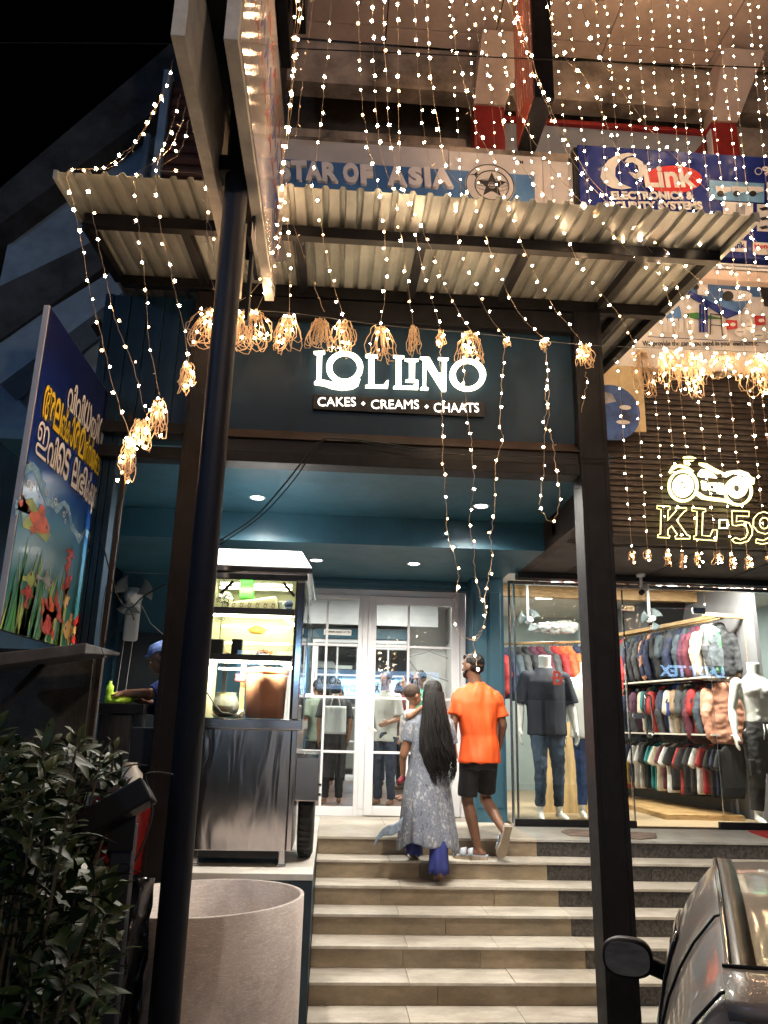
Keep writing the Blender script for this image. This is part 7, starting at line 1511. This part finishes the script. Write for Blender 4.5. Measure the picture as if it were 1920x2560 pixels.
# ================================================================== floodlight on short post
fl = thing('floodlight', 'black floodlight housing tilted on a short dark post beside the shrub', 'floodlight', (-.90, 3.72, 0))
t = MB(); t.box(-.945, -.855, 3.72, 3.80, 0, 1.60); t.build('post', MT['pole'], fl, bevel=.004)
def g2(x, y, Y): return PY(x/2.074, 1560+y/2.074, Y)
A = [g2(385, 985, 3.55), g2(730, 790, 3.55), g2(790, 905, 3.55), g2(430, 1110, 3.55)]
t = MB(); t.hull8([tuple(p) for p in (A[3], A[2], A[2]+V((0, .13, -.03)), A[3]+V((0, .13, -.03)))], [tuple(p) for p in (A[0], A[1], A[1]+V((0, .13, -.03)), A[0]+V((0, .13, -.03)))]); t.build('housing', MT['black'], fl, bevel=.008)
for k in range(7):
    a = A[0]+(A[1]-A[0])*(k+.7)/8+V((0, .14, -.02)); b = A[3]+(A[2]-A[3])*(k+.7)/8+V((0, .14, -.02)); t = MB(); t.bar(a, b, .006, .03, up=(0, 1, 0)); t.build('cooling_fin', MT['black'], fl)
t = MB(); t.box(-.955, -.845, 3.69, 3.71, 1.50, 1.72); t.build('bracket', MT['black'], fl)
cb = [g2(895, 780, 3.6), g2(810, 770, 3.6), g2(755, 785, 3.6), g2(770, 860, 3.62), g2(790, 980, 3.62), g2(750, 1120, 3.62), g2(700, 1230, 3.62)]
t = MB(); t.tube(smoothpts(cb), .005, 5); t.build('cable', MT['rubber'], fl, smooth=True)

# board and sheet under the poster
ub = thing('tin_shelf', 'grey bent tin sheet jutting out just under the fish poster', 'shelf', (-1.9, 4.5, 2.3))
a, b = PY(-60, 1652, 4.1), PY(228, 1625, 4.5)
t = MB(); t.hull8([(a.x, 4.05, a.z-.05), (b.x, 4.4, b.z-.03), (b.x, 5.1, b.z+.02), (a.x-.3, 5.1, a.z)], [(a.x, 4.05, a.z+.02), (b.x, 4.4, b.z+.03), (b.x, 5.1, b.z+.04), (a.x-.3, 5.1, a.z+.05)]); t.build('sheet', mat('grey_tin', (.07, .07, .08), .6, .2, var=.3), ub, bevel=.006)
t = MB(); t.bar(PY(0, 1770, 4.7), PY(110, 1660, 4.7), .035, .035); t.build('brace', MT['steel_brown'], ub)
q = PY(240, 1640, 5.4); t = MB(); t.box(-3.2, q.x, 5.35, 5.6, 0, q.z+.03); tag(t.build('yard_wall', bpy.data.materials['mossy_dark_wall']), 'old mossy concrete wall end below the fish poster', 'wall')
q0, q1 = PY(318, 1130, 5.45), PY(262, 1560, 5.45)
t = MB(); t.bar((q0.x, 5.45, q0.z+.3), (q0.x-.03, 5.45, 0.3), .03, .03); tag(t.build('rusty_bar', MT['steel_brown']), 'thin rusty upright bar right of the fish poster', 'bar')

# ================================================================== shrub
shr = thing('leafy_shrub', 'dark green shrub with whorls of long leaves at the lower left', 'shrub', (-1.25, 3.3, 0))
LFM = [mat('leaf_green_%d' % i, c, .55, var=.35, scale=12, spec=.3) for i, c in enumerate([(.010, .030, .006), (.026, .046, .009), (.007, .022, .006)])]
def leafmesh(L, W, droop, m):
    mb = MB(); n = 5; vs = []; fs = []
    for i in range(n+1):
        s_ = i/n; w = W*sin(pi*min(1, s_*.93+.05))**.8*(1-.15*s_); y = L*s_; z = -droop*s_*s_
        vs += [(-w, y, z+.18*w), (0, y, z-.1*w), (w, y, z+.18*w)]
    for i in range(n): a = i*3; fs += [(a, a+1, a+4, a+3), (a+1, a+2, a+5, a+4)]
    mb.add(vs, fs); return mb.mesh('leaf', m, True)
LV = [leafmesh(.105, .023, .03, LFM[0]), leafmesh(.09, .021, .045, LFM[1]), leafmesh(.12, .025, .05, LFM[2]), leafmesh(.07, .017, .02, LFM[1])]
sr = random.Random(31); rosettes = []
def px_of(p):
    d = p-EYE; z = d.dot(fw); return CX+FPX*d.dot(RT)/z, CY-FPX*d.dot(UP)/z
tries = 0
while len(rosettes) < 330 and tries < 16000:
    tries += 1
    p = V((sr.uniform(-2.1, -.72), sr.uniform(2.7, 4.0), sr.uniform(.35, 2.0)))
    top_ = 1.98+.06*sin(p.x*9)-.22*max(0, p.x+1.1)*2
    if p.z > top_: continue
    x, y = px_of(p)
    if x > 330-.10*max(0, y-2000) or x < -60 or y < 1740: continue
    if y < 1830 and (x > 250 and sr.random() < .6): continue
    if p.y < 3.75 and x > 175 and 1880 < y < 2190: continue
    if x > 285-.12*max(0, y-2200) and y > 2100: continue
    if all((p-q).length > .092 for q in rosettes): rosettes.append(p)
st_m = MB(); allv = []
for p in rosettes:
    base = V((-1.35+.5*(p.x+1.35), 3.4+.4*(p.y-3.4), .15)); mid = (p+base)/2+V((sr.uniform(-.08, .08), sr.uniform(-.05, .05), .05)); st_m.tube([base, mid, p-V((0, 0, .08)), p], [.011, .008, .005, .003], 5)
    tilt = Matrix.Rotation(sr.uniform(-.5, .5), 3, 'X') @ Matrix.Rotation(sr.uniform(-.5, .5), 3, 'Y'); nl = sr.randint(9, 13)
    for k in range(nl):
        az = 2.4*k+sr.uniform(-.2, .2); el = radians(62-60*k/nl+sr.uniform(-8, 8)); R = tilt @ Matrix.Rotation(az, 3, 'Z') @ Matrix.Rotation(el, 3, 'X'); sc = sr.uniform(.75, 1.2)*(.75+.4*k/nl); off = V((0, 0, -.012*k))
        allv.append((p+tilt@off, R, sc, LV[sr.randrange(4)]))
st_m.build('stem', mat('shrub_stem', (.06, .05, .03), .8, var=.2), shr)
allv.sort(key=lambda t_: (t_[0]-EYE).length)
for p, R, sc, me in allv[:295]:
    o = bpy.data.objects.new('leaf', me); COL.objects.link(o); M = Matrix.Translation(p) @ R.to_4x4() @ Matrix.Scale(sc, 4); o.matrix_basis = M; o.parent = shr; o.matrix_parent_inverse = Matrix.Translation(-shr.location)
fb = MB()
for p, R, sc, me in allv[295:]: fb.add([p+R@(v.co*sc) for v in me.vertices], [tuple(f.vertices) for f in me.polygons])
fo_ = fb.mesh('foliage', LFM[0], True)
for m_ in LFM[1:]: fo_.materials.append(m_)
for i, f in enumerate(fo_.polygons): f.material_index = (i//10) % 3
o = obj('foliage', fo_, shr); o['kind'] = 'stuff'
# low plants in dark behind
dk = MB()
for k in range(900):
    p = V((sr.uniform(-3.2, -1.5), sr.uniform(4.2, 5.2), sr.uniform(.2, 1.9))); R = Matrix.Rotation(sr.uniform(0, 6.3), 3, 'Z') @ Matrix.Rotation(sr.uniform(-.6, .9), 3, 'X'); me = LV[k % 4]; fb_ = [p+R@(v.co*1.2) for v in me.vertices]; dk.add(fb_, [tuple(f.vertices) for f in me.polygons])
o = dk.build('undergrowth', LFM[2], smooth=True, kind='stuff'); o['label'] = 'dark leaves in the shade behind the shrub'

# ================================================================== parked car
CP = mat('taupe_metallic_paint', (.185, .160, .145), .38, 0.0, var=.03, coat=.7, scale=40)
CG2 = mat('tinted_car_glass', (.012, .016, .024), .05, 0, var=0, coat=.6); TL = mat('red_tail_lamp', (.55, .04, .025), .15, var=.1, coat=1)
corner = PZ(1832, 2405, 1.52)
car = thing('parked_car', 'taupe hatchback parked at the right, seen from behind over its roof and left mirror', 'car', (0, 0, 0))
def body_ring(y):
    """half section right side (x, z) list bottom to roof centre; local coords, y forward from the rear roof edge"""
    pass
#      y,   roofz, ditchx, beltz, beltx, sidex, bottomz
STN = [(-.50, .62, .50, .60, .60, .66, .30), (-.44, .95, .56, .92, .68, .76, .26), (-.36, 1.06, .60, .98, .735, .82, .24), (-.20, 1.30, .585, 1.00, .77, .845, .22), (-.04, 1.475, .575, 1.01, .79, .86, .20), (.10, 1.50, .57, 1.01, .80, .865, .20),
       (.6, 1.555, .56, 1.00, .80, .865, .2), (1.1, 1.565, .55, .985, .80, .865, .2), (1.6, 1.53, .54, .965, .795, .86, .2), (2.0, 1.38, .54, .955, .79, .855, .2), (2.35, 1.16, .60, .95, .78, .85, .2), (2.62, 1.00, .66, .945, .77, .845, .22), (3.1, .90, .60, .86, .72, .82, .24), (3.45, .74, .52, .70, .62, .74, .28), (3.55, .55, .45, .52, .55, .6, .34)]
def sect(s):
    y, rz, dx, bz, bx, sx_, z0 = s; rz_ = max(rz, bz+.02)
    P = [(sx_*.9, z0), (sx_, z0+.12), (sx_, .62*bz+.0), (bx+.02, bz-.03), (bx, bz)]
    for k in range(1, 6): u = k/6; P.append((bx+(dx+.045-bx)*u+.035*sin(pi*u), bz+(rz_-.03-bz)*u+.03*sin(pi*u)))
    P += [(dx+.03, rz_-.022), (dx, rz_-.012), (dx-.03, rz_-.004), (dx*.6, rz_+.012), (dx*.3, rz_+.02), (0, rz_+.022)]
    full = [(x, y, z) for x, z in P]+[(-x, y, z) for x, z in reversed(P[:-1])]; return full
cols_ = []
for i in range(len(STN)-1):
    for k in range(4): cols_.append([STN[i][j]*(1-k/4)+STN[i+1][j]*k/4 for j in range(7)])
cols_.append(STN[-1]); rings = [sect(s) for s in cols_]; nR = len(rings[0])
vs = [p for r in rings for p in r]; fs = [(i*nR+k, i*nR+k+1, (i+1)*nR+k+1, (i+1)*nR+k) for i in range(len(rings)-1) for k in range(nR-1)]
fs += [tuple(range(nR)), tuple((len(rings)-1)*nR+k for k in range(nR-1, -1, -1))]
carM = Matrix.Translation((corner.x, corner.y, 0)) @ Matrix.Rotation(radians(-24), 4, 'Z') @ Matrix.Translation((.575, .02, 0))
car.matrix_basis = carM
def cpart(mb, name, m, par=None, **k):
    o = mb.build(name, m, None, **k); o.parent = par or car
    return o
t = MB(); t.add(vs, fs); bd_c = cpart(t, 'body', CP, smooth=True)
ss = bd_c.modifiers.new('sub', 'SUBSURF'); ss.levels = 1; ss.render_levels = 1
def strip(side, u0, u1, off, y0, y1, name, m, par=None, th=.008):
    """panel laid over the section between two indices of the profile, lifted off the skin"""
    t = MB(); rr_ = []
    for s in cols_:
        if y0 <= s[0] <= y1:
            S_ = sect(s)[:16]
            row = []
            for k in range(9):
                u = u0+(u1-u0)*k/8; i = min(int(u), 14); f = u-i; a, b = S_[i], S_[i+1]; row.append(((a[0]+(b[0]-a[0])*f+off*.8)*side, s[0], a[2]+(b[2]-a[2])*f+off*.5))
            rr_.append(row)
    v = [p for r in rr_ for p in r]; n = 9; f_ = [(i*n+k, i*n+k+1, (i+1)*n+k+1, (i+1)*n+k) for i in range(len(rr_)-1) for k in range(n-1)]; t.add(v, f_)
    return cpart(t, name, m, par, smooth=True, solid=th)
for sd_ in (-1, 1):
    strip(sd_, 4.15, 7.6, .008, .95, 1.9, 'side_window', CG2); 
    strip(sd_, 3.75, 4.05, .010, .2, 2.35, 'window_rubber', MT['rubber'], th=.014)
    t = MB(); pts = [((s[2]+.012)*sd_, s[0], s[1]-.002) for s in cols_ if -.05 <= s[0] <= 2.3]; t.tube(pts, .008, 6); cpart(t, 'roof_moulding', MT['chrome'], smooth=True)
    t = MB(); pts = [((s[2]-.025)*sd_, s[0], s[1]+.004) for s in cols_ if -.02 <= s[0] <= 2.3]
    v = []; 
    for p in pts: v += [(p[0]-.028, p[1], p[2]), (p[0]+.028, p[1], p[2]-.004)]
    t.add(v, [(2*i, 2*i+1, 2*i+3, 2*i+2) for i in range(len(pts)-1)]); cpart(t, 'roof_channel', mat('brown_roof_channel', (.06, .045, .03), .35, .3, var=.3, scale=20, stretch=(1, .2, 1)) if sd_ < 0 else bpy.data.materials['brown_roof_channel'], smooth=True, solid=.004)
    t = MB(); t.hull8([(sd_*.76, -.46, .62), (sd_*.60, -.52, .62), (sd_*.58, -.46, .62), (sd_*.74, -.38, .62)], [(sd_*.785, -.33, 1.02), (sd_*.64, -.40, 1.02), (sd_*.62, -.34, 1.02), (sd_*.76, -.27, 1.02)]); cpart(t, 'tail_lamp', TL, bevel=.02)
    for wy_ in (.25, 2.85):
        t = MB(); t.lathe([(.20, -.10), (.30, -.10), (.32, -.07), (.32, .07), (.30, .10), (.20, .10)], (sd_*.76, wy_-.1, .32), 36, 'x'); w_ = cpart(t, 'wheel', MT['rubber'], smooth=True)
        t = MB(); t.lathe([(.0001, -.08), (.08, -.09), (.2, -.07), (.2, .07), (.08, .09), (.0001, .08)], (sd_*.765, wy_-.1, .32), 24, 'x'); cpart(t, 'rim', MT['chrome'], w_, smooth=True)
# rear glass, spoiler seam, number plate
t = MB(); t.grid(lambda u, v: ((-.50+1.0*u)*(1-.06*v), -.395+.315*v-.035*sin(pi*u)+.0, 1.02+.36*v+.012), 14, 6); cpart(t, 'rear_window', CG2, smooth=True, solid=.008)
t = MB(); t.grid(lambda u, v: ((-.60+1.2*u), -.035-.14*v-.02*sin(pi*u), 1.494-.045*v**2+.020*sin(pi*u)), 20, 6); cpart(t, 'spoiler', CP, smooth=True, solid=.03)
t = MB(); t.tube([(-.60+1.2*k/20, -.028-.01*sin(pi*k/20), 1.512+.020*sin(pi*k/20)) for k in range(21)], .005, 5); cpart(t, 'spoiler_seam', MT['black'], smooth=True)
for y_, nm_ in ((-.03, 'tailgate_seam'), (.42, 'door_seam')):
    k_ = min(range(len(cols_)), key=lambda i: abs(cols_[i][0]-y_)); S_ = sect(cols_[k_])[3:12]; t = MB(); t.tube([(-(x+.004), y, z+.002) for x, y, z in S_], .0045, 5); cpart(t, nm_, MT['black'], smooth=True)
# side mirror
mr_ = None
t = MB(); cxm, cym, czm = -.945, 1.72, 1.078
shell = []
def oval(y, kx, kz): return [(cxm+.106*kx*(abs(cos(a))**.75)*(1 if cos(a) >= 0 else -1), cym+y, czm+.078*kz*(abs(sin(a))**.75)*(1 if sin(a) >= 0 else -1)) for a in [2*pi*k/32 for k in range(32)]]
R_ = [oval(-.02, 1.0, 1.0), oval(.0, 1.04, 1.05), oval(.05, .98, .98), oval(.09, .8, .78), oval(.12, .45, .45), oval(.128, .1, .1)]
t.add([p for r in R_ for p in r], [(i*32+k, i*32+(k+1) % 32, (i+1)*32+(k+1) % 32, (i+1)*32+k) for i in range(5) for k in range(32)]+[tuple(range(31, -1, -1))]); ms = cpart(t, 'side_mirror', MT['black'], smooth=True)
t = MB(); o1 = oval(-.026, .90, .86); t.add(o1+[(x, y+.004, z) for x, y, z in o1], [tuple(range(31, -1, -1))]+[(k, (k+1) % 32, 32+(k+1) % 32, 32+k) for k in range(32)]); cpart(t, 'mirror_glass', mat('dark_mirror_glass', (.5, .52, .55), .02, 1, var=0), ms)
t = MB(); t.bar((-.89, 1.76, 1.06), (-.79, 1.80, 1.02), .09, .07); cpart(t, 'mirror_arm', MT['black'], ms, bevel=.015)

# ================================================================== across the street, behind the camera (seen only as reflections and light)
tex = emit('cool_blue_letters', (.35, .62, 1.0), 10.0); bdy = emit('pale_blue_lightbox', (.35, .62, 1.0), 5.0)
ac = thing('opposite_shops', 'shop block across the street behind the viewer', 'building', (0, -9.3, 0))
t = MB(); t.box(-14, 16, -10.2, -9.2, 0, 7.5); t.build('wall', mat('opposite_wall', (.12, .11, .10), .8, var=.3, scale=.7), ac)
t = MB(); t.box(-2.6, 4.6, -9.19, -9.05, 3.25, 3.92); o = t.build('lightbox', bdy, ac)
text('lettering', 'BODYMATE', .5, BK, o, facing(.30, -9.045, 3.40, '+y'), .002, .012, fit=(1.9, .30)) 
text('lettering', 'BODYMATE', .5, BK, o, facing(3.5, -9.045, 3.40, '+y'), .002, .012, fit=(1.9, .30))
lt_ = text('lettering', 'LADY TEX', .5, tex, ac, facing(13.6, -9.15, 3.92, '+y'), .01, .02, fit=(2.3, .38))
for k, (x0, x1, z0, z1, c_, s_, nm) in enumerate(((-12, -8.2, .3, 2.9, (.8, .9, 1), 1.2, 'shop_window'), (-7.4, -3.4, .3, 2.8, (1, .85, .65), 1.4, 'shop_window'), (-2.4, 1.2, .3, 2.9, (1, .93, .82), 1.6, 'shop_window'), (1.8, 4.8, .3, 2.9, (1, .8, .55), 1.3, 'shop_window'), (6, 10.5, .3, 3.0, (.9, .95, 1), 1.5, 'shop_window'), (11.2, 15, .3, 2.9, (1, .85, .6), 1.2, 'shop_window'))):
    t = MB(); t.box(x0, x1, -9.18, -9.12, z0, z1); t.build(nm, emit('lit_shop_interior_%d' % k, c_, s_*.10), ac)
    for j in range(1, 4): x = x0+(x1-x0)*j/4; t = MB(); t.box(x-.05, x+.05, -9.11, -9.0, z0, z1); t.build('window_post', MT['steel_dark'], ac)
def street_lamp(x, y, h, w, col, label, aim=(0, 6, 2)):
    r = thing('street_lamp', label, 'lamp', (x, y, 0))
    t = MB(); t.tube([(x, y, 0), (x, y, h*.9), (x, y+.15, h), (x, y+.9, h+.15)], [.07, .05, .045, .04], 10); t.build('pole', MT['steel_dark'], r, smooth=True)
    t = MB(); t.box(x-.12, x+.12, y+.7, y+1.2, h+.10, h+.18); t.build('head', MT['steel_dark'], r, bevel=.02)
    t = MB(); t.box(x-.10, x+.10, y+.74, y+1.16, h+.085, h+.099); t.build('lens', emit('street_lens', col, 30), r)
    ld = bpy.data.lights.new('street_lamp_light', 'SPOT'); ld.energy = w; ld.color = col; ld.shadow_soft_size = .12; ld.spot_size = radians(160); ld.spot_blend = .5
    lo = bpy.data.objects.new('street_lamp_light', ld); COL.objects.link(lo); lo.location = (x, y+.95, h+.04); d = V(aim)-V(lo.location); lo.rotation_euler = d.to_track_quat('-Z', 'Y').to_euler(); setpar(lo, r)
street_lamp(3.5, -6.0, 6.5, 900, (1.0, .72, .50), 'warm street lamp behind the viewer on the right', (0, 6, 4))
street_lamp(-7.5, -3.5, 7.0, 500, (.45, .65, 1.0), 'cool bluish street lamp behind the viewer on the left', (-3, 9, 5))

COL.flush()
